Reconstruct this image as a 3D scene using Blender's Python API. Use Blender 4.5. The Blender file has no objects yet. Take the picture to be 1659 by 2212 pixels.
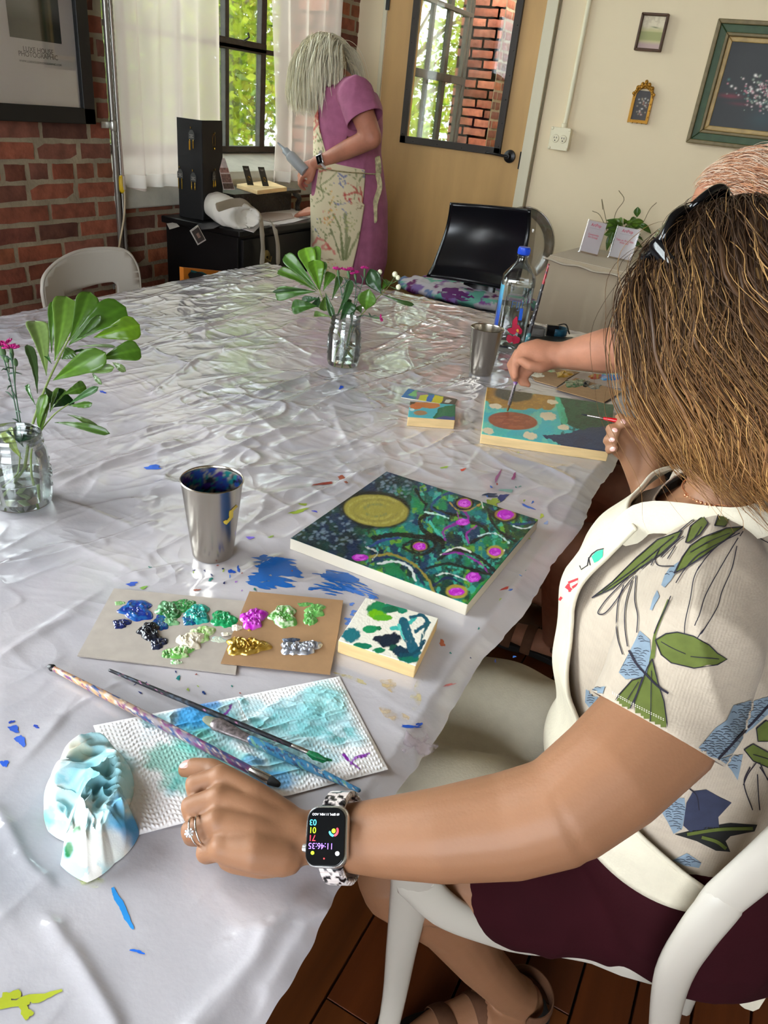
import bpy, bmesh, math, random
import numpy as np
from mathutils import Vector, Matrix
from mathutils.bvhtree import BVHTree
from mathutils.geometry import delaunay_2d_cdt
C = bpy.context.scene.collection
random.seed(5); RNG = np.random.default_rng(5)
PI = math.pi
# ---------------------------------------------------------------- camera
CX, CY, FPX, CAMZ = 829.5, 1106.0, 1601.65, 1.35
YAW, PITCH, ROLL = -0.434541871, 0.500990648, -0.114480661
_f = np.array([math.sin(YAW)*math.cos(PITCH), math.cos(YAW)*math.cos(PITCH), -math.sin(PITCH)])
_r = np.array([math.cos(YAW), -math.sin(YAW), 0.0]); _d = np.cross(_f, _r)
_c, _s = math.cos(ROLL), math.sin(ROLL)
RR = np.array([_c*_r+_s*_d, -_s*_r+_c*_d, _f])
CAM = np.array([0, 0, CAMZ])
cd = bpy.data.cameras.new('camera'); cam = bpy.data.objects.new('camera', cd); C.objects.link(cam)
cd.sensor_fit = 'HORIZONTAL'; cd.sensor_width = 36; cd.lens = 36*FPX/1659; cd.clip_start = .02; cd.clip_end = 200
_m = Matrix([[RR[0][i], -RR[1][i], -RR[2][i], CAM[i]] for i in range(3)]+[[0, 0, 0, 1]]); cam.matrix_world = _m
bpy.context.scene.camera = cam
# ---------------------------------------------------------------- world, sun, exposure
vs = bpy.context.scene.view_settings
vs.view_transform = 'Standard'; vs.look = 'None'; vs.gamma = 1; vs.use_curve_mapping = False
vs.exposure = 0.95
W = bpy.data.worlds.new('world'); bpy.context.scene.world = W; W.use_nodes = True
_n = W.node_tree.nodes; _n['Background'].inputs[0].default_value = (.86, .93, 1, 1); _n['Background'].inputs[1].default_value = 7.2
sd = bpy.data.lights.new('sun', 'SUN'); sun = bpy.data.objects.new('sun', sd); C.objects.link(sun)
sd.energy = 4.0; sd.angle = math.radians(2); sd.color = (1, .95, .86)
sun.rotation_euler = Vector((-.62, .12, -.78)).to_track_quat('-Z', 'Y').to_euler()   # comes from behind the building, over its roof
# daylight from the windows behind and beside the camera (real openings, out of the frame)
SKY = [((-2.6, -.45, 1.8), (1.7, 2.3), (0, -PI/2+.25, 0), 42),
       ((.2, -2.56, 1.85), (2.4, 1.5), (PI/2-.25, 0, 0), 5)]
for p, s, r, e in SKY:
    l = bpy.data.lights.new('window_daylight', 'AREA'); o = bpy.data.objects.new('window_daylight', l); C.objects.link(o)
    l.shape = 'RECTANGLE'; l.energy = e; l.color = (.94, .97, 1); l.size, l.size_y = s; o.location = p; o.rotation_euler = r
# portals in the window of the brick wall and in the glass of the door (they guide the skylight, they emit nothing)
for p, s, r in [((-2.80, 3.22, 1.8), (1.72, 1.65), (0, -PI/2, 0)), ((-1.85, 4.33, 1.65), (.6, 1.1), (-PI/2, 0, 0))]:
    l = bpy.data.lights.new('window_portal', 'AREA'); o = bpy.data.objects.new('window_portal', l); C.objects.link(o)
    l.shape = 'RECTANGLE'; l.size, l.size_y = s; l.cycles.is_portal = True; o.location = p; o.rotation_euler = r
# ---------------------------------------------------------------- pixel -> place helpers
def ray(x, y): return np.array([(x-CX)/FPX, (y-CY)/FPX, 1.0]) @ RR
def atz(x, y, z): v = ray(x, y); return v*((z-CAMZ)/v[2])+CAM
def atx(x, y, X): v = ray(x, y); return v*(X/v[0])+CAM
def aty(x, y, Y): v = ray(x, y); return v*(Y/v[1])+CAM
def pd(x, y, d): return ray(x, y)*d+CAM
def proj(P):
    c = (np.asarray(P, float)-CAM) @ RR.T
    return CX+FPX*c[..., 0]/c[..., 2], CY+FPX*c[..., 1]/c[..., 2]
def lin(c):
    c = np.asarray(c, float)/255.0
    return np.where(c <= .04045, c/12.92, ((c+.055)/1.055)**2.4)
def L4(c): return tuple(lin(c))+(1.0,)
def nrm(v): v = np.asarray(v, float); return v/(np.linalg.norm(v)+1e-12)
A = np.array
# ---------------------------------------------------------------- noise
def _hash(ix, iy, s):
    h = (ix.astype(np.int64)*374761393+iy.astype(np.int64)*668265263+s*1442695041) & 0xffffffff
    h = ((h ^ (h >> 13))*1274126177) & 0xffffffff
    return ((h ^ (h >> 16)) & 0xffff)/65535.0
def vn(x, y, s=0):
    x = np.asarray(x, float); y = np.asarray(y, float)
    ix = np.floor(x); iy = np.floor(y); fx = x-ix; fy = y-iy
    fx = fx*fx*fx*(fx*(fx*6-15)+10); fy = fy*fy*fy*(fy*(fy*6-15)+10)
    a = _hash(ix, iy, s); b = _hash(ix+1, iy, s); c = _hash(ix, iy+1, s); d = _hash(ix+1, iy+1, s)
    return (a*(1-fx)+b*fx)*(1-fy)+(c*(1-fx)+d*fx)*fy
def fbm(x, y, s=0, o=4):
    t = 0; a = .5; k = 0
    for i in range(o): t = t+a*vn(x*2**i+i*7.3, y*2**i-i*3.1, s+i); k += a; a *= .5
    return t/k
def sm(e0, e1, x): t = np.clip((x-e0)/(e1-e0+1e-9), 0, 1); return t*t*(3-2*t)
# ---------------------------------------------------------------- materials
MATS = {}
def M(name, col=(200, 200, 200), rough=.5, metal=0., attr=False, bump=(), trans=0., ior=1.45, coat=0., var=None, sheen=0., sss=0., spec=.5, alpha=1., emis=None, crough=.05, stretch=None):
    if name in MATS: return MATS[name]
    m = bpy.data.materials.new(name); m.use_nodes = True; nt = m.node_tree; N = nt.nodes; K = nt.links
    b = N['Principled BSDF']; I = b.inputs
    I['Base Color'].default_value = L4(col); I['Roughness'].default_value = rough; I['Metallic'].default_value = metal
    I['IOR'].default_value = ior; I['Transmission Weight'].default_value = trans; I['Coat Weight'].default_value = coat; I['Coat Roughness'].default_value = crough
    I['Sheen Weight'].default_value = sheen; I['Specular IOR Level'].default_value = spec; I['Alpha'].default_value = alpha
    if sss: I['Subsurface Weight'].default_value = sss; I['Subsurface Radius'].default_value = (.012, .005, .003); I['Subsurface Scale'].default_value = 1
    if emis: I['Emission Color'].default_value = L4(col); I['Emission Strength'].default_value = emis
    tc = N.new('ShaderNodeTexCoord'); src = tc.outputs['Object']
    if stretch:
        mp = N.new('ShaderNodeMapping'); mp.inputs['Scale'].default_value = stretch; K.new(src, mp.inputs[0]); src = mp.outputs[0]
    colout = None
    if attr:
        a = N.new('ShaderNodeAttribute'); a.attribute_name = 'Col'; colout = a.outputs['Color']
    if var:   # (scale, amount, detail)
        t = N.new('ShaderNodeTexNoise'); t.inputs['Scale'].default_value = var[0]; t.inputs['Detail'].default_value = 5; K.new(src, t.inputs['Vector'])
        mr = N.new('ShaderNodeMapRange'); mr.inputs['From Min'].default_value = .3; mr.inputs['From Max'].default_value = .7
        mr.inputs['To Min'].default_value = 1-var[1]; mr.inputs['To Max'].default_value = 1+var[1]; K.new(t.outputs[0], mr.inputs[0])
        mx = N.new('ShaderNodeVectorMath'); mx.operation = 'SCALE'
        if colout: K.new(colout, mx.inputs[0])
        else: mx.inputs[0].default_value = tuple(lin(col))
        K.new(mr.outputs[0], mx.inputs['Scale']); colout = mx.outputs[0]
    if colout: K.new(colout, I['Base Color'])
    prev = None
    for (kind, sc, st, di) in bump:
        if kind == 'n': t = N.new('ShaderNodeTexNoise'); t.inputs['Detail'].default_value = 4; o = t.outputs[0]
        elif kind == 'v': t = N.new('ShaderNodeTexVoronoi'); o = t.outputs['Distance']
        elif kind == 'c': t = N.new('ShaderNodeTexVoronoi'); t.feature = 'DISTANCE_TO_EDGE'; o = t.outputs['Distance']
        else: t = N.new('ShaderNodeTexWave'); t.inputs['Distortion'].default_value = 2; o = t.outputs[0]
        t.inputs['Scale'].default_value = sc; K.new(src, t.inputs['Vector'])
        bp = N.new('ShaderNodeBump'); bp.inputs['Strength'].default_value = st; bp.inputs['Distance'].default_value = di
        K.new(o, bp.inputs['Height'])
        if prev: K.new(prev, bp.inputs['Normal'])
        prev = bp.outputs[0]
    if prev: K.new(prev, I['Normal'])
    MATS[name] = m; return m
def mix_mat(name, col, t_transp, t_transl, rough=.8, attr=False):
    """thin cloth or film: diffuse + translucent + see-through"""
    if name in MATS: return MATS[name]
    m = bpy.data.materials.new(name); m.use_nodes = True; nt = m.node_tree; N = nt.nodes; K = nt.links; N.remove(N['Principled BSDF'])
    out = N['Material Output']
    d = N.new('ShaderNodeBsdfDiffuse'); t = N.new('ShaderNodeBsdfTranslucent'); p = N.new('ShaderNodeBsdfTransparent')
    for q in (d, t): q.inputs[0].default_value = L4(col)
    a = N.new('ShaderNodeMixShader'); a.inputs[0].default_value = t_transl; K.new(d.outputs[0], a.inputs[1]); K.new(t.outputs[0], a.inputs[2])
    b = N.new('ShaderNodeMixShader'); b.inputs[0].default_value = t_transp; K.new(a.outputs[0], b.inputs[1]); K.new(p.outputs[0], b.inputs[2])
    K.new(b.outputs[0], out.inputs[0]); MATS[name] = m; return m
def pane_mat(name, tint=(1, 1, 1), refl=.08, fres=True, rough=.02):
    """thin clear sheet: mostly straight see-through with a mirror-like share"""
    if name in MATS: return MATS[name]
    m = bpy.data.materials.new(name); m.use_nodes = True; nt = m.node_tree; N = nt.nodes; K = nt.links; N.remove(N['Principled BSDF'])
    g = N.new('ShaderNodeBsdfGlossy'); g.inputs['Roughness'].default_value = rough
    p = N.new('ShaderNodeBsdfTransparent'); p.inputs[0].default_value = tuple(tint)+(1,)
    x = N.new('ShaderNodeMixShader'); fr = N.new('ShaderNodeFresnel'); fr.inputs[0].default_value = 1.45
    mr = N.new('ShaderNodeMath'); mr.operation = 'MULTIPLY_ADD'; mr.inputs[1].default_value = .8; mr.inputs[2].default_value = refl-.035; mr.use_clamp = True
    K.new(fr.outputs[0], mr.inputs[0]); K.new(mr.outputs[0], x.inputs[0]); K.new(p.outputs[0], x.inputs[1]); K.new(g.outputs[0], x.inputs[2])
    K.new(x.outputs[0], N['Material Output'].inputs[0]); MATS[name] = m; return m
# ---------------------------------------------------------------- mesh building
def frame_from(t, ref=None):
    t = nrm(t); r = A([0, 0, 1.]) if ref is None else nrm(ref)
    if abs(t @ r) > .97: r = A([1., 0, 0]) if abs(t[0]) < .9 else A([0, 1., 0])
    a = nrm(np.cross(r, t)); b = np.cross(t, a); return a, b
class MB:
    def __init__(s): s.v = []; s.f = []; s.c = []; s.n = 0
    def add(s, v, f, col=None):
        v = np.asarray(v, float).reshape(-1, 3); s.v.append(v); k = s.n
        s.f.extend([tuple(i+k for i in q) for q in f]); s.n += len(v)
        if col is None: s.c.append(np.ones((len(v), 3)))
        else:
            c = np.asarray(col, float); s.c.append(np.tile(c, (len(v), 1)) if c.ndim == 1 else c)
        return s
    def box(s, c, size, R=None, col=None):
        q = A([[x, y, z] for x in (-.5, .5) for y in (-.5, .5) for z in (-.5, .5)])*A(size)
        if R is not None: q = q @ A(R)        # rows of R are the box axes
        return s.add(q+A(c), [(0, 1, 3, 2), (4, 6, 7, 5), (0, 4, 5, 1), (2, 3, 7, 6), (0, 2, 6, 4), (1, 5, 7, 3)], col)
    def box2(s, a, b, col=None): a = A(a); b = A(b); return s.box((a+b)/2, abs(b-a), None, col)
    def tube(s, pts, rad, seg=10, flat=None, ref=None, caps=True, col=None):
        """flat: thickness ratio across ref; rad scalar or list; hemispherical ends when caps"""
        P = [A(p, dtype=float) for p in pts]; n = len(P); r = [rad]*n if np.isscalar(rad) else list(rad)
        fl = [flat]*n if (flat is None or np.isscalar(flat)) else list(flat)
        T = [nrm((P[min(i+1, n-1)]-P[max(i-1, 0)])) for i in range(n)]
        rings = []; a, b = frame_from(T[0], ref)
        for i in range(n):
            if ref is not None: a, b = frame_from(T[i], ref)
            else: a = nrm(a-T[i]*(a @ T[i])); b = np.cross(T[i], a)
            rings.append((P[i], r[i], a, b, T[i], fl[i] or 1))
        full = []
        if caps:
            for k in (0.15, .55): q = rings[0]; full.append((q[0]-q[4]*q[1]*math.cos(k*PI/2), q[1]*math.sin(k*PI/2), q[2], q[3], q[5]))
        for q in rings: full.append((q[0], q[1], q[2], q[3], q[5]))
        if caps:
            for k in (.55, .15): q = rings[-1]; full.append((q[0]+q[4]*q[1]*math.cos(k*PI/2), q[1]*math.sin(k*PI/2), q[2], q[3], q[5]))
        ang = np.arange(seg)*2*PI/seg; V = []; F = []
        for (p, rr, a, b, f_) in full: V.append(p+rr*(np.cos(ang)[:, None]*a+np.sin(ang)[:, None]*b*f_))
        m = len(full)
        for i in range(m-1):
            for j in range(seg): k = (j+1) % seg; F.append((i*seg+j, i*seg+k, (i+1)*seg+k, (i+1)*seg+j))
        F.append(tuple(range(seg))[::-1]); F.append(tuple((m-1)*seg+j for j in range(seg)))
        if col is not None:
            c = np.asarray(col, float)
            if c.ndim == 2:
                full_i = ([0, 0] if caps else [])+list(range(n))+([n-1, n-1] if caps else []); col = np.repeat(c[full_i], seg, axis=0)
        return s.add(np.concatenate(V), F, col)
    def loft(s, secs, seg=24, caps=True, col=None):
        """secs: (centre, axis_a, axis_b) ellipses"""
        ang = np.arange(seg)*2*PI/seg; V = []; F = []; m = len(secs)
        for (p, a, b) in secs: V.append(A(p)+np.cos(ang)[:, None]*A(a)+np.sin(ang)[:, None]*A(b))
        for i in range(m-1):
            for j in range(seg): k = (j+1) % seg; F.append((i*seg+j, i*seg+k, (i+1)*seg+k, (i+1)*seg+j))
        if caps: F.append(tuple(range(seg))[::-1]); F.append(tuple((m-1)*seg+j for j in range(seg)))
        return s.add(np.concatenate(V), F, col)
    def lathe(s, prof, o=(0, 0, 0), seg=40, ax=(0, 0, 1), col=None):
        a, b = frame_from(ax); ax = nrm(ax); ang = np.arange(seg)*2*PI/seg; V = []; F = []; m = len(prof)
        for (r, z) in prof: V.append(A(o)+ax*z+max(r, 1e-5)*(np.cos(ang)[:, None]*a+np.sin(ang)[:, None]*b))
        for i in range(m-1):
            for j in range(seg): k = (j+1) % seg; F.append((i*seg+j, i*seg+k, (i+1)*seg+k, (i+1)*seg+j))
        return s.add(np.concatenate(V), F, col)
    def ell(s, c, r, R=None, seg=20, rings=12, col=None):
        V = []; F = []
        r = A([r]*3 if np.isscalar(r) else r); R = np.eye(3) if R is None else A(R)
        for i in range(rings+1):
            t = PI*(i+.0)/rings; t = min(max(t, .02), PI-.02)
            for j in range(seg): p = 2*PI*j/seg; V.append([math.sin(t)*math.cos(p), math.sin(t)*math.sin(p), math.cos(t)])
        for i in range(rings):
            for j in range(seg): k = (j+1) % seg; F.append((i*seg+j, (i+1)*seg+j, (i+1)*seg+k, i*seg+k))
        F.append(tuple(range(seg))); F.append(tuple(rings*seg+j for j in range(seg))[::-1])
        return s.add((A(V)*r) @ R+A(c), F, col)
    def prism(s, poly, off, col=None):
        """poly: 3D loop, extruded by vector off"""
        P = A(poly, dtype=float); n = len(P); V = np.concatenate([P, P+A(off)])
        F = [tuple(range(n))[::-1], tuple(range(n, 2*n))]+[(i, (i+1) % n, n+(i+1) % n, n+i) for i in range(n)]
        return s.add(V, F, col)
    def sheet(s, G, col=None, closed=False):
        """G: (n,m,3) grid"""
        n, m = G.shape[:2]; i = np.arange(n*m).reshape(n, m)
        F = np.stack([i[:-1, :-1], i[1:, :-1], i[1:, 1:], i[:-1, 1:]], -1).reshape(-1, 4)
        if closed: F = np.concatenate([F, np.stack([i[:-1, -1], i[1:, -1], i[1:, 0], i[:-1, 0]], -1)])
        return s.add(G.reshape(-1, 3), F.tolist(), None if col is None else np.asarray(col, float).reshape(-1, 3) if np.asarray(col).ndim > 1 else col)
def link_mesh(name, me, mat, parent=None, smooth=True, mods=()):
    o = bpy.data.objects.new(name, me); C.objects.link(o)
    if mat is not None: me.materials.append(mat)
    if smooth: me.polygons.foreach_set('use_smooth', [True]*len(me.polygons))
    if parent is not None:
        o.parent = parent; o.matrix_parent_inverse = Matrix.Translation(parent.location).inverted() if False else Matrix()
        if parent.location.length > 0 or parent.rotation_euler.z: o.matrix_parent_inverse = parent.matrix_basis.inverted()
    for md in mods:
        x = o.modifiers.new(md[0], md[0])
        for k, v in md[1].items(): setattr(x, k, v)
    return o
def tomesh(mb, name='m'):
    me = bpy.data.meshes.new(name); V = np.concatenate(mb.v); me.from_pydata(V.tolist(), [], mb.f)
    c = np.concatenate(mb.c)
    if not np.all(c == 1):
        at = me.color_attributes.new('Col', 'FLOAT_COLOR', 'POINT'); at.data.foreach_set('color', np.concatenate([c, np.ones((len(c), 1))], 1).ravel())
    return me
def obj(name, mb, mat, parent=None, smooth=True, bevel=0, sub=0, solid=0, wn=False):
    me = tomesh(mb, name); mods = []
    bm = bmesh.new(); bm.from_mesh(me)
    if solid == 0: bmesh.ops.recalc_face_normals(bm, faces=bm.faces)
    bm.to_mesh(me); bm.free()
    if solid: mods.append(('SOLIDIFY', dict(thickness=solid, offset=0)))
    if bevel: mods.append(('BEVEL', dict(width=bevel, segments=3, limit_method='ANGLE', angle_limit=.7)))
    if sub: mods.append(('SUBSURF', dict(levels=sub, render_levels=sub)))
    o = link_mesh(name, me, mat, parent, smooth, mods)
    if bevel and smooth: me.set_sharp_from_angle(angle=.6) if hasattr(me, 'set_sharp_from_angle') else None
    elif smooth and not sub:
        try: me.set_sharp_from_angle(angle=.9)
        except Exception: pass
    return o
def tag(o, label=None, cat=None, group=None, kind=None):
    if label: o['label'] = label
    if cat: o['category'] = cat
    if group: o['group'] = group
    if kind: o['kind'] = kind
    return o
def thing(name, label, cat, loc=(0, 0, 0), group=None):
    o = bpy.data.objects.new(name, None); C.objects.link(o); o.empty_display_size = .05
    o.location = [float(q) for q in loc]; return tag(o, label, cat, group)
def struct(o): o['kind'] = 'structure'; return o
def organic(name, mb, mat, parent=None, voxel=.004, smooth=6, cuts=(), solid=0, disp=None, sub=0, fac=.5):
    """union of overlapping closed shapes -> one continuous surface, baked to a plain mesh"""
    me = tomesh(mb, name); o = bpy.data.objects.new(name, me); C.objects.link(o)
    r = o.modifiers.new('r', 'REMESH'); r.mode = 'VOXEL'; r.voxel_size = voxel
    if smooth: s = o.modifiers.new('s', 'SMOOTH'); s.factor = fac; s.iterations = smooth
    dg = bpy.context.evaluated_depsgraph_get(); dg.update()
    me2 = bpy.data.meshes.new_from_object(o.evaluated_get(dg)); bpy.data.objects.remove(o); me2.name = name
    if cuts or disp:
        bm = bmesh.new(); bm.from_mesh(me2)
        for (co, no) in cuts: bmesh.ops.bisect_plane(bm, geom=bm.verts[:]+bm.edges[:]+bm.faces[:], plane_co=[float(q) for q in co], plane_no=[float(q) for q in no], clear_outer=True)
        bm.to_mesh(me2); bm.free()
    if disp is not None:
        n = len(me2.vertices); V = np.empty(n*3); me2.vertices.foreach_get('co', V); V = V.reshape(-1, 3)
        Nn = np.empty(n*3); me2.vertices.foreach_get('normal', Nn); Nn = Nn.reshape(-1, 3)
        V = disp(V, Nn); me2.vertices.foreach_set('co', V.ravel()); me2.update()
    me2.materials.clear()
    mods = [('SOLIDIFY', dict(thickness=solid, offset=-1))] if solid else []
    if sub: mods.append(('SUBSURF', dict(levels=sub, render_levels=sub)))
    return link_mesh(name, me2, mat, parent, True, mods)
def vcol(o, fn):
    me = o.data; n = len(me.vertices); V = np.empty(n*3); me.vertices.foreach_get('co', V); V = V.reshape(-1, 3)
    c = fn(V); at = me.color_attributes.new('Col', 'FLOAT_COLOR', 'POINT')
    at.data.foreach_set('color', np.concatenate([c, np.ones((n, 1))], 1).ravel())
def bvh_of(*os_):
    V = []; F = []
    for o in os_:
        k = len(V); V += [v.co.copy() for v in o.data.vertices]; F += [tuple(i+k for i in p.vertices) for p in o.data.polygons]
    return BVHTree.FromPolygons(V, F)
def decal(mb, poly, hit, step=6, off=.0007, col=None):
    """print a px-outlined shape onto a surface: every point of it is dropped on the surface itself"""
    P = [Vector((float(a), float(b))) for a, b in poly]; n = len(P)
    xs = [p.x for p in P]; ys = [p.y for p in P]; pts = list(P)
    def inside(x, y):
        c = False; j = n-1
        for i in range(n):
            if (P[i].y > y) != (P[j].y > y) and x < (P[j].x-P[i].x)*(y-P[i].y)/(P[j].y-P[i].y)+P[i].x: c = not c
            j = i
        return c
    x = min(xs)+step/2
    while x < max(xs):
        y = min(ys)+step/2
        while y < max(ys):
            if inside(x, y): pts.append(Vector((x, y)))
            y += step
        x += step
    try: r = delaunay_2d_cdt(pts, [(i, (i+1) % n) for i in range(n)], [list(range(n))], 1, .01)
    except Exception: return
    V = []; ok = []
    for q in r[0]:
        h = hit(q.x, q.y)
        ok.append(h is not None); V.append(A([0, 0, 0.]) if h is None else A(h[0])+A(h[1])*off)
    if not V: return
    V = A(V); F = []
    for t in r[2]:
        if all(ok[i] for i in t):
            d = max(np.linalg.norm(V[t[i]]-V[t[i-1]]) for i in range(len(t)))
            if d < .05: F.append(tuple(t))
    if F: mb.add(V, F, col)
def bvh_hit(b):
    def h(x, y):
        d = ray(x, y); r = b.ray_cast(Vector(CAM), Vector(d).normalized())
        if r[0] is None: return None
        n = r[1] if r[1].dot(Vector(d)) < 0 else -r[1]
        return tuple(r[0]), tuple(n)
    return h
def plane_hit(z):
    return lambda x, y: (tuple(atz(x, y, z)), (0, 0, 1))
def ribbon(pts, w):
    """px polyline -> px outline; w scalar or list"""
    P = [A(p, dtype=float) for p in pts]; n = len(P); w = [w]*n if np.isscalar(w) else w; Lf = []; Rt = []
    for i in range(n):
        t = nrm(P[min(i+1, n-1)]-P[max(i-1, 0)]); q = A([-t[1], t[0]]); Lf.append(P[i]+q*w[i]/2); Rt.append(P[i]-q*w[i]/2)
    return Lf+Rt[::-1]
def spline(pts, n=8):
    P = [A(p, dtype=float) for p in pts]; P = [2*P[0]-P[1]]+P+[2*P[-1]-P[-2]]; out = []
    for i in range(1, len(P)-2):
        for k in range(n):
            t = k/n; out.append(.5*((2*P[i])+(-P[i-1]+P[i+1])*t+(2*P[i-1]-5*P[i]+4*P[i+1]-P[i+2])*t*t+(-P[i-1]+3*P[i]-3*P[i+1]+P[i+2])*t**3))
    out.append(P[-2]); return out
def blob(x, y, rx, ry, ang=0, k=16, rag=.18, seed=0):
    r = random.Random(seed); ca, sa = math.cos(ang), math.sin(ang); o = []
    ph = [r.uniform(0, 6) for _ in range(4)]
    for i in range(k):
        t = 2*PI*i/k; q = 1+rag*(math.sin(2*t+ph[0])+.7*math.sin(3*t+ph[1])+.6*math.sin(5*t+ph[2]))
        u = rx*q*math.cos(t); v = ry*q*math.sin(t); o.append((x+u*ca-v*sa, y+u*sa+v*ca))
    return o
def text(s, size, o, ax, up, mat, parent, name='lettering', depth=.0004, align='LEFT', space=1.0, col=None):
    cu = bpy.data.curves.new(name, 'FONT'); cu.body = s; cu.size = size; cu.extrude = depth/2; cu.align_x = align; cu.space_line = space
    t = bpy.data.objects.new(name, cu); C.objects.link(t); dg = bpy.context.evaluated_depsgraph_get(); dg.update()
    me = bpy.data.meshes.new_from_object(t.evaluated_get(dg)); bpy.data.objects.remove(t)
    ax = nrm(ax); up = nrm(A(up)-ax*(A(up) @ ax)); nn = np.cross(ax, up)
    n = len(me.vertices); V = np.empty(n*3); me.vertices.foreach_get('co', V); V = V.reshape(-1, 3)
    V = A(o)+V[:, :1]*ax+V[:, 1:2]*up+V[:, 2:]*nn; me.vertices.foreach_set('co', V.ravel()); me.update(); me.materials.clear()
    return link_mesh(name, me, mat, parent, False)
def copy_tree(o, parent=None):
    c = o.copy(); C.objects.link(c); c.parent = parent
    for ch in [q for q in bpy.data.objects if q.parent == o]: copy_tree(ch, c)
    return c
class Paint:
    """fills per-vertex colours of a surface with brush marks given in px"""
    def __init__(s, V, base): s.x, s.y = proj(V); s.c = np.tile(lin(base), (len(V), 1))
    def tr(s, p): return p
    def blend(s, m, col): s.c += np.clip(m, 0, 1)[:, None]*(lin(col)-s.c)
    def ell(s, x, y, rx, ry, col, soft=.12, ang=0, rag=.1, seed=0, a=1):
        ca, sa = math.cos(ang), math.sin(ang); u = ((s.x-x)*ca+(s.y-y)*sa)/rx; v = (-(s.x-x)*sa+(s.y-y)*ca)/ry
        r = np.hypot(u, v)+rag*(fbm(s.x/max(rx, ry)*2.2+seed, s.y/max(rx, ry)*2.2, seed, 3)-.5)*2
        s.blend(a*sm(1+soft, 1-soft, r), col)
    def line(s, pts, w, col, streak=0, seed=0, a=1, soft=1.2):
        P = [A(p, dtype=float) for p in spline(pts, 5)] if len(pts) > 2 else [A(p, dtype=float) for p in pts]
        best = np.full(len(s.x), 1e9)
        for p, q in zip(P[:-1], P[1:]):
            d = q-p; L = d @ d+1e-9; t = np.clip(((s.x-p[0])*d[0]+(s.y-p[1])*d[1])/L, 0, 1)
            best = np.minimum(best, np.hypot(s.x-p[0]-t*d[0], s.y-p[1]-t*d[1]))
        m = sm(w/2+soft, w/2-soft, best+1.5*(vn(s.x/5, s.y/5, seed)-.5)*2)
        if streak: m = m*sm(streak-.15, streak+.15, fbm(s.x/3+seed, s.y/9, seed, 3)+.25)
        s.blend(a*m, col)
    def wash(s, col, sc, th, seed=0, a=1, sx=1, sy=1, mask=None):
        m = sm(th-.06, th+.06, fbm(s.x/sc*sx, s.y/sc*sy, seed, 4))*a
        s.blend(m if mask is None else m*mask, col)
    def poly(s, P, col, a=1, rag=2, seed=0):
        x = s.x+rag*2*(fbm(s.x/9, s.y/9, seed, 2)-.5); y = s.y+rag*2*(fbm(s.x/9+9, s.y/9, seed+5, 2)-.5)
        c = np.zeros(len(x), bool); j = len(P)-1
        for i in range(len(P)):
            (xi, yi), (xj, yj) = P[i], P[j]
            if yi != yj: c ^= ((yi > y) != (yj > y)) & (x < (xj-xi)*(y-yi)/(yj-yi)+xi)
            j = i
        s.blend(c*a, col)
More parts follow.
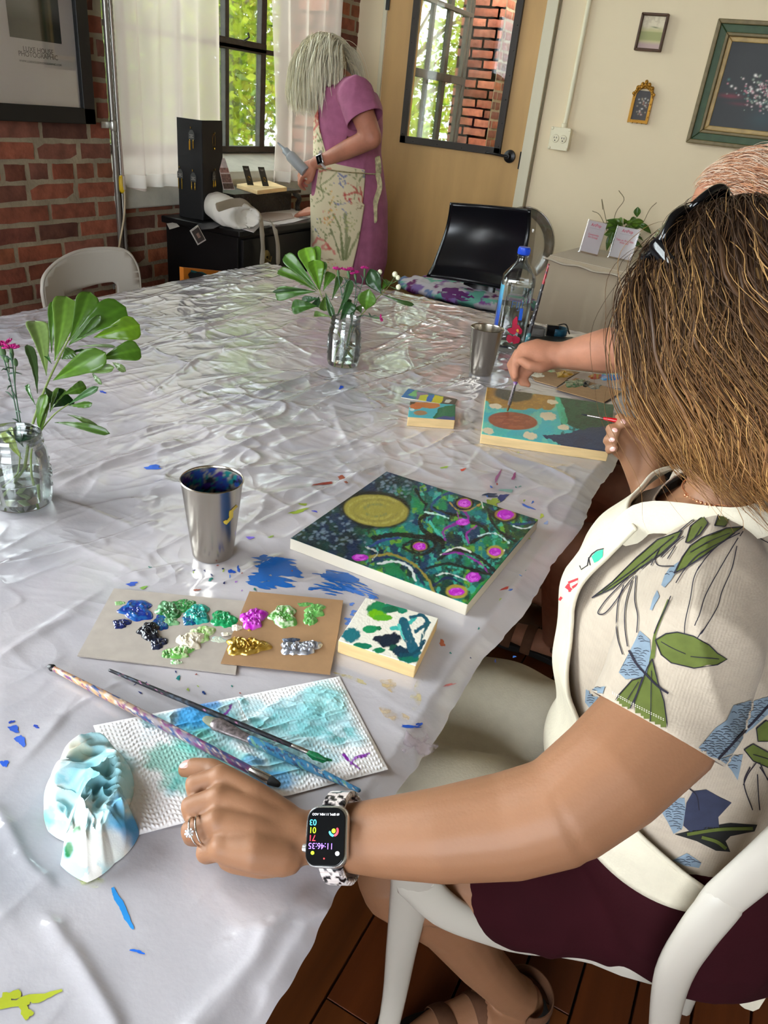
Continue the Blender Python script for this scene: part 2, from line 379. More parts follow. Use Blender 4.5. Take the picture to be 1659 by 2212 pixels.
# ================================================================ ROOM
WX, DY, RX, BY, HZ = -2.47, 4.25, 2.9, -2.6, 3.15
def brick_wall(name, P0, U, Nn, u0, u1, z0, z1, holes, depth, mcol, bcols, seed=1, course=.0695, full=.215, parent=None, thick=.3, rough=.0035, header=6, hphase=2, joint=.0175, off0=0):
    """real bricks standing proud of a mortar bed; P0 origin, U horizontal axis, Nn outward normal"""
    rr = random.Random(seed); U = A(U, dtype=float); Nn = A(Nn, dtype=float); Z = A([0, 0, 1.]); P0 = A(P0, dtype=float)
    mo = MB(); br = MB()
    us = sorted({u0, u1}.union(*[{h[0], h[1]} for h in holes])) if holes else [u0, u1]
    zs = sorted({z0, z1}.union(*[{h[2], h[3]} for h in holes])) if holes else [z0, z1]
    for a, b in zip(us[:-1], us[1:]):
        for c, d in zip(zs[:-1], zs[1:]):
            if any(h[0] <= (a+b)/2 <= h[1] and h[2] <= (c+d)/2 <= h[3] for h in holes): continue
            mo.prism([P0+U*a+Z*c, P0+U*b+Z*c, P0+U*b+Z*d, P0+U*a+Z*d], -Nn*thick)
    k = int(z0//course)
    while k*course < z1:
        za, zb = k*course+joint/2, (k+1)*course-joint/2; hd = header and k % header == hphase
        L = full*.5 if hd else full; u = u0-rr.uniform(0, L)*0-(k % 2)*L/2-off0+rr.uniform(-.02, .02)
        while u < u1:
            l = L*rr.uniform(.9, 1.08); a, b = max(u+joint/2, u0), min(u+l-joint/2, u1)
            spans = [(a, b)]
            for h in holes:
                if zb > h[2]+.01 and za < h[3]-.01:
                    ns = []
                    for (p, q) in spans:
                        if q <= h[0] or p >= h[1]: ns.append((p, q))
                        else:
                            if p < h[0]: ns.append((p, h[0]))
                            if q > h[1]: ns.append((h[1], q))
                    spans = ns
            for (p, q) in spans:
                if q-p < .025: continue
                nx = 6; nz = 4; uu = np.linspace(p, q, nx); zz = np.linspace(za, zb, nz); G = np.zeros((nz+2, nx+2, 3))
                dz0 = rr.uniform(-.002, .002); o = rr.uniform(-.5, 1)*rough+.004
                for i in range(nz+2):
                    for j in range(nx+2):
                        ii = min(max(i-1, 0), nz-1); jj = min(max(j-1, 0), nx-1); edge = ii in (0, nz-1) or jj in (0, nx-1); rim = i in (0, nz+1) or j in (0, nx+1)
                        ju, jz = (rr.uniform(-.0022, .0022), rr.uniform(-.0022, .0022)) if edge else (0, 0)
                        if rim: ju = jz = 0
                        cx_ = (.003 if jj == 0 else -.003 if jj == nx-1 else 0)*(0 if rim else .5)
                        hgt = -.006 if rim else o+(rr.uniform(-.001, .001) if not edge else -.0025)
                        G[i, j] = P0+U*(uu[jj]+ju+cx_)+Z*(zz[ii]+jz+dz0)+Nn*hgt
                c = A(rr.choice(bcols), dtype=float)*rr.uniform(.8, 1.15); br.sheet(G, np.tile(lin(np.clip(c, 0, 255)), (((nz+2)*(nx+2)), 1)))
            u += l
        k += 1
    mm = M('mortar'+name, mcol, .95, var=(9, .22), bump=(('n', 60, .6, .006), ('n', 12, .4, .01)))
    w = obj(name, mo, mm, parent, smooth=False)
    bm_ = M('brick_clay', (150, 80, 60), .85, attr=True, var=(22, .28), bump=(('n', 90, .5, .003), ('v', 50, .3, .003)))
    obj('brickwork', br, bm_, w)
    return w
BR = [(132, 74, 54), (138, 80, 58), (126, 68, 50), (146, 84, 56), (122, 68, 54), (134, 72, 50), (108, 66, 52), (128, 78, 62)]
H1 = (2.38, 4.02, .955, 2.75); H2 = (-1.65, .75, .95, 2.8); H3 = (4.75, 6.5, .955, 2.75)
wl = struct(brick_wall('wall_left', (WX, 0, 0), (0, 1, 0), (1, 0, 0), BY, 7.6, -.02, HZ, [H1, H2, H3], 0, (150, 136, 112), BR, seed=3, thick=.36))
# brick returns of the window openings (deep reveals)
for i, (hh, y, sgn) in enumerate([(H1, H1[1], -1), (H1, H1[0], 1), (H3, H3[1], -1)]):
    w = brick_wall('reveal', (WX-.36, y, 0), (1, 0, 0), (0, sgn, 0), 0, .355, .96, 2.75, [], 0, (176, 164, 140), [(166, 92, 70), (176, 106, 84), (150, 84, 66), (186, 112, 88)], seed=20+i, parent=wl, thick=.01, header=0)  # lighter brick and mortar colours stand in for daylight on the reveals
# sloping cement sills
for nm, hh in (('trim_1', H1), ('trim_2', H2), ('trim_3', H3)):
    s = MB(); y0, y1 = hh[0], hh[1]
    s.prism([(WX-.36, y0, 1.045), (WX-.02, y0, .985), (WX+.02, y0, .955), (WX+.02, y0, .86), (WX-.36, y0, .86)], (0, y1-y0, 0))
    struct(obj(nm, s, M('sill_cement', (190, 186, 172), .85, var=(8, .15), bump=(('n', 30, .5, .006),)), None, False, bevel=.008))
cream = M('cream_paint', (232, 213, 178), .7, var=(2.2, .03), bump=(('n', 120, .12, .002), ('n', 8, .1, .004)))
door_x0, door_x1 = -2.285, -1.405
b = MB(); b.box2((WX-.2, DY, 0), (door_x0-.02, DY+.14, HZ)); b.box2((door_x1+.02, DY, 0), (RX, DY+.14, HZ)); b.box2((door_x0-.02, DY, 2.12), (door_x1+.02, DY+.14, HZ))
struct(obj('wall_back', b, cream, None, False))
b = MB(); b.box2((-.7, DY+.14, 0), (-.6, 7.6, 2.86)); b.box2((WX, 7.5, 0), (-.6, 7.6, 2.86)); struct(obj('wall_sun_block', b, cream, None, False))  # unseen vestibule walls, added to keep the sun off the window bars
b = MB(); b.box2((RX, BY, 0), (RX+.1, DY+.14, HZ)); struct(obj('wall_right', b, M('plaster_grey', (140, 132, 116), .85), None, False))
b = MB(); b.box2((WX, BY-.12, 0), (-1., BY, HZ)); b.box2((1.4, BY-.12, 0), (RX, BY, HZ)); b.box2((-1., BY-.12, 0), (1.4, BY, 1.05)); b.box2((-1., BY-.12, 2.65), (1.4, BY, HZ))
struct(obj('wall_front', b, M('plaster_grey'), None, False))
b = MB(); b.box2((WX-.36, BY-.12, HZ), (RX+.1, DY+.14, HZ+.08)); b.box2((-1.75, DY+.14, 2.86), (-.6, 7.6, 2.94)); struct(obj('ceiling_and_sun_block', b, M('ceiling_boards', (112, 100, 84), .85), None, False))  # second box: unseen roof strip added to shade the vestibule from sun and sky
# floor boards, running away from the camera, orange-brown with dark seams
fl = MB(); rr = random.Random(8); x = WX-.4
while x < RX+.05:
    y = BY-.1-rr.uniform(0, 1.5)
    while y < 7.6:
        l = rr.uniform(1.4, 3.2); c = A(rr.choice([(84, 40, 12), (94, 48, 15), (78, 37, 12), (102, 54, 18)]), dtype=float)*rr.uniform(.88, 1.1)
        fl.box2((x+.0022, max(y, BY-.1)+.001, -.03), (x+.0928, min(y+l, 7.6)-.001, rr.uniform(-.0008, .0005)), lin(c)); y += l
    x += .095
fo = struct(obj('floor', fl, M('floor_boards', (150, 90, 40), .5, attr=True, spec=.3, var=(3, .25), bump=(('n', 40, .2, .002),), stretch=(9, .7, 1)), None, False, bevel=.0015))
b = MB(); b.box2((WX-.5, BY-.2, -.06), (RX+.1, 7.7, -.031)); obj('subfloor', b, M('dark_gap', (16, 10, 7), .9), fo, False)
b = MB(); b.box2((door_x1+.15, DY-.015, 0), (RX, DY, .12)); struct(obj('baseboard_back', b, M('cream_trim', (220, 210, 182), .5), None, False, bevel=.003))
b = MB(); b.tube([(WX+.03, -1, .52), (WX+.03, 1.65, .52)], .018); struct(obj('trim_4', b, M('grey_pipe', (120, 108, 92), .6)))
# steel window in the brick wall
steel = M('window_steel', (60, 54, 46), .6, var=(30, .25), bump=(('n', 80, .5, .002),))
def steel_window(name, X, y0, y1, z0, z1, vs_, hs_):
    t = MB(); w = .03
    t.box2((X-.02, y0, z0), (X+.02, y0+.04, z1)); t.box2((X-.02, y1-.04, z0), (X+.02, y1, z1)); t.box2((X-.02, y0, z0), (X+.02, y1, z0+.03)); t.box2((X-.02, y0, z1-.04), (X+.02, y1, z1))
    for (y, ww) in vs_: t.box2((X-.015, y-ww/2, z0), (X+.018, y+ww/2, z1))
    for (z, a, bb, hh) in hs_: t.box2((X-.016, a, z-hh/2), (X+.022, bb, z+hh/2))
    f = struct(obj(name, t, steel, None, False, bevel=.003))
    g = MB(); g.box2((X-.004, y0+.01, z0+.01), (X-.001, y1-.01, z1-.01)); obj('window_pane', g, pane_mat('window_glass', (.95, .98, .95), .06), f, False)
    return f
f = steel_window('window_1', -2.78, 2.38, 4.02, 1.04, 2.75, [(2.78, .022), (3.13, .022), (3.475, .03), (3.78, .045)], [(1.525, 2.4, 4.0, .022), (1.535, 3.40, 3.80, .05), (2.05, 2.4, 4.0, .022)])
lt = MB(); lt.tube([(-2.755, 3.60, 1.556), (-2.735, 3.615, 1.575), (-2.73, 3.60, 1.59)], .005); obj('window_latch', lt, steel, f)
steel_window('window_2', -2.78, -1.65, .75, 1.04, 2.8, [(-1.2, .03), (-.7, .03), (-.2, .03), (.3, .03)], [(1.6, -1.65, .75, .03), (2.2, -1.65, .75, .03)])
steel_window('window_3', -2.75, 4.75, 6.5, 1.04, 2.75, [(5.10, .022), (5.45, .022), (5.78, .03), (6.08, .06), (6.42, .03)], [(1.57, 5.5, 6.48, .055), (2.02, 4.8, 6.48, .03)])
# door: birch veneer slab with a screwed steel-framed glass
birch = M('birch_veneer', (196, 156, 100), .42, var=(2.6, .13), bump=(('n', 60, .06, .001),), stretch=(3.2, 1, .55))
gx0, gx1, gz0 = -2.105, -1.545, 1.19
d = MB(); d.box2((door_x0, DY-.01, .01), (gx0, DY+.035, 2.1)); d.box2((gx1, DY-.01, .01), (door_x1, DY+.035, 2.1)); d.box2((gx0, DY-.01, .01), (gx1, DY+.035, gz0)); d.box2((gx0, DY-.01, 2.0), (gx1, DY+.035, 2.1))
dr = struct(obj('door_1', d, birch, None, False))
dark = M('dark_steel', (58, 52, 48), .45, metal=.3)
fr = MB(); y0, y1 = DY-.028, DY-.008
for a, c in (((gx0-.025, gz0-.025), (gx0+.012, 2.03)), ((gx1-.012, gz0-.025), (gx1+.025, 2.03)), ((gx0-.025, gz0-.025), (gx1+.025, gz0+.012)), ((gx0-.025, 1.99), (gx1+.025, 2.03))): fr.box2((a[0], y0, a[1]), (c[0], y1, c[1]))
fo_ = obj('glass_frame', fr, dark, dr, False, bevel=.002)
sc = MB()
for z in np.arange(gz0+.02, 2., .11): sc.ell((gx0-.012, y0, z), .0035, seg=8, rings=6); sc.ell((gx1+.012, y0, z), .0035, seg=8, rings=6)
for x in np.arange(gx0+.06, gx1, .15): sc.ell((x, y0, gz0-.012), .0035, seg=8, rings=6)
obj('frame_screws', sc, M('black_screw', (24, 22, 20), .4), fo_)
g = MB(); g.box2((gx0, DY+.01, gz0), (gx1, DY+.015, 2.0)); obj('door_pane', g, pane_mat('door_glass', (.96, .98, .94), .07), dr, False)
blk = M('black_metal', (14, 14, 15), .35)
k = aty(1100, 338, DY-.02); h_ = MB(); h_.lathe([(0, -.004), (.03, -.004), (.033, .002), (.031, .012), (.014, .018), (.013, .05), (0, .052)], (k[0], DY-.01, k[2]), 32, (0, -1, 0))
h_.tube([(k[0], DY-.055, k[2]), (k[0]-.03, DY-.058, k[2]+.001), (k[0]-.12, DY-.056, k[2]+.006)], [.0105, .0095, .007], 12, flat=.7)
obj('door_handle', h_, blk, dr)
h_ = MB(); h_.box2((door_x1-.004, DY-.018, k[2]-.055), (door_x1+.012, DY-.008, k[2]+.03)); obj('strike_plate', h_, blk, dr, False)
h_ = MB(); h_.box2((door_x0-.012, DY-.02, 1.79), (door_x0+.008, DY-.008, 1.9)); obj('door_hinge', h_, blk, dr, False)
t = MB(); t.box2((door_x1+.004, DY-.022, 0), (door_x1+.062, DY, 2.16)); t.box2((door_x0-.03, DY-.012, 0), (door_x0-.006, DY, 2.16)); t.box2((door_x0-.02, DY-.02, 2.11), (door_x1+.06, DY, 2.17))
struct(obj('trim_5', t, M('cream_trim'), None, False, bevel=.003))
t = MB(); t.box2((door_x1+.064, DY-.006, 0), (door_x1+.074, DY, 2.16)); struct(obj('shadow_strip', t, M('shadow_gap', (132, 118, 92), .8), None, False))  # thin strip coloured to stand in for the shadow line beside the casing
# ---------------------------------------------------------------- outside: trees, ground
b = MB(); b.box2((-30, -14, -1.2), (-2.83, 24, -1.0)); struct(obj('ground', b, M('lawn', (96, 110, 50), .95, var=(1, .3)), None, False))
leafm = bpy.data.materials.new('tree_leaf'); leafm.use_nodes = True; nt = leafm.node_tree; N = nt.nodes; K = nt.links; N.remove(N['Principled BSDF'])
at = N.new('ShaderNodeAttribute'); at.attribute_name = 'Col'; df = N.new('ShaderNodeBsdfDiffuse'); tl = N.new('ShaderNodeBsdfTranslucent'); mx = N.new('ShaderNodeMixShader'); mx.inputs[0].default_value = .45
K.new(at.outputs[0], df.inputs[0]); K.new(at.outputs[0], tl.inputs[0]); K.new(df.outputs[0], mx.inputs[1]); K.new(tl.outputs[0], mx.inputs[2]); K.new(mx.outputs[0], N['Material Output'].inputs[0])
def tree(x, y, h, r, n, label, cols, seed, lo=.2):
    rg = np.random.default_rng(seed); o = thing('tree', label, 'tree', (x, y, -1.0), 'trees outside the windows')
    t = MB(); t.tube([(x, y, -1), (x+.1, y-.1, h*.3), (x-.1, y+.1, h*.7)], [.16, .12, .05], 8)
    for i in range(9):
        a = rg.uniform(0, 2*PI); z = rg.uniform(.1, .6)*h; t.tube([(x, y, z-.4), (x+math.cos(a)*r*.4, y+math.sin(a)*r*.4, z+.3), (x+math.cos(a)*r*.85, y+math.sin(a)*r*.85, z+.7)], [.05, .03, .012], 6)
    obj('trunk', t, M('bark', (120, 106, 84), .9), o)
    cl = 46; cc = rg.normal(size=(cl, 3)); cc /= np.linalg.norm(cc, axis=1)[:, None]; cc *= rg.uniform(.35, 1, (cl, 1))**.5
    cc = cc*[r, r, h*(1-lo)/2]+[x, y, -1+h*(1+lo)/2]
    k = rg.integers(0, cl, n); P = cc[k]+rg.normal(size=(n, 3))*r*.17; s = rg.uniform(.035, .075, n)
    a = rg.normal(size=(n, 3)); a /= np.linalg.norm(a, axis=1)[:, None]; bb = np.cross(a, rg.normal(size=(n, 3))); bb /= np.linalg.norm(bb, axis=1)[:, None]
    V = np.stack([P-a*s[:, None], P+bb*s[:, None]*.5, P+a*s[:, None], P-bb*s[:, None]*.5], 1).reshape(-1, 3)
    col = lin(A(cols)[rg.integers(0, len(cols), n)]*rg.uniform(.8, 1.15, (n, 1))); m = MB(); m.add(V, np.arange(4*n).reshape(-1, 4).tolist(), np.repeat(np.clip(col, 0, 1), 4, axis=0))
    me = tomesh(m, 'foliage'); link_mesh('foliage', me, leafm, o, False)
GR = [(126, 146, 84), (108, 130, 74), (140, 158, 94), (92, 116, 66)]; G2 = [(164, 178, 60), (178, 188, 72), (148, 170, 52)]; G3 = [(96, 120, 66), (80, 104, 58), (112, 130, 74)]
tree(-7.0, 7.6, 6.0, 1.9, 13000, 'yellow-green leafy tree close outside the tall window bars seen through the door', G2, 1)
tree(-8.6, 10.8, 7.5, 2.4, 14000, 'light green tree behind the yellow-green one, seen through the door glass', G2, 2)
tree(-9.5, 9.2, 4.6, 2.3, 12000, 'mid green tree outside the middle pane of the curtained window', GR, 3, .1)
tree(-6.3, 12.2, 6.5, 1.8, 15000, 'bright yellow-green tree filling the left of the door glass', G2, 8, .05)
tree(-6.4, 4.6, 4.4, 1.6, 11000, 'leafy tree outside the left curtain of the brick wall window', GR, 4, .05)
tree(-12.5, 13.5, 7.0, 3.2, 12000, 'dark green tree farthest away through the curtained window', G3, 5, .05)
tree(-13.5, 9.8, 8.2, 3.0, 12000, 'tall pale tree rising above the others outside the window', G3, 6, .05)
# ---------------------------------------------------------------- curtains
def curtain(label, y0, y1, z0, z1, nf, seed, side):
    n, m = 60, 150; u = np.linspace(0, 1, m); w = np.linspace(0, 1, n); UU, WW = np.meshgrid(u, w)
    y = y0+(y1-y0)*UU; 
    if side == 'r': y = y+(1-WW)**2*.0+.07*np.exp(-((WW-.1)/.25)**2)*(1-UU)
    X = WX+.045+.02*np.sin(UU*nf*2*PI+seed+.6*np.sin(3*WW+UU*4))*(1-.3*WW)+.012*np.sin(UU*nf*4.7+seed*2+WW*2)
    z = z0+(z1-z0)*WW+.012*np.sin(UU*nf*PI+1)*(1-WW)
    o = MB(); o.sheet(np.stack([X, y, z], -1)); c = obj('curtain', o, mix_mat('sheer_linen', (214, 196, 186), .3, .5), None)
    tag(c, label, 'curtain', 'sheer curtains')
    h = MB(); h.sheet(np.stack([X[:3]+.003, y[:3], z0+.05*w[:3, None]/w[2]+0*X[:3]], -1)); obj('curtain_hem', h, mix_mat('linen_hem', (240, 236, 230), .1, .5), c)
curtain('wide sheer white curtain hanging at the left half of the window above the sill', 2.36, 2.99, .945, 2.9, 5.5, 1.0, 'l')
curtain('sheer white curtain at the right of the window behind the standing woman', 3.36, 4.0, .94, 2.9, 4.6, 2.2, 'r')
# ---------------------------------------------------------------- conduits on the brick wall
cm = M('galvanised', (150, 146, 138), .35, metal=.7)
y_ = atx(250, 300, WX+.03)[1]
c = MB(); c.tube([(WX+.03, y_-.01, 0), (WX+.03, y_-.01, HZ)], .011, 12); cd1 = tag(obj('conduit', c, cm), 'straight grey metal conduit running up the brick wall beside the curtain', 'conduit')
for zz in (1.17, .56):
    s = MB(); s.box((WX+.018, y_-.035, zz), (.004, .045, .022)); s.tube([(WX+.03, y_-.01, zz-.011), (WX+.03, y_-.01, zz+.011)], .0135, 14); s.ell((WX+.021, y_-.045, zz), .004, seg=8, rings=6); obj('strap', s, M('zinc_strap', (190, 188, 180), .3, metal=.8), cd1)
c = MB(); n = 260; P = [(WX+.03, y_+.016, .3+2.8*i/n) for i in range(n)]; c.tube(P, [.0095 if i % 2 else .0078 for i in range(n)], 10); tag(obj('flexible_conduit', c, cm), 'ribbed flexible metal conduit beside the straight pipe on the brick wall', 'conduit')
c = MB(); c.tube([(WX+.04, y_+.006, .98), (WX+.04, y_+.006, .94)], .014, 12); obj('yellow_marker', c, M('yellow_tape', (206, 170, 20), .5), cd1)
c = MB(); c.tube(spline([(WX+.05, y_+.01, .97), (WX+.05, y_-.0, .85), (WX+.045, y_-.06, .62), (WX+.05, y_-.07, .3), (WX+.05, y_-.08, .02)]), .004, 8); tag(obj('cable', c, M('pale_cable', (190, 172, 140), .6)), 'thin pale cable hanging beside the metal conduit on the bricks', 'cable')
# ---------------------------------------------------------------- poster, left edge of the frame
px_ = WX+.035; p_r = atx(202, 264, px_)[1]; p_b = atx(150, 266, px_)[2]; fw = .052
t = thing('framed_poster', 'large black-framed studio poster with a dark portrait hanging on the brick wall', 'poster', (px_, p_r-.4, p_b))
f = MB(); L0 = p_r-.62; T0 = p_b+.9
for a, c_ in (((p_r-fw, p_b), (p_r, T0)), ((L0, p_b), (L0+fw, T0)), ((L0, p_b), (p_r, p_b+fw)), ((L0, T0-fw), (p_r, T0))): f.box2((px_-.018, a[0], a[1]), (px_+.014, c_[0], c_[1]))
obj('frame', f, M('black_frame', (12, 12, 14), .4), t, False, bevel=.002)
f = MB(); f.box2((px_-.012, L0+.02, p_b+.02), (px_-.004, p_r-.02, T0-.02)); obj('paper', f, M('poster_paper', (240, 232, 230), .5), t, False)
q0 = atx(22, 85, px_-.003); q1 = atx(133, 90, px_-.003)
G = np.zeros((90, 60, 3)); yy = np.linspace(q0[1], q1[1], 60); zz = np.linspace((q0[2]+q1[2])/2, (q0[2]+q1[2])/2+.34, 90); G[..., 0] = px_-.003; G[..., 1] = yy[None]; G[..., 2] = zz[:, None]
u = (G[..., 1]-yy[0])/(yy[-1]-yy[0]); v = (G[..., 2]-zz[0])/.34
g = lin((52, 54, 50))*np.ones(G.shape); g += ((sm(.12, .3, v)*sm(.62, .45, v))*.12*(1-.5*np.abs(u-.5)))[..., None]*lin((210, 214, 214))*2
fig = np.exp(-(((u-.62)/.17)**2)*2)*sm(.75, .7, v); g = g*(1-.75*fig[..., None])+.75*fig[..., None]*lin((62, 54, 44)); hnd = np.exp(-((u-.8)**2+(v-.42)**2)/.004); g += hnd[..., None]*.05
tr_ = sm(.5, .6, v+.1*vn(u*12, v*12)); g = g*(1-.8*tr_[..., None]); f = MB(); f.sheet(G, g.reshape(-1, 3)); obj('photograph', f, M('printed_photo', (90, 90, 90), .5, attr=True), t)
tm = M('poster_ink', (120, 112, 110), .6); o = atx(50, 110, px_-.003); o2 = atx(40, 120, px_-.003); o3 = atx(42, 133, px_-.003)
text('LUXE HOUSE', .021, o, (0, 1, 0), (0, 0, 1), tm, t); text('PHOTOGRAPHIC', .021, o2, (0, 1, 0), (0, 0, 1), tm, t); text('WWW.LUXEHOUSEPHOTOGRAPHIC.COM', .009, o3, (0, 1, 0), (0, 0, 1), tm, t)
f = MB(); f.box2((px_+.001, L0+.04, p_b+.04), (px_+.003, p_r-.04, T0-.04)); obj('glass', f, pane_mat('poster_glass', (1, 1, 1), .05), t, False)
# ---------------------------------------------------------------- outlet box + conduit on the cream wall
ivory = M('ivory_paint', (232, 222, 190), .45)
bx = aty(1212, 300, DY-.02); t = thing('outlet_box', 'square cream surface-mounted outlet box at the foot of the wall conduit', 'outlet', (bx[0], DY, bx[2]))
b = MB(); b.box((bx[0], DY-.025, bx[2]), (.1, .05, .1)); obj('box', b, ivory, t, False, bevel=.008)
b = MB(); b.box((bx[0], DY-.052, bx[2]), (.104, .004, .104)); [b.ell((bx[0]+i*.045, DY-.054, bx[2]+j*.045), (.008, .004, .008), seg=12, rings=8) for i in (-1, 1) for j in (-1, 1)]; obj('cover_plate', b, ivory, t, False, bevel=.002)
for i in (-1, 1):
    b = MB(); b.lathe([(0, .006), (.017, .005), (.019, 0)], (bx[0]+i*.02, DY-.054, bx[2]), 20, (0, -1, 0)); so = obj('socket', b, ivory, t)
    b = MB(); [b.box((bx[0]+i*.02+q*.006, DY-.061, bx[2]+.004), (.002, .003, .008)) for q in (-1, 1)]; b.ell((bx[0]+i*.02, DY-.061, bx[2]-.009), .003, seg=8, rings=6); obj('slot', b, M('black_slot', (20, 18, 16), .6), so, False)
tp = aty(1266, 0, DY-.02); c = MB(); c.tube([(bx[0]+.004, DY-.018, bx[2]+.05), (bx[0]+.006, DY-.014, bx[2]+.12), (bx[0]+.01, DY-.014, HZ)], .0115, 12); obj('connector', MB().lathe([(.016, 0), (.016, .02), (.012, .022)], (bx[0]+.004, DY-.02, bx[2]+.05), 16), ivory, t)
tag(obj('wall_conduit', c, ivory), 'cream painted conduit pipe running down the cream wall to the outlet box', 'conduit')
# ---------------------------------------------------------------- pictures on the cream wall
def px_wall(P, dy=0): return [aty(x, y, DY-dy) for x, y in P]
def rect_frame(t, c, w, h, prof, mats, y=DY):
    """prof: (inset0, inset1, depth) bands from outside in"""
    for k, (i0, i1, dp, m, nm) in enumerate(prof):
        f = MB(); a0, a1, b0, b1 = w/2-i0, w/2-i1, h/2-i0, h/2-i1
        for q in range(4):
            (ox, oz), (px, pz) = [((-a0, -b0), (a0, -b0)), ((a0, -b0), (a0, b0)), ((a0, b0), (-a0, b0)), ((-a0, b0), (-a0, -b0))][q]
            (ix, iz), (jx, jz) = [((-a1, -b1), (a1, -b1)), ((a1, -b1), (a1, b1)), ((a1, b1), (-a1, b1)), ((-a1, b1), (-a1, -b1))][q]
            f.prism([(c[0]+ox, y-.002, c[1]+oz), (c[0]+px, y-.002, c[1]+pz), (c[0]+jx, y-.002, c[1]+jz), (c[0]+ix, y-.002, c[1]+iz)], (0, -dp, 0))
        obj(nm, f, m, t, False, bevel=min(.004, (i1-i0)*.3))
def canvas_grid(c, w, h, y, n, m, fn):
    uu = np.linspace(-w/2, w/2, m); zz = np.linspace(-h/2, h/2, n); G = np.zeros((n, m, 3)); G[..., 0] = c[0]+uu[None]; G[..., 1] = y; G[..., 2] = c[1]+zz[:, None]
    u = (G[..., 0]-c[0])/w+.5; v = (G[..., 2]-c[1])/h+.5; b = MB(); b.sheet(G, fn(u, v).reshape(-1, 3)); return b
q = px_wall([(1552, 42), (1486, 308)]); H_ = q[0][2]-q[1][2]; cz = (q[0][2]+q[1][2])/2; x0 = (q[0][0]+q[1][0])/2; W_ = .66; cc = (x0+W_/2, cz)
t = thing('oil_painting', 'large flower oil painting in a green and gilt moulded frame', 'painting', (cc[0], DY, cz))
br_ = M('bronze_frame', (120, 104, 68), .5, var=(40, .15)); gn = M('green_frame', (54, 78, 44), .5, var=(30, .2)); gd = M('gilt_frame', (176, 146, 88), .45, var=(30, .2))
rect_frame(t, cc, W_, H_, [(0, .018, .045, br_, 'outer_moulding'), (.016, .05, .03, gn, 'green_band'), (.048, .062, .036, br_, 'inner_moulding'), (.062, .082, .02, gd, 'gilt_slip')], None)
def fl_(u, v):
    g = lin((26, 27, 24))*np.ones(u.shape+(3,)); g *= (.7+.6*fbm(u*6, v*6, 3))[..., None]
    r2 = random.Random(4)
    for i in range(240):
        a = r2.gauss(.42, .13); b2 = r2.gauss(.45, .09)+.12*abs(a-.4); s = r2.uniform(.004, .011); col = r2.choice([(225, 200, 196), (200, 130, 140), (150, 160, 140), (236, 230, 220), (60, 110, 100)])
        m = np.exp(-(((u-a)/s)**2+((v-b2)/s/1.3)**2)); g += m[..., None]*(lin(col)-g)*.9
    m = np.exp(-(((u-.12)/.09)**2+((v-.38)/.025)**2)); g += m[..., None]*(lin((120, 24, 44))-g)*.8; m = np.exp(-(((u-.22)/.09)**2+((v-.3)/.02)**2)); g += m[..., None]*(lin((90, 20, 36))-g)*.7
    m = np.exp(-(((u-.45)/.12)**2+((v-.15)/.12)**2)); g += m[..., None]*(lin((24, 56, 60))-g)*.7
    return g
obj('canvas', canvas_grid(cc, W_-.15, H_-.15, DY-.012, 200, 260, fl_), M('oil_canvas', (40, 40, 40), .45, attr=True, bump=(('n', 300, .2, .001),)), t)
q = px_wall([(1388, 28), (1447, 30), (1378, 110), (1430, 114)], .0); w_ = (q[1][0]-q[0][0]); H_ = q[0][2]-q[2][2]; cc = ((q[0][0]+q[3][0])/2, (q[0][2]+q[2][2])/2)
t = thing('small_picture', 'small landscape picture in a plain brown wooden box frame', 'picture', (cc[0], DY, cc[1]))
brn = M('walnut_frame', (78, 50, 28), .5, var=(20, .2)); rect_frame(t, cc, w_, H_, [(0, .011, .03, brn, 'frame')], None)
def ls(u, v):
    g = lin((196, 186, 130))*np.ones(u.shape+(3,)); g += sm(.62, .8, v+.12*fbm(u*4, v*4))[..., None]*(lin((222, 208, 176))-g); g += (sm(.55, .5, v)*sm(.22, .3, v)*.8)[..., None]*(lin((148, 150, 84))-g)
    g += sm(.25, .12, v)[..., None]*(lin((190, 160, 150))-g); g += (np.exp(-(((u-.6)/.16)**2+((v-.66+.1*(u-.6))/.018)**2)))[..., None]*(lin((96, 104, 60))-g); g += (.3*sm(.4, .7, fbm(u*9, v*12, 4)))[..., None]*(lin((150, 120, 70))-g)*sm(.5, .9, v)[..., None]; return g
obj('print', canvas_grid(cc, w_-.02, H_-.02, DY-.012, 80, 60, ls), M('picture_print', (90, 90, 90), .35, attr=True), t)
q = px_wall([(1348, 262), (1405, 266), (1392, 155)], .0); w_ = .098; zb = (q[0][2]+q[1][2])/2-.003; zt = q[2][2]; xc = (q[0][0]+q[1][0])/2+.004
t = thing('arched_picture', 'little still-life picture in an ornate arched gold frame', 'picture', (xc, DY, zb))
arch = lambda w, z0, z1, n=14: [(xc-w/2, z0), (xc+w/2, z0)]+[(xc+w/2*math.cos(a), z1+w/2*math.sin(a)) for a in np.linspace(0, PI, n)]
zs_ = zb+.112; out = arch(w_, zb, zs_); inn = arch(w_-.026, zb+.013, zs_)
f = MB(); n = len(out); gold = M('gold_leaf', (172, 122, 40), .35, metal=.6, bump=(('n', 160, .8, .003),))
V = [(x, DY-.002, z) for x, z in out]+[(x, DY-.022, z) for x, z in out]+[(x, DY-.018, z) for x, z in inn]+[(x, DY-.002, z) for x, z in inn]
f.add(V, [(k*n+i, k*n+(i+1) % n, ((k+1) % 4)*n+(i+1) % n, ((k+1) % 4)*n+i) for k in range(4) for i in range(n)])
for i in range(60):
    k = i/60*(n-1); a = int(k); fr_ = k-a; x = out[a][0]*(1-fr_)+out[(a+1) % n][0]*fr_; z = out[a][1]*(1-fr_)+out[(a+1) % n][1]*fr_; f.ell((x+(xc-x)*.09, DY-.021, z), .0034, seg=8, rings=6)
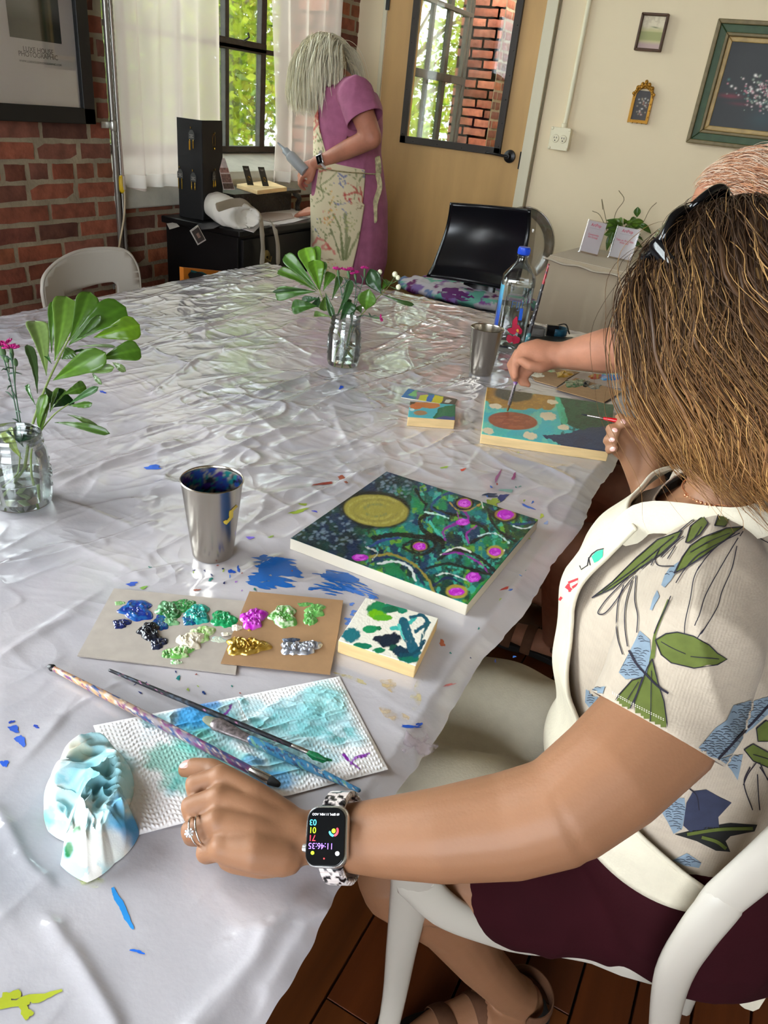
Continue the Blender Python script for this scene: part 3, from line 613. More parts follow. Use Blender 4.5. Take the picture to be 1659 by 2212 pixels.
for a in np.linspace(.25, PI-.25, 15): rr_ = .047+.004*math.sin(a*9); f.ell((xc+rr_*math.cos(a), DY-.022, zs_+rr_*math.sin(a)), (.0075, .006, .0075), seg=10, rings=6)
for a, d_ in ((PI/2, .062), (PI/2-.3, .054), (PI/2+.3, .054), (PI/2-.75, .05), (PI/2+.75, .05)): f.ell((xc+d_*math.cos(a), DY-.018, zs_+d_*math.sin(a)), (.009, .008, .011), seg=10, rings=8)
obj('frame', f, gold, t)
def still(u, v):
    g = lin((44, 34, 26))*np.ones(u.shape+(3,))*(.6+.8*fbm(u*7, v*7, 8))[..., None]; r2 = random.Random(6)
    for i in range(46):
        a = r2.gauss(.55, .2); b2 = r2.choice([r2.gauss(.32, .07), r2.gauss(.62, .07)]); m = np.exp(-(((u-a)/.05)**2+((v-b2)/.025)**2)); g += m[..., None]*(lin(r2.choice([(214, 206, 196), (150, 70, 54), (170, 150, 120), (90, 90, 70)]))-g)*.7
    return g
G = canvas_grid((xc, zb+.075), .072, .126, DY-.009, 90, 60, still); obj('print', G, M('picture_print'), t)
# ================================================================ TABLE AND SHEET
TZ = .75
tb = thing('work_table', 'long trestle work table hidden under the plastic sheet', 'table', (-1., 1.1, 0))
b = MB(); b.box2((-1.79, -.3, .705), (-.205, 2.5, .742)); obj('tabletop', b, M('table_board', (120, 96, 70), .6, var=(5, .1)), tb, False, bevel=.004)
for x in (-1.7, -.34):
    for y in (-.15, 2.3): b = MB(); b.tube([(x, y, .0), (x, y, .706)], .02, 14); obj('leg', b, M('table_leg', (60, 58, 56), .45, metal=.5), tb)
CREASE = [([(118, 979), (388, 911), (560, 847)], .006, 3.2), ([(128, 1029), (304, 979), (560, 891), (760, 810)], .010, 5), ([(128, 1053), (263, 995), (380, 960)], .007, 4), ([(125, 1076), (280, 1134)], .003, 2),
 ([(122, 1995), (180, 2090), (250, 2212)], .005, 4), ([(0, 1420), (120, 1340), (230, 1270)], .005, 3), ([(0, 1225), (150, 1190), (330, 1130)], .004, 3), ([(560, 850), (800, 760), (930, 690)], .006, 4), ([(640, 900), (760, 845), (1000, 770)], .006, 4),
 ([(300, 760), (500, 690), (700, 640)], .005, 4), ([(330, 850), (420, 780)], .006, 5), ([(140, 1550), (60, 1640)], .004, 3), ([(480, 980), (620, 930), (850, 880)], .004, 3), ([(520, 2010), (620, 1960), (700, 1890)], .008, 4), ([(560, 2120), (640, 2000), (700, 1960)], .008, 4),
 ([(400, 2212), (520, 2080), (560, 2010)], .006, 4), ([(0, 1750), (60, 1860), (110, 1900)], .004, 3), ([(560, 1130), (700, 1060), (820, 1010)], .003, 2.5), ([(1010, 1010), (1090, 900), (1130, 850)], .004, 2), ([(820, 640), (1000, 690), (1100, 720)], .006, 4), ([(250, 1250), (420, 1210)], .003, 2.5),
 ([(640, 620), (820, 600)], .009, 5), ([(430, 640), (640, 590)], .009, 5), ([(130, 700), (420, 620)], .008, 5), ([(900, 900), (760, 960), (640, 990)], .004, 3), ([(190, 800), (330, 740), (470, 700)], .006, 4)]
xs = np.arange(-1.835, -.1735, .0028); ys = np.arange(-.36, 2.56, .0028); GX, GY = np.meshgrid(xs, ys)
def dirn(a, b): p = atz(*a, TZ)[:2]; q = atz(*b, TZ)[:2]; return nrm(q-p)
dd = dirn((128, 1029), (560, 891)); U_ = GX*dd[0]+GY*dd[1]; V_ = -GX*dd[1]+GY*dd[0]
wx = .05*(fbm(GX*5, GY*5, 31, 3)-.5); wy = .05*(fbm(GX*5+9, GY*5, 41, 3)-.5)
def ridge(a, b, s): n = vn(a, b, s); return 1-np.abs(2*n-1)
r1 = ridge((U_+wx)*5, (V_+wy)*13, 3)**8; r2 = ridge((U_+wx)*12+4, (V_+wy)*20, 7)**7; r3 = ridge((GX+wx)*30, (GY+wy)*26, 11)**6; r4 = ridge((GX+wy)*70, (GY+wx)*64, 13)**2
far = sm(.35, 1.15, GY-.0*(GX))+.55*sm(-.55, -.95, GX); far = np.clip(far, 0, 1)*sm(-.16, -.5, GX+.0*GY)*.75+.3
patch = .45+.9*sm(.4, .62, fbm(GX*3.3, GY*3.3, 77, 3))
Hh = far*(patch*(.0030*r1+.0016*r2))+.0022*(fbm(GX*4, GY*4, 5, 3)-.5)+.0006*(fbm(GX*30, GY*30, 6, 3)-.5)
rc = random.Random(77); th0 = math.atan2(dd[1], dd[0]); x0_, y0_, gs = xs[0], ys[0], .0028
for k in range(1500):
    cx_, cy_ = rc.uniform(-1.83, -.18), rc.uniform(-.3, 2.55); fr = min(1, max(.0, (cy_-.45)/.7)*min(1, (-.12-cx_)/.35)+max(0, (-.5-cx_)*1.3)); fr = max(fr, .3)
    if rc.random() > .25+.75*fr: continue
    a = th0+rc.gauss(0, .42) if rc.random() < .6 else rc.uniform(0, PI); L_ = min(.42, .035+rc.expovariate(1/.085))*(.6+.6*fr); w = rc.uniform(.0035, .006)+L_*.012; hg = rc.uniform(.0006, .0022)*(.35+.65*fr)*(.6+L_*3); dx, dy = math.cos(a), math.sin(a); bd = rc.uniform(-.25, .25)/max(L_, .05)
    rx = abs(dx)*L_/2+abs(dy)*w*5+.01; ry = abs(dy)*L_/2+abs(dx)*w*5+.01; j0, j1 = max(0, int((cx_-rx-x0_)/gs)), min(len(xs), int((cx_+rx-x0_)/gs)+1); i0, i1 = max(0, int((cy_-ry-y0_)/gs)), min(len(ys), int((cy_+ry-y0_)/gs)+1)
    if j1 <= j0 or i1 <= i0: continue
    X = GX[i0:i1, j0:j1]-cx_; Y = GY[i0:i1, j0:j1]-cy_; s1_ = X*dx+Y*dy; d1 = -X*dy+Y*dx-bd*s1_*s1_; tp = np.clip(1-(2*s1_/L_)**2, 0, 1)**.7; Hh[i0:i1, j0:j1] += hg*tp*np.exp(-np.abs(d1)/w*np.where(d1 > 0, 1, .45))
for pts, w, hgt in CREASE:
    Q = [atz(*p, TZ)[:2] for p in spline(pts, 4)]; best = np.full(GX.shape, 1e9); sg = np.zeros(GX.shape)
    for p, q in zip(Q[:-1], Q[1:]):
        d = q-p; L = d @ d+1e-12; t = np.clip(((GX-p[0])*d[0]+(GY-p[1])*d[1])/L, 0, 1); ex = GX-p[0]-t*d[0]; ey = GY-p[1]-t*d[1]; ds = np.hypot(ex, ey)
        s_ = np.sign(d[0]*ey-d[1]*ex); sg = np.where(ds < best, s_, sg); best = np.minimum(best, ds)
    x_ = best*sg/w+.5*(vn(GX*20, GY*20, 3)-.5); Hh += hgt*.001*np.exp(-np.abs(x_)**1.5*np.where(x_ > 0, 1, .35))
FOOT = [((460, 1195), .036), ((1037, 808), .034), ((50, 1080), .05), ((740, 787), .05), ((1095, 745), .07)]
mask = np.ones(GX.shape)
for (p, r) in FOOT: c = atz(*p, TZ); mask *= sm(r, r+.03, np.hypot(GX-c[0], GY-c[1]))
def quadmask(pp, grow=.012):
    P = [atz(*p, TZ)[:2] for p in pp]; c = sum(P)/len(P); dm = np.full(GX.shape, -1e9)
    P2 = P if sum(P[i-1][0]*P[i][1]-P[i][0]*P[i-1][1] for i in range(len(P))) > 0 else P[::-1]
    for i in range(len(P2)): a = P2[i-1]; d = nrm(P2[i]-a); dm = np.maximum(dm, (GX-a[0])*d[1]-(GY-a[1])*d[0])
    return sm(0, grow+.02, dm-.006)
QUADS = [[(835, 1040), (1163, 1145), (1010, 1333), (627, 1185)], [(790, 1310), (947, 1355), (900, 1465), (728, 1412)], [(1052, 850), (1327, 890), (1315, 995), (1040, 955)], [(886, 880), (984, 890), (983, 926), (883, 918)],
 [(247, 1271), (533, 1300), (508, 1455), (170, 1415)], [(540, 1276), (742, 1297), (712, 1455), (478, 1435)], [(200, 1567), (733, 1460), (838, 1660), (297, 1802)], [(1130, 800), (1380, 800), (1340, 870), (1200, 870)], [(865, 840), (987, 860), (981, 880), (860, 860)], [(400, 1690), (700, 1700), (760, 1880), (420, 1860)], [(1120, 725), (1240, 725), (1235, 750), (1120, 748)], [(100, 1650), (200, 1570), (300, 1780), (190, 1900)]]
for q in QUADS: mask *= quadmask(q)
Z = TZ+np.where(Hh > 0, Hh*mask, Hh*.6)-.0003
# overhang: the free edges droop a little past the board, with a wavy torn hem
ex = np.maximum(0, GX+.203); Z = Z-ex*.32-.004*sm(0, .03, ex)*np.sin(GY*9+1)
ey = np.maximum(0, GY-2.505); Z = Z-ey*.5; exl = np.maximum(0, -1.795-GX); Z = Z-exl*.6
hem = .006*np.sin(GY*7.3)+.004*np.sin(GY*21+2)+.003*(vn(GY*60, GY*0, 9)-.5)
XX = GX+hem*sm(-.26, -.175, GX); YY = GY+.006*np.sin(GX*9)*sm(2.45, 2.55, GY)
XX = XX+.0
CG = np.stack([XX, YY, Z], -1); b = MB(); b.sheet(CG)
pl = bpy.data.materials.new('plastic_sheet'); pl.use_nodes = True; nt = pl.node_tree; N = nt.nodes; K = nt.links; P_ = N['Principled BSDF']
P_.inputs['Base Color'].default_value = L4((200, 197, 200)); P_.inputs['Roughness'].default_value = .13; P_.inputs['Specular IOR Level'].default_value = .75; P_.inputs['Coat Weight'].default_value = .9; P_.inputs['Coat Roughness'].default_value = .07
tc = N.new('ShaderNodeTexCoord'); n1 = N.new('ShaderNodeTexNoise'); n1.inputs['Scale'].default_value = 3.2; n1.inputs['Detail'].default_value = 5; K.new(tc.outputs['Object'], n1.inputs[0])
cr = N.new('ShaderNodeValToRGB'); cr.color_ramp.elements[0].position = .35; cr.color_ramp.elements[0].color = L4((168, 167, 174)); cr.color_ramp.elements[1].position = .65; cr.color_ramp.elements[1].color = L4((200, 194, 198)); K.new(n1.outputs[0], cr.inputs[0]); K.new(cr.outputs[0], P_.inputs['Base Color'])
mp = N.new('ShaderNodeMapping'); mp.inputs['Rotation'].default_value = (0, 0, -math.atan2(dd[1], dd[0])); mp.inputs['Scale'].default_value = (6, 11, 8); K.new(tc.outputs['Object'], mp.inputs[0])
nz = N.new('ShaderNodeTexNoise'); nz.inputs['Scale'].default_value = 1; nz.inputs['Detail'].default_value = 1.6; nz.inputs['Distortion'].default_value = 1.0; K.new(mp.outputs[0], nz.inputs[0])
ma = N.new('ShaderNodeMath'); ma.operation = 'SUBTRACT'; ma.inputs[1].default_value = .5; K.new(nz.outputs[0], ma.inputs[0]); mb_ = N.new('ShaderNodeMath'); mb_.operation = 'ABSOLUTE'; K.new(ma.outputs[0], mb_.inputs[0])
bp = N.new('ShaderNodeBump'); bp.invert = True; bp.inputs['Distance'].default_value = .03; K.new(mb_.outputs[0], bp.inputs['Height'])
sx = N.new('ShaderNodeSeparateXYZ'); K.new(tc.outputs['Object'], sx.inputs[0]); m1 = N.new('ShaderNodeMapRange'); m1.inputs['From Min'].default_value = .25; m1.inputs['From Max'].default_value = 1.3; m1.inputs['To Min'].default_value = .12; m1.inputs['To Max'].default_value = .4; K.new(sx.outputs[1], m1.inputs[0])
m2 = N.new('ShaderNodeMapRange'); m2.inputs['From Min'].default_value = -.2; m2.inputs['From Max'].default_value = -.6; m2.inputs['To Min'].default_value = .35; m2.inputs['To Max'].default_value = 1; K.new(sx.outputs[0], m2.inputs[0]); m3 = N.new('ShaderNodeMath'); m3.operation = 'MULTIPLY'; K.new(m1.outputs[0], m3.inputs[0]); K.new(m2.outputs[0], m3.inputs[1]); K.new(m3.outputs[0], bp.inputs['Strength'])
n3 = N.new('ShaderNodeTexNoise'); n3.inputs['Scale'].default_value = 160; n3.inputs['Detail'].default_value = 3; K.new(tc.outputs['Object'], n3.inputs[0]); b3 = N.new('ShaderNodeBump'); b3.inputs['Strength'].default_value = .12; b3.inputs['Distance'].default_value = .002; K.new(n3.outputs[0], b3.inputs['Height']); K.new(bp.outputs[0], b3.inputs['Normal']); K.new(b3.outputs[0], P_.inputs['Normal'])
cloth = obj('plastic_sheet', b, pl); tag(cloth, 'wrinkled translucent plastic sheet covering the whole table, spattered with paint', 'tablecloth')
def cz(x, y):
    i = (y-ys[0])/.0028; j = (x-xs[0])/.0028; i0 = int(min(max(i, 0), len(ys)-2)); j0 = int(min(max(j, 0), len(xs)-2)); return float(Z[i0:i0+2, j0:j0+2].mean())
def cloth_hit(x, y):
    p = atz(x, y, TZ); z = cz(p[0], p[1]); p = atz(x, y, z); return (tuple(p), (0, 0, 1))
# ---------------------------------------------------------------- paint marks on the sheet
ST = {}
def stain(col, poly, step=7, off=.0006): ST.setdefault(col, MB()); decal(ST[col], poly, cloth_hit, step, off)
def dry(cx, cy, rx, ry, col, n, seed, ang=0.):
    r = random.Random(seed); ca, sa = math.cos(ang), math.sin(ang)
    for i in range(n):
        v = r.uniform(-1, 1); u = r.uniform(-.75, .75)*math.sqrt(max(0, 1-v*v*.7)); l = r.uniform(.12, .5)*rx; w = r.uniform(.03, .11)*ry
        x, y = cx+u*rx*ca-v*ry*sa, cy+u*rx*sa+v*ry*ca; stain(col, blob(x, y, l, w+1, ang+r.uniform(-.12, .12), 12, .25, r.random()*99), 8)
B1 = (24, 96, 176)
dry(590, 1238, 56, 34, B1, 44, 1, .1); stain(B1, blob(600, 1232, 40, 14, .12, 20, .2, 4)); stain(B1, blob(575, 1250, 34, 9, .1, 20, .25, 7)); dry(735, 1255, 50, 18, B1, 24, 2, .25); stain(B1, blob(730, 1246, 34, 10, .2, 18, .3, 9)); dry(780, 1278, 44, 10, (70, 120, 200), 14, 3, .3); dry(700, 1275, 50, 8, B1, 10, 5, .1); dry(755, 1330, 14, 30, (90, 130, 210), 8, 6)
rs = random.Random(12)
SP = [(30, 1575, 14, 6, (50, 90, 190)), (45, 1600, 10, 12, (60, 100, 200)), (78, 1570, 7, 3, (40, 70, 170)), (10, 1650, 7, 9, (40, 90, 200)), (25, 1560, 6, 3, (40, 70, 170)), (285, 1262, 12, 4, (60, 90, 180)), (330, 1010, 22, 4, (60, 100, 190)), (222, 847, 6, 2.5, (40, 80, 200)), (297, 2056, 13, 4, (40, 110, 220)), (565, 2135, 7, 5, (30, 50, 160)), (885, 1570, 20, 3, (30, 80, 180)), (905, 1566, 6, 5, (30, 80, 180)),
 (645, 1105, 18, 4, (150, 170, 60)), (655, 1090, 7, 3, (150, 170, 60)), (700, 1045, 18, 3, (140, 60, 50)), (740, 1035, 12, 5, (150, 80, 60)), (1000, 1015, 5, 3, (190, 70, 50)), (1075, 1030, 3, 14, (150, 90, 130)), (960, 1010, 7, 2.5, (150, 180, 70)), (1065, 1085, 16, 7, (150, 170, 70)), (1060, 1070, 18, 4, (60, 70, 90)), (1095, 1060, 12, 4, (120, 160, 150)),
 (955, 1390, 7, 6, (170, 90, 60)), (970, 1480, 14, 2, (190, 110, 110)), (1090, 1272, 12, 2, (200, 70, 60)), (1140, 1250, 14, 3, (110, 160, 220)), (1105, 1275, 8, 2, (80, 120, 200)), (385, 1465, 5, 4, (30, 120, 120)), (440, 1497, 4, 3, (30, 60, 120)), (500, 1235, 8, 4, (30, 80, 180)), (455, 1252, 5, 3, (20, 120, 110)), (515, 1230, 3, 7, (40, 90, 190)), (425, 1275, 7, 2, (150, 70, 50)), (310, 1270, 8, 3, (130, 170, 80)),
 (540, 1162, 8, 3, (130, 110, 220)), (585, 1160, 6, 2, (150, 180, 80)), (680, 1105, 5, 2, (90, 90, 200)), (737, 837, 6, 2.5, (40, 90, 210)), (1085, 1075, 13, 6, (50, 60, 110)), (1140, 1095, 12, 3, (70, 110, 200)), (1180, 1130, 4, 4, (150, 170, 210)), (1170, 1115, 3, 6, (190, 200, 80)), (1110, 1030, 4, 7, (150, 80, 120)), (905, 1330+60, 4, 3, (150, 80, 60)), (1130, 1245, 3, 2, (20, 20, 30))]
for i, (x, y, rx, ry, c) in enumerate(SP): stain(c, blob(x, y, rx, ry, rs.uniform(-.3, .5), 14, .3, i), 6)
for i in range(60):
    x, y = rs.choice([(rs.gauss(1080, 60), rs.gauss(1050, 40)), (rs.gauss(470, 60), rs.gauss(1250, 30)), (rs.gauss(1000, 90), rs.gauss(1350, 90)), (rs.gauss(420, 90), rs.gauss(1480, 25)), (rs.gauss(1120, 60), rs.gauss(1180, 60))])
    stain(rs.choice([(60, 110, 190), (40, 120, 110), (150, 70, 60), (40, 50, 100), (150, 170, 80), (150, 100, 180)]), blob(x, y, rs.uniform(1.5, 4), rs.uniform(1.2, 2.5), rs.uniform(0, 3), 8, .3, i), 9)
stain((44, 140, 214), ribbon(spline([(243, 1918), (252, 1940), (262, 1955), (275, 1985), (288, 2008)]), [6, 7, 8, 10, 9, 12, 10, 12, 13, 14, 12, 14, 13, 15, 14, 14, 13, 12, 14, 13, 12, 13, 12, 14, 13, 10, 9, 8, 8, 8, 8, 6, 4]), 6)
for i, (x, y, rx, ry) in enumerate([(40, 2165, 48, 12), (90, 2155, 36, 8), (55, 2185, 14, 16), (20, 2155, 22, 14)]): stain((168, 176, 40), blob(x, y, rx, ry, -.2, 18, .3, i+60))
soft = {}
def softstain(col, x, y, rx, ry, seed): 
    m = soft.setdefault(col, MB()); decal(m, blob(x, y, rx, ry, .2, 22, .2, seed), cloth_hit, 9, .0004)
for k, (col, mb_s) in enumerate(ST.items()):
    obj('paint_mark', mb_s, M('dried_paint_%d' % k, col, .35), cloth)
tx = [((214, 184, 120), 840, 1480, 22, 10), ((206, 190, 130), 760, 1466, 30, 5), ((214, 196, 140), 900, 1500, 12, 30), ((216, 190, 150), 850, 1545, 26, 14), ((204, 190, 202), 905, 1600, 30, 40), ((202, 214, 130), 195, 1905, 30, 12)]
def film(name, col, a):
    m = bpy.data.materials.new(name); m.use_nodes = True; nt = m.node_tree; N = nt.nodes; K = nt.links; p = N['Principled BSDF']; p.inputs['Base Color'].default_value = L4(col); p.inputs['Roughness'].default_value = .3
    tc = N.new('ShaderNodeTexCoord'); n = N.new('ShaderNodeTexNoise'); n.inputs['Scale'].default_value = 60; n.inputs['Detail'].default_value = 4; K.new(tc.outputs['Object'], n.inputs[0]); mr = N.new('ShaderNodeMapRange'); mr.inputs['From Min'].default_value = .42; mr.inputs['From Max'].default_value = .62; mr.inputs['To Max'].default_value = a; K.new(n.outputs[0], mr.inputs[0]); K.new(mr.outputs[0], p.inputs['Alpha']); return m
for i, (col, x, y, rx, ry) in enumerate(tx):
    m = MB(); decal(m, blob(x, y, rx, ry, .3, 20, .25, i), cloth_hit, 8, .0005); obj('thin_stain', m, film('stain_wash_%d' % i, col, .6), cloth)
# ================================================================ THINGS ON THE TABLE
steelc = M('brushed_steel', (176, 168, 156), .24, metal=1., bump=(('n', 30, .05, .001),), stretch=(1, 1, .05))
def tumbler(px, label, dirty, s=1.):
    c = atz(*px, TZ); o = (c[0], c[1], TZ+.0005); t = thing('steel_tumbler', label, 'cup', o, 'stainless steel tumblers'); h = .121*s; r0, r1 = .0295*s, .0425*s
    b = MB(); b.lathe([(0, .002), (r0-.003, .002), (r0-.001, 0), (r0, .002), (r0+.001, .01), (r1, h-.002), (r1+.0012, h), (r1, h+.0012), (r1-.001, h), (r1-.0012, h-.003)], o, 56); obj('body', b, steelc, t)
    n, m = 46, 72; rr = np.concatenate([np.linspace(r1-.0012, r0, n-8), np.linspace(r0*.9, .0003, 8)]); zz = np.concatenate([np.linspace(h-.003, .006, n-8), np.full(8, .006)]); a = np.linspace(0, 2*PI, m, endpoint=False)
    G = np.zeros((n, m, 3)); G[..., 0] = c[0]+rr[:, None]*np.cos(a); G[..., 1] = c[1]+rr[:, None]*np.sin(a); G[..., 2] = o[2]+zz[:, None]
    base = lin((150, 144, 134))*np.ones((n, m, 3))
    if dirty:
        d = 1-zz[:, None]/h+0*a; q = fbm(a[None]*3+0*d, d*9, 5, 4); k = sm(.02, .3, d+.9*(q-.45)); base = base*(1-k[..., None])+k[..., None]*lin((16, 22, 40))
        for s_, cc, th in ((9, (60, 30, 110), .56), (12, (20, 110, 110), .58), (15, (30, 60, 130), .6)): k = sm(th, th+.04, fbm(a[None]*4+s_+0*d, d*12, s_, 3))*sm(.6, .3, d); base = base*(1-k[..., None])+k[..., None]*lin(cc)
    b = MB(); b.sheet(G, base.reshape(-1, 3), closed=False); i = np.arange(n*m).reshape(n, m); b.f += [(int(i[k, m-1]), int(i[k+1, m-1]), int(i[k+1, 0]), int(i[k, 0])) for k in range(n-1)]
    ins = obj('interior', b, M('stained_steel', (150, 150, 150), .35, attr=True, metal=.35) if dirty else steelc, t)
    if dirty:
        w = MB(); w.lathe([(0, h*.45), (r0+(r1-r0)*.45-.001, h*.45)], o, 40); obj('paint_water', w, M('dark_paint_water', (14, 20, 36), .08), t)
        bv = bvh_of([q for q in bpy.data.objects if q.parent == t and q.name.startswith('body')][0]); m = MB(); decal(m, ribbon(spline([(512, 1092), (500, 1105), (498, 1118), (488, 1130)]), [5]*8+[9]*8+[6]*9), bvh_hit(bv), 3, .0004); decal(m, blob(487, 1128, 5, 4), bvh_hit(bv), 3, .0004); obj('paint_drip', m, M('yellow_paint', (196, 170, 60), .4), t)
    return t
tumbler((460, 1195), 'brushed steel tumbler with dark paint inside, nearest the camera', True)
tumbler((1037, 806), 'clean steel tumbler in front of the tall water bottle', False, 1.0)
# ---- painted panels
def panel(name, label, top, zt, side, fn, n, parts='painted_face', cat='painting', bump=()):
    P = [atz(*p, zt) for p in top]; c = sum(P)/4; t = thing(name, label, cat, (c[0], c[1], TZ)); b = MB(); e = 0.0006
    b.prism([(p[0], p[1], zt-e) for p in P], (0, 0, -(zt-TZ-.0004))); obj('wooden_frame' if side else 'canvas_frame', b, M('pine_edge', (222, 190, 136), .6, var=(14, .14), stretch=(1, 1, 8)) if side else M('primed_edge', (204, 195, 178), .8), t, False, bevel=.0012)
    u = np.linspace(0, 1, n); UU, VV = np.meshgrid(u, u); G = (P[0]*(1-UU[..., None])+P[1]*UU[..., None])*(1-VV[..., None])+(P[3]*(1-UU[..., None])+P[2]*UU[..., None])*VV[..., None]
    F = G.reshape(-1, 3); p = Paint(F, (235, 230, 215)); fn(p); p.c = np.clip(p.c, 0, 1)
    lum = p.c.mean(1); hgt = .0004*(fbm(p.x/4, p.y/4, 3, 3)-.3); F = F.copy(); F[:, 2] = zt+hgt
    ed = ((UU < .001) | (UU > .999) | (VV < .001) | (VV > .999)).reshape(-1); F[ed, 2] = zt-e
    b = MB(); b.sheet(F.reshape(G.shape), p.c); obj(parts, b, M('acrylic_paint', (100, 100, 100), .3, attr=True, bump=(('n', 260, .25, .002),)), t); return t
def K3(x, y): return (360+x*.5063, 980+y*.5063)
def big(p):
    p.c[:] = lin((22, 92, 84)); S = lambda L: [K3(*q) for q in L]
    p.wash((16, 40, 92), 40, .5, 1, .8); p.wash((24, 130, 78), 34, .52, 2, .9); p.wash((16, 120, 128), 26, .56, 3, .8); p.wash((110, 160, 30), 16, .64, 4, .8); p.wash((16, 28, 40), 22, .6, 6, .8); p.wash((60, 180, 160), 12, .68, 9, .7)
    kx = (p.x-360)/.5063; ky = (p.y-980)/.5063; left = sm(60, -40, (kx-880)+.0*(ky)+(ky-250)*.25)+sm(1090, 1040, kx)*sm(200, 120, ky); left = np.clip(left, 0, 1)
    p.blend(left*.9, (24, 36, 48)); p.wash((20, 40, 84), 20, .55, 11, .6, mask=left)
    r = random.Random(3)
    for (cx, cy, sx, sy, n) in ((640, 320, 80, 50, 70), (960, 130, 70, 35, 46), (760, 350, 90, 50, 50), (1040, 150, 60, 30, 20)):
        for i in range(n): x, y = K3(r.gauss(cx, sx), r.gauss(cy, sy)); p.ell(x, y, r.uniform(2.5, 5), r.uniform(1.6, 3), (120, 140, 156), .5, r.uniform(-.5, .3), 0, i, r.uniform(.35, .8))
    p.wash((20, 130, 76), 14, .5, 21, .9, mask=np.exp(-(((kx-1100)/90)**2+((ky-230)/40)**2)*1.5)+np.exp(-(((kx-960)/130)**2+((ky-330)/28)**2)*1.5))
    p.ell(*K3(895, 240), 77, 41, (26, 28, 26), .1, .12); p.ell(*K3(893, 242), 71, 34, (150, 140, 62), .06, .1, .05)
    for k, (c, a) in enumerate((((176, 166, 90), .7), ((128, 120, 60), .6), ((176, 164, 84), .6), ((110, 124, 84), .6), ((160, 150, 74), .6))): p.line([K3(893+(118-k*22)*math.cos(t), 242+(56-k*10)*math.sin(t)) for t in np.linspace(.2*k, 5.6, 12)], 4, c, .62, k, a)
    BK = (20, 22, 24)
    for L, w, c, s in [([(1060, 150), (1100, 210), (1180, 250), (1280, 270)], 10, BK, 0), ([(1250, 160), (1170, 180), (1130, 230), (1180, 260)], 9, (24, 60, 120), .45), ([(1130, 250), (1080, 280), (1100, 330), (1180, 370)], 14, BK, 0), ([(880, 360), (980, 345), (1080, 355), (1170, 370), (1180, 400)], 16, BK, 0), ([(1110, 350), (1150, 390), (1090, 430), (1010, 400), (1050, 370)], 9, BK, 0),
        ([(870, 440), (960, 430), (1050, 470), (1110, 530), (1140, 590)], 9, (150, 134, 56), .3), ([(860, 470), (940, 440), (1040, 480), (1100, 560)], 7, (24, 40, 84), 0), ([(900, 470), (980, 460), (1040, 490), (1060, 540)], 8, (220, 226, 224), .35), ([(880, 500), (930, 480), (1000, 500), (1030, 550)], 9, (30, 120, 70), 0), ([(1370, 240), (1400, 310), (1480, 370), (1570, 380)], 9, BK, 0), ([(1380, 230), (1470, 300), (1570, 290)], 7, (24, 60, 110), .3), ([(1480, 310), (1530, 320), (1580, 300)], 4, (214, 224, 224), .3),
        ([(1260, 310), (1290, 290), (1370, 330), (1300, 380)], 11, BK, 0), ([(1290, 380), (1280, 340), (1320, 310)], 6, (150, 30, 150), .2), ([(1160, 450), (1240, 410), (1330, 440), (1400, 500)], 12, BK, 0), ([(1170, 430), (1240, 400), (1300, 420)], 5, (224, 224, 220), .3), ([(1180, 430), (1250, 425), (1340, 470), (1370, 510)], 6, (140, 30, 150), .25), ([(1110, 490), (1200, 470), (1320, 500), (1400, 520)], 10, BK, 0), ([(1150, 520), (1200, 510), (1280, 540)], 5, (214, 220, 214), .35), ([(1140, 560), (1200, 530), (1260, 560), (1270, 600)], 8, (24, 34, 84), 0),
        ([(1190, 370), (1180, 330), (1230, 300), (1290, 280), (1250, 220)], 8, (130, 30, 140), .25), ([(1240, 250), (1250, 290)], 5, (150, 50, 150), 0), ([(1330, 350), (1400, 340), (1460, 380)], 5, (190, 220, 220), .4), ([(1440, 410), (1420, 440), (1380, 430)], 5, (224, 224, 220), .3), ([(1450, 440), (1500, 380), (1560, 340)], 6, (24, 90, 100), 0), ([(1100, 250), (1160, 260), (1200, 275)], 5, (190, 230, 220), .4), ([(1120, 290), (1160, 340)], 8, (70, 190, 170), .4), ([(1000, 360), (920, 370), (860, 400)], 8, (40, 60, 130), .4), ([(1210, 210), (1240, 240), (1290, 240), (1340, 215)], 5, (176, 140, 60), .2), ([(1210, 570), (1230, 560), (1270, 575)], 5, (176, 140, 60), .2), ([(1300, 170), (1340, 200), (1350, 230)], 4, (210, 214, 214), .4), ([(850, 400), (900, 420), (880, 450)], 5, (190, 196, 190), .5), ([(1090, 150), (1120, 200), (1110, 240)], 9, (20, 90, 80), .3), ([(1290, 640), (1340, 560), (1400, 520)], 10, (40, 140, 60), .4)]:
        p.line(S(L), w*.62, c, s, int(L[0][0]), .95)
    for (x, y, rx, ry, rim) in [(1270, 212, 26, 17, 1), (1445, 260, 34, 20, 1), (1265, 292, 28, 14, 0), (1080, 396, 25, 15, 1), (825, 443, 32, 14, 0), (1402, 419, 25, 16, 2), (1308, 527, 30, 20, 0), (1236, 589, 32, 17, 2)]:
        X, Y = K3(x, y)
        if rim == 1: p.ell(X, Y, rx*.85, ry*.85, (20, 20, 22), .15); p.ell(X, Y, rx*.66, ry*.68, (150, 120, 60), .1)
        if rim == 2: p.ell(X, Y, rx*.75, ry*.85, (170, 150, 60), .15)
        p.ell(X, Y, rx*.53, ry*.53, (184, 20, 190), .12, 0, .15, x)
        for k in (.36, .2): p.line([(X+rx*k*math.cos(t), Y+ry*k*math.sin(t)) for t in np.linspace(.4, 5.4, 9)], 1.6, (222, 110, 224), 0, 1, .8, .8)
panel('painted_canvas', 'large square canvas with a gold moon and magenta swirls on dark green and navy', [(835, 1018), (1163, 1122), (1010, 1305), (627, 1162)], .7695, 0, big, 330)
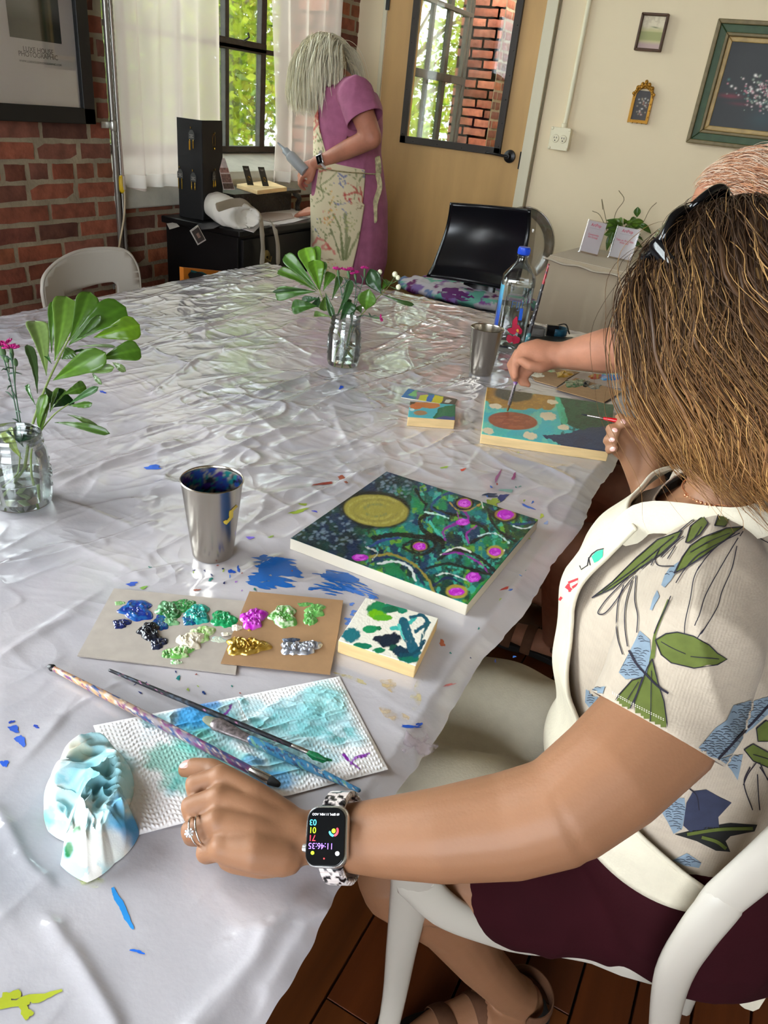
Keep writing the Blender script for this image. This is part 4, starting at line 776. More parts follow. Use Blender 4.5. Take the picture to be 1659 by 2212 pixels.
def blockp(p):
    for (x, y, rx, ry, c, a) in [(905, 660, 48, 34, (30, 130, 80), 0), (960, 655, 34, 20, (20, 130, 100), 0), (1000, 665, 26, 16, (24, 130, 100), .3), (900, 690, 40, 24, (110, 180, 20), .2), (925, 700, 36, 12, (90, 170, 40), 0), (950, 665, 34, 14, (24, 100, 70), 0), (870, 750, 34, 16, (24, 140, 90), 0), (905, 745, 12, 9, (14, 110, 70), 0), (785, 775, 38, 34, (30, 110, 120), -.3), (835, 820, 42, 12, (16, 120, 90), .1), (905, 838, 26, 12, (16, 120, 80), 0), (950, 795, 50, 28, (24, 36, 54), -.15), (905, 790, 26, 14, (24, 36, 54), 0), (970, 830, 22, 16, (20, 80, 66), 0), (1035, 870, 54, 22, (16, 110, 90), .15), (1000, 845, 34, 22, (24, 54, 76), .3)]:
        p.ell(*K3(x, y), rx*.5, ry*.5, c, .12, a, .3, x)
    for L, w, c, s in [([(960, 745), (1010, 740), (1060, 700)], 18, (60, 180, 170), 0), ([(1010, 720), (1030, 780), (1060, 850)], 44, (24, 90, 110), .35), ([(1040, 700), (1090, 690), (1110, 720), (1060, 760)], 14, (20, 84, 104), .3), ([(1120, 720), (1090, 780), (1080, 850)], 12, (30, 90, 100), .5), ([(1000, 860), (1060, 850), (1100, 800)], 16, (20, 70, 90), .3), ([(990, 730), (1010, 790)], 10, (90, 196, 186), .5)]:
        p.line([K3(*q) for q in L], w*.5, c, s, int(w), 1)
panel('practice_block', 'small square wood block with green and teal test swatches', [(790, 1291), (947, 1335), (898, 1438), (731, 1383)], .7695, 1, blockp, 190, 'swatches', 'block')
def K5(x, y): return (820+x*.3496, 420+y*.3496)
def sunf(p):
    p.c[:] = lin((70, 190, 184)); p.wash((60, 176, 190), 30, .5, 1, .7); p.wash((120, 214, 180), 20, .58, 3, .6); kx = (p.x-820)/.3496; ky = (p.y-420)/.3496
    p.poly([K5(1080, 1230), K5(1150, 1330), K5(1140, 1400), K5(1240, 1470), K5(1500, 1520), K5(1500, 1280), K5(1250, 1240)], (20, 84, 56), 1, 6); p.wash((12, 60, 40), 12, .52, 5, .8, 1, 2, ((kx > 1120) & (ky < 1500))*1.); p.line([K5(1090, 1260), K5(1120, 1330), K5(1140, 1400)], 14, (60, 190, 140), .4, 2, .8)
    p.poly([K5(1005, 1490), K5(1150, 1480), K5(1300, 1440), K5(1460, 1430), K5(1460, 1620), K5(1240, 1600), K5(1100, 1540)], (34, 56, 92), 1, 3); p.wash((28, 44, 80), 14, .5, 6, .7, 1, 2, ((ky > 1470+(kx-1000)*.05) & (kx > 1100))*1.)
    for (x, y, rx, ry) in [(700, 1230, 60, 50), (760, 1290, 80, 26), (860, 1300, 70, 30), (960, 1290, 70, 34), (1010, 1260, 70, 30), (1040, 1300, 40, 30), (1020, 1250, 60, 22)]: p.ell(*K5(x, y), rx*.38, ry*.38, (166, 122, 50), .1, .1, .15, x)
    p.wash((200, 150, 60), 7, .6, 8, .5, 1, 2, (ky < 1330)*(kx < 1090)*1.)
    p.ell(*K5(820, 1232), 42, 17, (68, 60, 40), .12, .1, .15); p.wash((100, 92, 60), 3, .6, 9, .6, 1, 1, np.exp(-(((kx-820)/110)**2+((ky-1232)/40)**2)*2))
    p.ell(*K5(822, 1400), 54, 19, (150, 76, 50), .05, .08, .03); p.wash((184, 110, 74), 6, .56, 12, .7, .5, 2, np.exp(-(((kx-822)/130)**4+((ky-1400)/46)**4)))
    for (x, y, rx, ry) in [(715, 1308, 38, 16), (1040, 1370, 48, 26), (1070, 1283, 34, 14), (930, 1490, 44, 22), (1135, 1440, 36, 16), (670, 1460, 34, 20)]: p.ell(*K5(x, y), rx*.36, ry*.36, (232, 214, 180), .1, .1, .3, x)
panel('sunflower_painting', 'oblong wood panel with a sunflower, red oval and clouds on turquoise', [(1052, 836), (1327, 874), (1315, 976), (1040, 937)], .772, 1, sunf, 260, 'painted_face')
def mini(p):
    p.c[:] = lin((64, 176, 190)); p.ell(*K5(230, 1290), 20, 6, (70, 60, 50)); p.ell(*K5(300, 1300), 26, 8, (200, 120, 60), .1, .1, .3); p.ell(*K5(225, 1310), 14, 6, (200, 110, 60), .1, 0, .3); p.poly([K5(330, 1380), K5(360, 1330), K5(420, 1300), K5(480, 1300), K5(480, 1400)], (24, 110, 76), 1, 3); p.poly([K5(340, 1385), K5(400, 1365), K5(480, 1375), K5(480, 1410), K5(360, 1410)], (60, 76, 130), 1, 2); p.ell(*K5(252, 1350), 15, 5, (160, 120, 80)); p.ell(*K5(200, 1330), 5, 3, (190, 220, 220))
panel('painting_study', 'tiny wood block painted as a study of the sunflower picture', [(886, 867), (984, 874), (983, 907), (881, 900)], .7715, 1, mini, 90)
def card(p):
    p.c[:] = lin((60, 130, 140)); p.poly([K5(130, 1260), K5(180, 1195), K5(220, 1210), K5(200, 1260)], (40, 110, 170)); p.poly([K5(170, 1240), K5(230, 1210), K5(260, 1250)], (120, 190, 120)); p.poly([K5(230, 1220), K5(300, 1230), K5(290, 1280), K5(220, 1270)], (140, 120, 150)); p.poly([K5(250, 1240), K5(330, 1240), K5(290, 1290), K5(230, 1280)], (200, 200, 60)); p.poly([K5(300, 1240), K5(340, 1240), K5(310, 1295), K5(280, 1290)], (40, 110, 190)); p.poly([K5(340, 1240), K5(400, 1250), K5(370, 1300), K5(315, 1300)], (214, 204, 50)); p.poly([K5(400, 1245), K5(490, 1265), K5(470, 1310), K5(370, 1300)], (90, 84, 74)); p.poly([K5(410, 1265), K5(445, 1272), K5(430, 1288), K5(395, 1282)], (220, 220, 210))
panel('colour_card', 'flat colour sample card lying behind the tiny painted study block', [(882, 839), (988, 862), (981, 876), (866, 857)], .7535, 0, card, 80, 'printed_face', 'card')
# ---- cardboard palettes with dabs of paint
def K4(x, y): return (140+x*.5184, 1220+y*.5184)
def dab(t, x, y, rx, ry, c, c2, z, name='paint_dab', hgt=.006, metal=0, seed=0, ang=0, K=K4, sc=.5184):
    X, Y = K(x, y); P0 = atz(X, Y, z); ex = atz(X+1, Y, z)-P0; ey = atz(X, Y+1, z)-P0; n, m = 26, 48; ph = [random.Random(seed+x).uniform(0, 6) for _ in range(3)]
    th = np.linspace(0, 2*PI, m, endpoint=False); R_ = np.linspace(0, 1, n); rim = 1+.14*np.sin(2*th+ph[0])+.12*np.sin(3*th+ph[1])+.09*np.sin(5*th+ph[2])+.05*np.sin(9*th)
    u = R_[:, None]*rim*rx*sc*np.cos(th); v = R_[:, None]*rim*ry*sc*np.sin(th); ca, sa = math.cos(ang), math.sin(ang); u, v = u*ca-v*sa, u*sa+v*ca
    G = P0+u[..., None]*ex+v[..., None]*ey; d = R_[:, None]+0*th; sw = fbm(u/6+seed, v/6+2*fbm(u/9, v/9, 3), seed, 3); rg = 1-np.abs(2*vn(u/5+3*sw, v/5, seed+4)-1)
    H = hgt*(1-d**4)*(.25+.6*rg*sw*1.6+.25*fbm(u/12, v/12, 7)); H[-1] = -.0003; G[..., 2] = z+H; k = sm(.45, .6, sw); col = lin(c)*(1-k[..., None])+lin(c2)*k[..., None]
    i = np.arange(n*m).reshape(n, m); b = MB(); b.sheet(G, col.reshape(-1, 3)); b.f += [(int(i[q, m-1]), int(i[q+1, m-1]), int(i[q+1, 0]), int(i[q, 0])) for q in range(n-1)]
    obj(name, b, M('metallic_paint' if metal else 'wet_paint', (100, 100, 100), .22 if not metal else .3, attr=True, metal=.75 if metal else 0, coat=.5), t)
def palette(label, poly, z, col, dabs, K=K4, sc=.5184, grp='cardboard palettes'):
    P = [atz(*K(*q), z) for q in poly]; c = sum(P)/len(P); t = thing('cardboard_palette', label, 'palette', (c[0], c[1], TZ), grp); b = MB()
    b.prism(P, (0, 0, -.0016)); obj('cardboard', b, M('card_%d_%d' % (col[0], col[2]), col, .85, var=(60, .06), bump=(('n', 200, .1, .001),)), t, False)
    for q in dabs: dab(t, *q[:6], z, seed=int(q[0]) % 17, hgt=q[6] if len(q) > 6 else .005, metal=q[7] if len(q) > 7 else 0, K=K, sc=sc)
    return t
palette('grey board palette with blue, black, teal and cream dabs of paint', [(205, 98), (760, 152), (712, 455), (52, 378)], .7525, (172, 162, 152), [(228, 160, 20, 10, (120, 170, 110), (140, 180, 120), .001), (300, 190, 78, 40, (24, 50, 140), (30, 90, 160), .004), (236, 245, 36, 22, (24, 34, 84), (30, 40, 100), .003), (400, 240, 36, 30, (24, 90, 140), (20, 40, 110), .003), (390, 325, 34, 30, (26, 30, 50), (34, 40, 64), .003), (352, 278, 52, 34, (14, 16, 26), (20, 24, 36), .008),
    (430, 190, 52, 36, (30, 96, 44), (120, 176, 130), .006), (490, 170, 48, 30, (60, 140, 70), (40, 120, 60), .003), (440, 235, 40, 18, (130, 180, 130), (60, 130, 80), .003), (555, 205, 58, 38, (16, 130, 126), (60, 184, 164), .006), (530, 232, 40, 22, (20, 80, 130), (16, 120, 130), .004), (665, 228, 56, 38, (16, 134, 76), (40, 160, 100), .005), (525, 318, 62, 38, (224, 214, 190), (236, 228, 208), .007), (572, 288, 50, 36, (150, 190, 110), (204, 214, 170), .004), (640, 312, 30, 14, (200, 206, 186), (170, 200, 196), .001), (480, 364, 58, 26, (110, 176, 84), (190, 212, 160), .005), (424, 374, 20, 18, (80, 150, 70), (150, 190, 120), .004), (462, 406, 22, 11, (120, 180, 110), (200, 214, 180), .003)])
palette('brown kraft card palette with magenta, gold and silver dabs, overlapping the grey one', [(770, 110), (1160, 148), (1138, 290), (1105, 455), (650, 408)], .7545, (160, 124, 88), [(785, 225, 56, 42, (180, 20, 180), (214, 90, 214), .007), (912, 215, 64, 42, (90, 160, 70), (200, 220, 180), .007), (1045, 190, 46, 26, (90, 160, 76), (120, 180, 100), .003), (1020, 225, 26, 32, (90, 160, 76), (130, 186, 110), .004), (1000, 165, 30, 9, (110, 170, 90), (90, 150, 80), .001), (716, 262, 20, 15, (226, 216, 196), (236, 228, 210), .004), (672, 288, 20, 8, (226, 216, 196), (200, 200, 180), .002), (768, 272, 8, 5, (170, 130, 50), (190, 150, 60), .002),
    (757, 340, 82, 42, (176, 136, 40), (206, 170, 80), .009, 1), (950, 350, 50, 30, (164, 170, 184), (200, 204, 214), .008, 1), (1010, 345, 54, 30, (150, 158, 178), (206, 210, 220), .007, 1), (940, 315, 34, 12, (70, 80, 100), (90, 100, 120), .002)])
palette('brown card palette with white and gold dabs behind the sunflower panel', [(920, 1095), (1080, 1075), (1240, 1098), (1150, 1150), (1095, 1188), (960, 1150)], .7525, (176, 142, 106), [(975, 1115, 46, 14, (230, 224, 206), (240, 236, 220), .004), (1140, 1112, 48, 20, (190, 146, 40), (214, 176, 84), .007, 1), (1060, 1090, 30, 8, (190, 200, 160), (150, 190, 140), .002)], K5, .3496)
palette('grey card palette with gold, red and bright blue dabs, farthest right', [(1235, 1098), (1590, 1118), (1490, 1196), (1150, 1142)], .7525, (188, 172, 158), [(1330, 1126, 42, 14, (190, 150, 50), (190, 60, 50), .006, 1), (1440, 1128, 74, 24, (20, 110, 200), (60, 160, 210), .005), (1425, 1108, 50, 14, (110, 190, 190), (60, 180, 160), .004), (1440, 1096, 34, 7, (60, 200, 90), (90, 210, 130), .003)], K5, .3496)
palette('brown card palette with dark green and black dabs touching the sunflower panel', [(1090, 1202), (1212, 1132), (1497, 1216), (1385, 1285)], .7545, (168, 134, 96), [(1205, 1170, 56, 26, (50, 96, 60), (40, 84, 54), .004), (1240, 1150, 26, 10, (70, 110, 76), (50, 90, 60), .003), (1275, 1170, 26, 18, (16, 18, 20), (30, 34, 36), .008), (1330, 1188, 42, 15, (100, 104, 98), (90, 92, 88), .002)], K5, .3496)
# ---------------------------------------------------------------- brushes
def brush(name, label, a, b, za, zb, segs, group=None):
    """segs: (part, t0, t1, radii list) along a->b (px ends at heights za, zb)"""
    P0 = atz(*a, za) if not isinstance(a, np.ndarray) else a; P1 = atz(*b, zb) if not isinstance(b, np.ndarray) else b
    t = thing(name, label, 'paintbrush', (P0+P1)/2, group)
    for (nm, t0, t1, rad, mat, fl, colfn) in segs:
        n = len(rad) if colfn is None else 90; tt = np.linspace(t0, t1, n); rr_ = np.interp(np.linspace(0, 1, n), np.linspace(0, 1, len(rad)), rad); m = MB(); seg = 24
        pts = [P0+(P1-P0)*q for q in tt]; m.tube(pts, rr_, seg, flat=fl, ref=(0, 0, 1))
        o = obj(nm, m, mat, t)
        if colfn: vcol(o, lambda V: colfn((V-P0) @ (P1-P0)/((P1-P0) @ (P1-P0)), V))
    return t
def speckle(base, cols, sc=300, th=.56):
    def f(tt, V):
        c = lin(base(tt) if callable(base) else np.tile(base, (len(tt), 1)))
        for i, (cc, t_) in enumerate(cols): k = sm(t_, t_+.04, fbm(V[:, 0]*sc*.7+V[:, 2]*sc+i*9, V[:, 1]*sc+V[:, 2]*sc*.5, i+3, 3)); c = c*(1-k[:, None])+k[:, None]*lin(cc)
        return c
    return f
bpnt = M('painted_handle', (100, 100, 100), .35, attr=True, coat=.3); bris = M('bristle', (60, 60, 56), .8, attr=False, bump=(('n', 900, .6, .001),)); fer = M('ferrule_steel', (176, 172, 168), .25, metal=.95)
def baseA(t): 
    a, b_, c = A([196, 150, 104]), A([150, 140, 144]), A([84, 70, 112]); u = np.clip(t, 0, 1)[:, None]
    return np.where(u < .3, a, np.where(u < .5, a+(b_-a)*(u-.3)/.2, b_+(c-b_)*np.clip((u-.5)/.3, 0, 1)))
dk = M('dark_lacquer', (26, 26, 30), .35); 
brush('paintbrush', 'long bare-wood brush with a paint-crusted purple grip and dark worn handle tip', (108, 1440), (600, 1694), .757, .765, [('handle_tip', 0, .012, [.003, .0042], dk, None, None), ('handle', .014, .9, [.0029, .0037, .0044, .0046, .0048, .0048, .0044, .004], bpnt, None, speckle(baseA, [((200, 190, 180), .6), ((120, 60, 110), .62), ((50, 80, 130), .62), ((150, 130, 120), .68)])), ('ferrule', .9, .97, [.0045, .0048], fer, None, None), ('bristles', .97, 1.0, [.0048, .003], M('dark_bristle', (34, 36, 40), .8), None, None)], 'paintbrushes on the paper towel')
brush('paintbrush', 'slim black brush with green paint on its bristles', (237, 1448), (704, 1641), .7565, .766, [('handle', 0, .86, [.0018, .0024, .0028, .003, .0027, .0024], bpnt, None, speckle((26, 28, 34), [((190, 120, 160), .76), ((60, 70, 84), .66)])), ('ferrule', .858, .925, [.0024, .0026, .0024], fer, None, None), ('bristles', .925, 1.0, [.0026, .0036, .0015], M('green_bristle', (20, 104, 64), .35, var=(400, .5)), .8, None)], 'paintbrushes on the paper towel')
brush('paintbrush', 'flat brush with a blue spattered handle lying bristles up-left', (447, 1554), (775, 1707), .7615, .7575, [('bristles', 0, .08, [.005, .0085], M('grey_bristle', (126, 130, 110), .85, bump=(('n', 900, .6, .001),)), .5, None), ('ferrule', .075, .31, [.0088, .0075, .0058, .005], M('caked_ferrule', (128, 118, 120), .35, metal=.5, var=(260, .6)), .55, None), ('handle', .305, 1., [.0048, .0052, .0052, .0046, .0038, .003, .0022], bpnt, None, speckle((62, 132, 176), [((190, 190, 180), .68), ((60, 90, 130), .6), ((110, 160, 140), .66), ((40, 60, 90), .7)]))], 'paintbrushes on the paper towel')
d_ = MB(); decal(d_, blob(690, 1640, 20, 8, .2, 16, .3, 3), plane_hit(.7645), 5); obj('paint_mark', d_, M('green_bristle'), bpy.data.objects['paintbrush.001'])
# ---------------------------------------------------------------- paper towel
cor = [(201, 1566), (733, 1460), (839, 1661), (297, 1803)]; Pt = [atz(*q, .752) for q in cor]; n, m = 300, 420
u = np.linspace(0, 1, m); v = np.linspace(0, 1, n); UU, VV = np.meshgrid(u, v); G = (Pt[0]*(1-UU[..., None])+Pt[1]*UU[..., None])*(1-VV[..., None])+(Pt[3]*(1-UU[..., None])+Pt[2]*UU[..., None])*VV[..., None]
X_, Y_ = proj(G); Lm = np.linalg.norm(Pt[1]-Pt[0]); Wm = np.linalg.norm(Pt[3]-Pt[0]); a_ = UU*Lm; b_ = VV*Wm
wet = sm(.42, .6, fbm(a_*14, b_*16, 3, 3)+.28*np.exp(-(((UU-.5)/.42)**2+((VV-.45)/.35)**2)*1.2)+.12*(UU > .55)*(VV < .6)-.05)
wet = wet*sm(0, .07, UU)*sm(0, .06, VV)*sm(1, .93, UU)*sm(1, .8, VV)
wave = b_+.0035*np.sin(a_*2*PI/.03)+.0; dots = (.5+.5*np.sin(wave*2*PI/.0062))*(.5+.5*np.sin(a_*2*PI/.004))
cr_ = (1-np.abs(2*fbm(a_*30+2*vn(a_*9, b_*9, 8), b_*60, 9, 3)-1))**3
Hh = .0009*dots*(1-.6*wet)+.0028*wet*cr_+.004*sm(.5, .8, fbm(a_*9, b_*9, 12, 3))+.0012; edge = np.minimum(np.minimum(UU, 1-UU)*Lm, np.minimum(VV, 1-VV)*Wm); Hh *= sm(-.002, .006, edge); G[..., 2] += Hh-.001
G[..., 2] += .004*np.exp(-((UU-.42-.1*VV)/.03)**2)*sm(.2, .7, VV)
col = lin((240, 238, 240))*np.ones(G.shape)
def bl(mask, c):
    global col; col = col*(1-np.clip(mask, 0, 1)[..., None])+np.clip(mask, 0, 1)[..., None]*lin(c)
nn = fbm(X_/26, Y_/16, 4, 4)
bl(wet*(.55+.5*(nn-.3)), (124, 196, 208)); bl(wet*sm(.5, .7, fbm(X_/40, Y_/26, 14, 3))*.7, (92, 176, 180))
for (x, y, rx, ry, c, a) in [(425, 1548, 55, 34, (40, 150, 216), .9), (400, 1575, 40, 20, (60, 160, 220), .8), (455, 1520, 26, 14, (30, 130, 210), .7), (590, 1690, 60, 26, (70, 160, 220), .75), (545, 1650, 30, 14, (90, 170, 224), .7), (370, 1640, 70, 40, (60, 170, 150), .7), (395, 1690, 60, 30, (60, 176, 160), .6), (420, 1600, 60, 30, (110, 204, 190), .6), (700, 1520, 60, 50, (140, 206, 206), .6), (640, 1560, 80, 40, (128, 198, 206), .6), (490, 1560, 30, 30, (110, 190, 200), .5), (660, 1640, 90, 36, (140, 206, 222), .6), (480, 1640, 60, 30, (90, 196, 190), .5)]:
    r = np.hypot((X_-x)/rx, (Y_-y)/ry)+.5*(fbm(X_/18, Y_/18, int(x), 3)-.5); bl(a*sm(1.1, .6, r), c)
pv = Paint(G.reshape(-1, 3), (240, 238, 240)); pv.c = col.reshape(-1, 3)
for L, w in (([(480, 1546), (492, 1538), (500, 1522)], 5), ([(470, 1548), (486, 1545)], 5), ([(744, 1632), (756, 1645), (776, 1660)], 5), ([(758, 1650), (770, 1636), (797, 1628)], 5), ([(742, 1630), (752, 1640)], 7), ([(780, 1636), (790, 1632)], 6)): pv.line(L, w, (128, 24, 160), .3, int(L[0][0]), .9)
for (x, y) in ((370, 1512), (384, 1508), (520, 1503), (560, 1570), (318, 1570), (690, 1545)): pv.ell(x, y, 5, 2.5, (30, 90, 100), .4, .3, .3, x, .7)
b = MB(); b.sheet(G, np.clip(pv.c, 0, 1)); o = obj('paper_towel', b, M('tissue_paper', (240, 240, 240), .9, attr=True, bump=(('n', 700, .15, .001),))); tag(o, 'flat quilted paper towel soaked with turquoise and blue paint under the brushes', 'paper towel')
# crumpled tissue
OUT = [(205, 1588), (165, 1605), (124, 1660), (95, 1745), (104, 1797), (148, 1822), (130, 1870), (188, 1908), (248, 1866), (302, 1802), (276, 1752), (277, 1650), (240, 1612)]
cc_ = A([195, 1745.]); n, m = 150, 300; th = np.linspace(0, 2*PI, m, endpoint=False); oa = sorted([(math.atan2(q[1]-cc_[1], q[0]-cc_[0]) % (2*PI), math.hypot(q[0]-cc_[0], q[1]-cc_[1])) for q in OUT])
oa = [(oa[-1][0]-2*PI, oa[-1][1])]+oa+[(oa[0][0]+2*PI, oa[0][1])]; R0 = np.interp(th, [q[0] for q in oa], [q[1] for q in oa]); R_ = np.linspace(0, 1, n)[:, None]
PX = cc_[0]+R_*R0*np.cos(th); PY = cc_[1]+R_*R0*np.sin(th); G = np.zeros((n, m, 3))
for i in range(n):
    v_ = np.stack([(PX[i]-CX)/FPX, (PY[i]-CY)/FPX, np.ones(m)], 1) @ RR; G[i] = v_*((TZ-CAMZ)/v_[:, 2])[:, None]+CAM
q = fbm(G[..., 0]*16, G[..., 1]*16, 3, 3); g1 = 1-np.abs(2*vn(G[..., 0]*24+3*q, G[..., 1]*20+2*q, 5)-1); g2 = 1-np.abs(2*vn(G[..., 0]*52+5*q, G[..., 1]*44-4*q, 6)-1); g3 = 1-np.abs(2*vn(G[..., 0]*105+9*q, G[..., 1]*90+6*q, 8)-1)
dome = np.clip(1-R_**3, 0, 1)+0*th; Hh = dome*(.004+.022*g1+.013*g2+.006*g3)+.012*np.exp(-((R_-.75)/.2)**2)*(1-R_**6); G[..., 2] = TZ+.001+Hh; G[..., 0] += .004*(g2-.5)*dome; G[..., 1] += .004*(g3-.5)*dome
pv = Paint(G.reshape(-1, 3), (240, 238, 232)); pv.wash((150, 206, 216), 40, .46, 2, .8); 
for (x, y, rx, ry, c, a) in [(190, 1680, 60, 46, (126, 198, 214), .8), (240, 1650, 40, 30, (150, 210, 220), .6), (275, 1800, 34, 40, (50, 150, 215), .9), (250, 1770, 20, 50, (90, 180, 230), .7), (104, 1765, 14, 26, (60, 180, 120), .8), (168, 1800, 12, 16, (10, 124, 70), 1), (148, 1835, 10, 18, (10, 110, 60), 1), (140, 1740, 40, 40, (160, 214, 220), .6), (170, 1620, 30, 20, (224, 220, 196), .8), (220, 1830, 60, 40, (244, 242, 234), .8)]: pv.ell(x, y, rx, ry, c, .35, .2, .25, x, a)
b = MB(); b.sheet(G, pv.c); i = np.arange(n*m).reshape(n, m); b.f += [(int(i[q, m-1]), int(i[q+1, m-1]), int(i[q+1, 0]), int(i[q, 0])) for q in range(n-1)]
o = obj('crumpled_tissue', b, M('tissue_paper')); tag(o, 'crumpled paper towel with blue and green stains beside the ringed hand', 'paper towel')
# ---------------------------------------------------------------- flower jars
glassm = pane_mat('jar_glass', (.95, .975, .97), .09, rough=.01); waterm = M('water', (236, 244, 240), .0, trans=1, ior=1.33)
lf = bpy.data.materials.new('glossy_leaf'); lf.use_nodes = True; nt = lf.node_tree; N = nt.nodes; K = nt.links; p_ = N['Principled BSDF']; at_ = N.new('ShaderNodeAttribute'); at_.attribute_name = 'Col'; K.new(at_.outputs[0], p_.inputs['Base Color']); p_.inputs['Roughness'].default_value = .28; p_.inputs['Specular IOR Level'].default_value = .4
tl_ = N.new('ShaderNodeBsdfTranslucent'); K.new(at_.outputs[0], tl_.inputs[0]); mx_ = N.new('ShaderNodeMixShader'); mx_.inputs[0].default_value = .14; K.new(p_.outputs[0], mx_.inputs[1]); K.new(tl_.outputs[0], mx_.inputs[2]); K.new(mx_.outputs[0], N['Material Output'].inputs[0])
stemm = M('green_stem', (112, 128, 60), .5, var=(60, .2))
def leaf(parent, P0, P1, w, seed=0, col=(86, 122, 34), obo=.62, droop=.12, name='leaf', tilt=None):
    r = random.Random(seed); P0, P1 = A(P0), A(P1); L = np.linalg.norm(P1-P0); ax = nrm(P1-P0); view = nrm(CAM-(P0+P1)/2)
    side = nrm(np.cross(ax, view)); nn_ = np.cross(side, ax); tl = r.uniform(-.5, .5) if tilt is None else tilt; side = side*math.cos(tl)+nn_*math.sin(tl); nn_ = np.cross(side, ax)
    n, m = 18, 9; G = np.zeros((n, m, 3)); cols = np.zeros((n, m, 3))
    for i in range(n):
        t = i/(n-1); wt = (math.sin(PI*t**(1/(.35+obo)) if t > 0 else 0) if obo < .6 else (max(0, t)**.95*(1-max(0, (t-obo)/(1-obo))**2.2)**.5*1.0/obo if t < 1 else 0)); wt = max(min(wt, 1.15), .03 if t < 1 else .0)
        c = P0+ax*L*t+nn_*(L*droop*(math.sin(PI*t*.9))-.0*t)+A([0, 0, -1])*L*droop*.6*t*t
        for j in range(m):
            s_ = (j/(m-1)-.5)*2; G[i, j] = c+side*s_*w/2*wt+nn_*(abs(s_)**1.4*w*.16*wt)+nn_*.0008*math.sin(t*30)*(abs(s_)); vein = math.exp(-(s_/.10)**2); cols[i, j] = lin(col)*(1+.9*vein*(1-t*.6))*(.92+.16*r.random()*0+.08*math.sin(t*40+abs(s_)*6))
    b = MB(); b.sheet(G, np.clip(cols, 0, 1)); return obj(name, b, lf, parent, solid=.0005)
def jar(base, label, r, h, wl, seed):
    c = atz(*base, TZ); o = (c[0], c[1], TZ+.0008); t = thing('glass_jar', label, 'jar', o, 'glass jars of flowers'); b = MB()
    b.lathe([(0, .003), (r*.8, .001), (r*.93, .003), (r, .012), (r, h*.70), (r*.97, h*.76), (r*.90, h*.80), (r*.89, h*.84), (r*.93, h*.855), (r*.93, h*.87), (r*.89, h*.885), (r*.885, h*.93), (r*.905, h*.94), (r*.905, h*.95), (r*.885, h*.96), (r*.885, h*.99), (r*.86, h), (r*.84, h*.99), (r*.845, h*.8), (r*.955, h*.7), (r*.955, .014), (0, .008)], o, 56)
    n_ = 20
    for k in range(2):
        a0 = seed+k*PI; pts = [A(o)+A([(r+.0008)*math.cos(a0+.42*math.cos(q)), (r+.0008)*math.sin(a0+.42*math.cos(q)), h*.42+h*.2*math.sin(q)]) for q in np.linspace(0, 2*PI, 30)]; b.tube(pts, .0009, 6, caps=False)
        for q in range(6): b.ell(A(o)+A([(r)*math.cos(a0+.1*(q-2.5)), r*math.sin(a0+.1*(q-2.5)), h*.42+h*.05*math.sin(q*2)]), (.003, .003, .004), seg=8, rings=6)
    obj('glass', b, glassm, t); w = MB(); w.lathe([(0, .009), (r*.95, .014), (r*.952, wl), (0, wl)], o, 48); obj('water', w, waterm, t)
    return c
def sprig(name, label, cat, stem, rad, leaves, d, K_, sc, group, leafcol=(86, 122, 34), seed=0, stemmat=None):
    """stem: list of (x,y,dd); leaves: (x0,y0,x1,y1,width px, [colour],[dd0,dd1])"""
    pt = lambda x, y, dd: pd(*K_(x, y), d+dd); P = [pt(*q) for q in stem]; t = thing(name, label, cat, P[0], group); b = MB(); b.tube(spline(P, 5), [rad*(1-.55*i/(5*(len(P)-1))) for i in range(5*(len(P)-1)+1)], 8); obj('stem', b, stemmat or stemm, t)
    r = random.Random(seed)
    for i, q in enumerate(leaves):
        c = q[5] if len(q) > 5 else tuple(A(leafcol)*r.uniform(.85, 1.12)); d0, d1 = (q[6] if len(q) > 6 else (0, r.uniform(-.03, .03)))
        leaf(t, pt(q[0], q[1], d0), pt(q[2], q[3], d1), q[4]*sc*d/FPX, seed+i, c, q[7] if len(q) > 7 else .68)
    return t
def KA(x, y): return (x*.3376, 560+y*.3376)
c1 = jar((50, 1085), 'clear glass jar of water at the left edge holding leafy stems', .0445, .118, .045, .9)
dj = float((RR @ (c1-CAM))[2]); D2 = (52, 96, 36)
sprig('leafy_branch', 'tall branch of broad green spoon-shaped leaves standing in the left jar', 'branch', [(85, 1560, .02), (150, 1380, .01), (190, 1130, 0), (240, 960, 0), (300, 800, 0), (380, 630, 0), (445, 500, 0)], .0028,
 [(445, 520, 570, 178, 128, (76, 112, 34)), (350, 650, 412, 205, 150, (112, 148, 60)), (330, 600, 350, 240, 60, (70, 104, 34)), (440, 550, 806, 275, 165, (66, 104, 26)), (600, 500, 893, 395, 140, (96, 132, 26)), (480, 520, 640, 330, 50, (60, 92, 30)), (340, 775, 680, 560, 130, (82, 120, 34)), (640, 640, 898, 560, 120, (76, 116, 32)), (480, 720, 735, 670, 55, (110, 140, 70)), (720, 660, 808, 708, 40, (90, 110, 60)), (298, 745, 215, 372, 125, (130, 156, 88)), (240, 860, 165, 525, 58, (66, 90, 50)), (228, 935, 180, 790, 32, D2), (395, 640, 470, 575, 80, (70, 100, 40)), (330, 670, 290, 600, 30, D2), (590, 720, 655, 792, 28, (96, 120, 74)), (500, 560, 740, 545, 20, (120, 140, 96)), (380, 640, 540, 570, 16, D2)], dj, KA, .3376, 'stems in the left jar', seed=3)
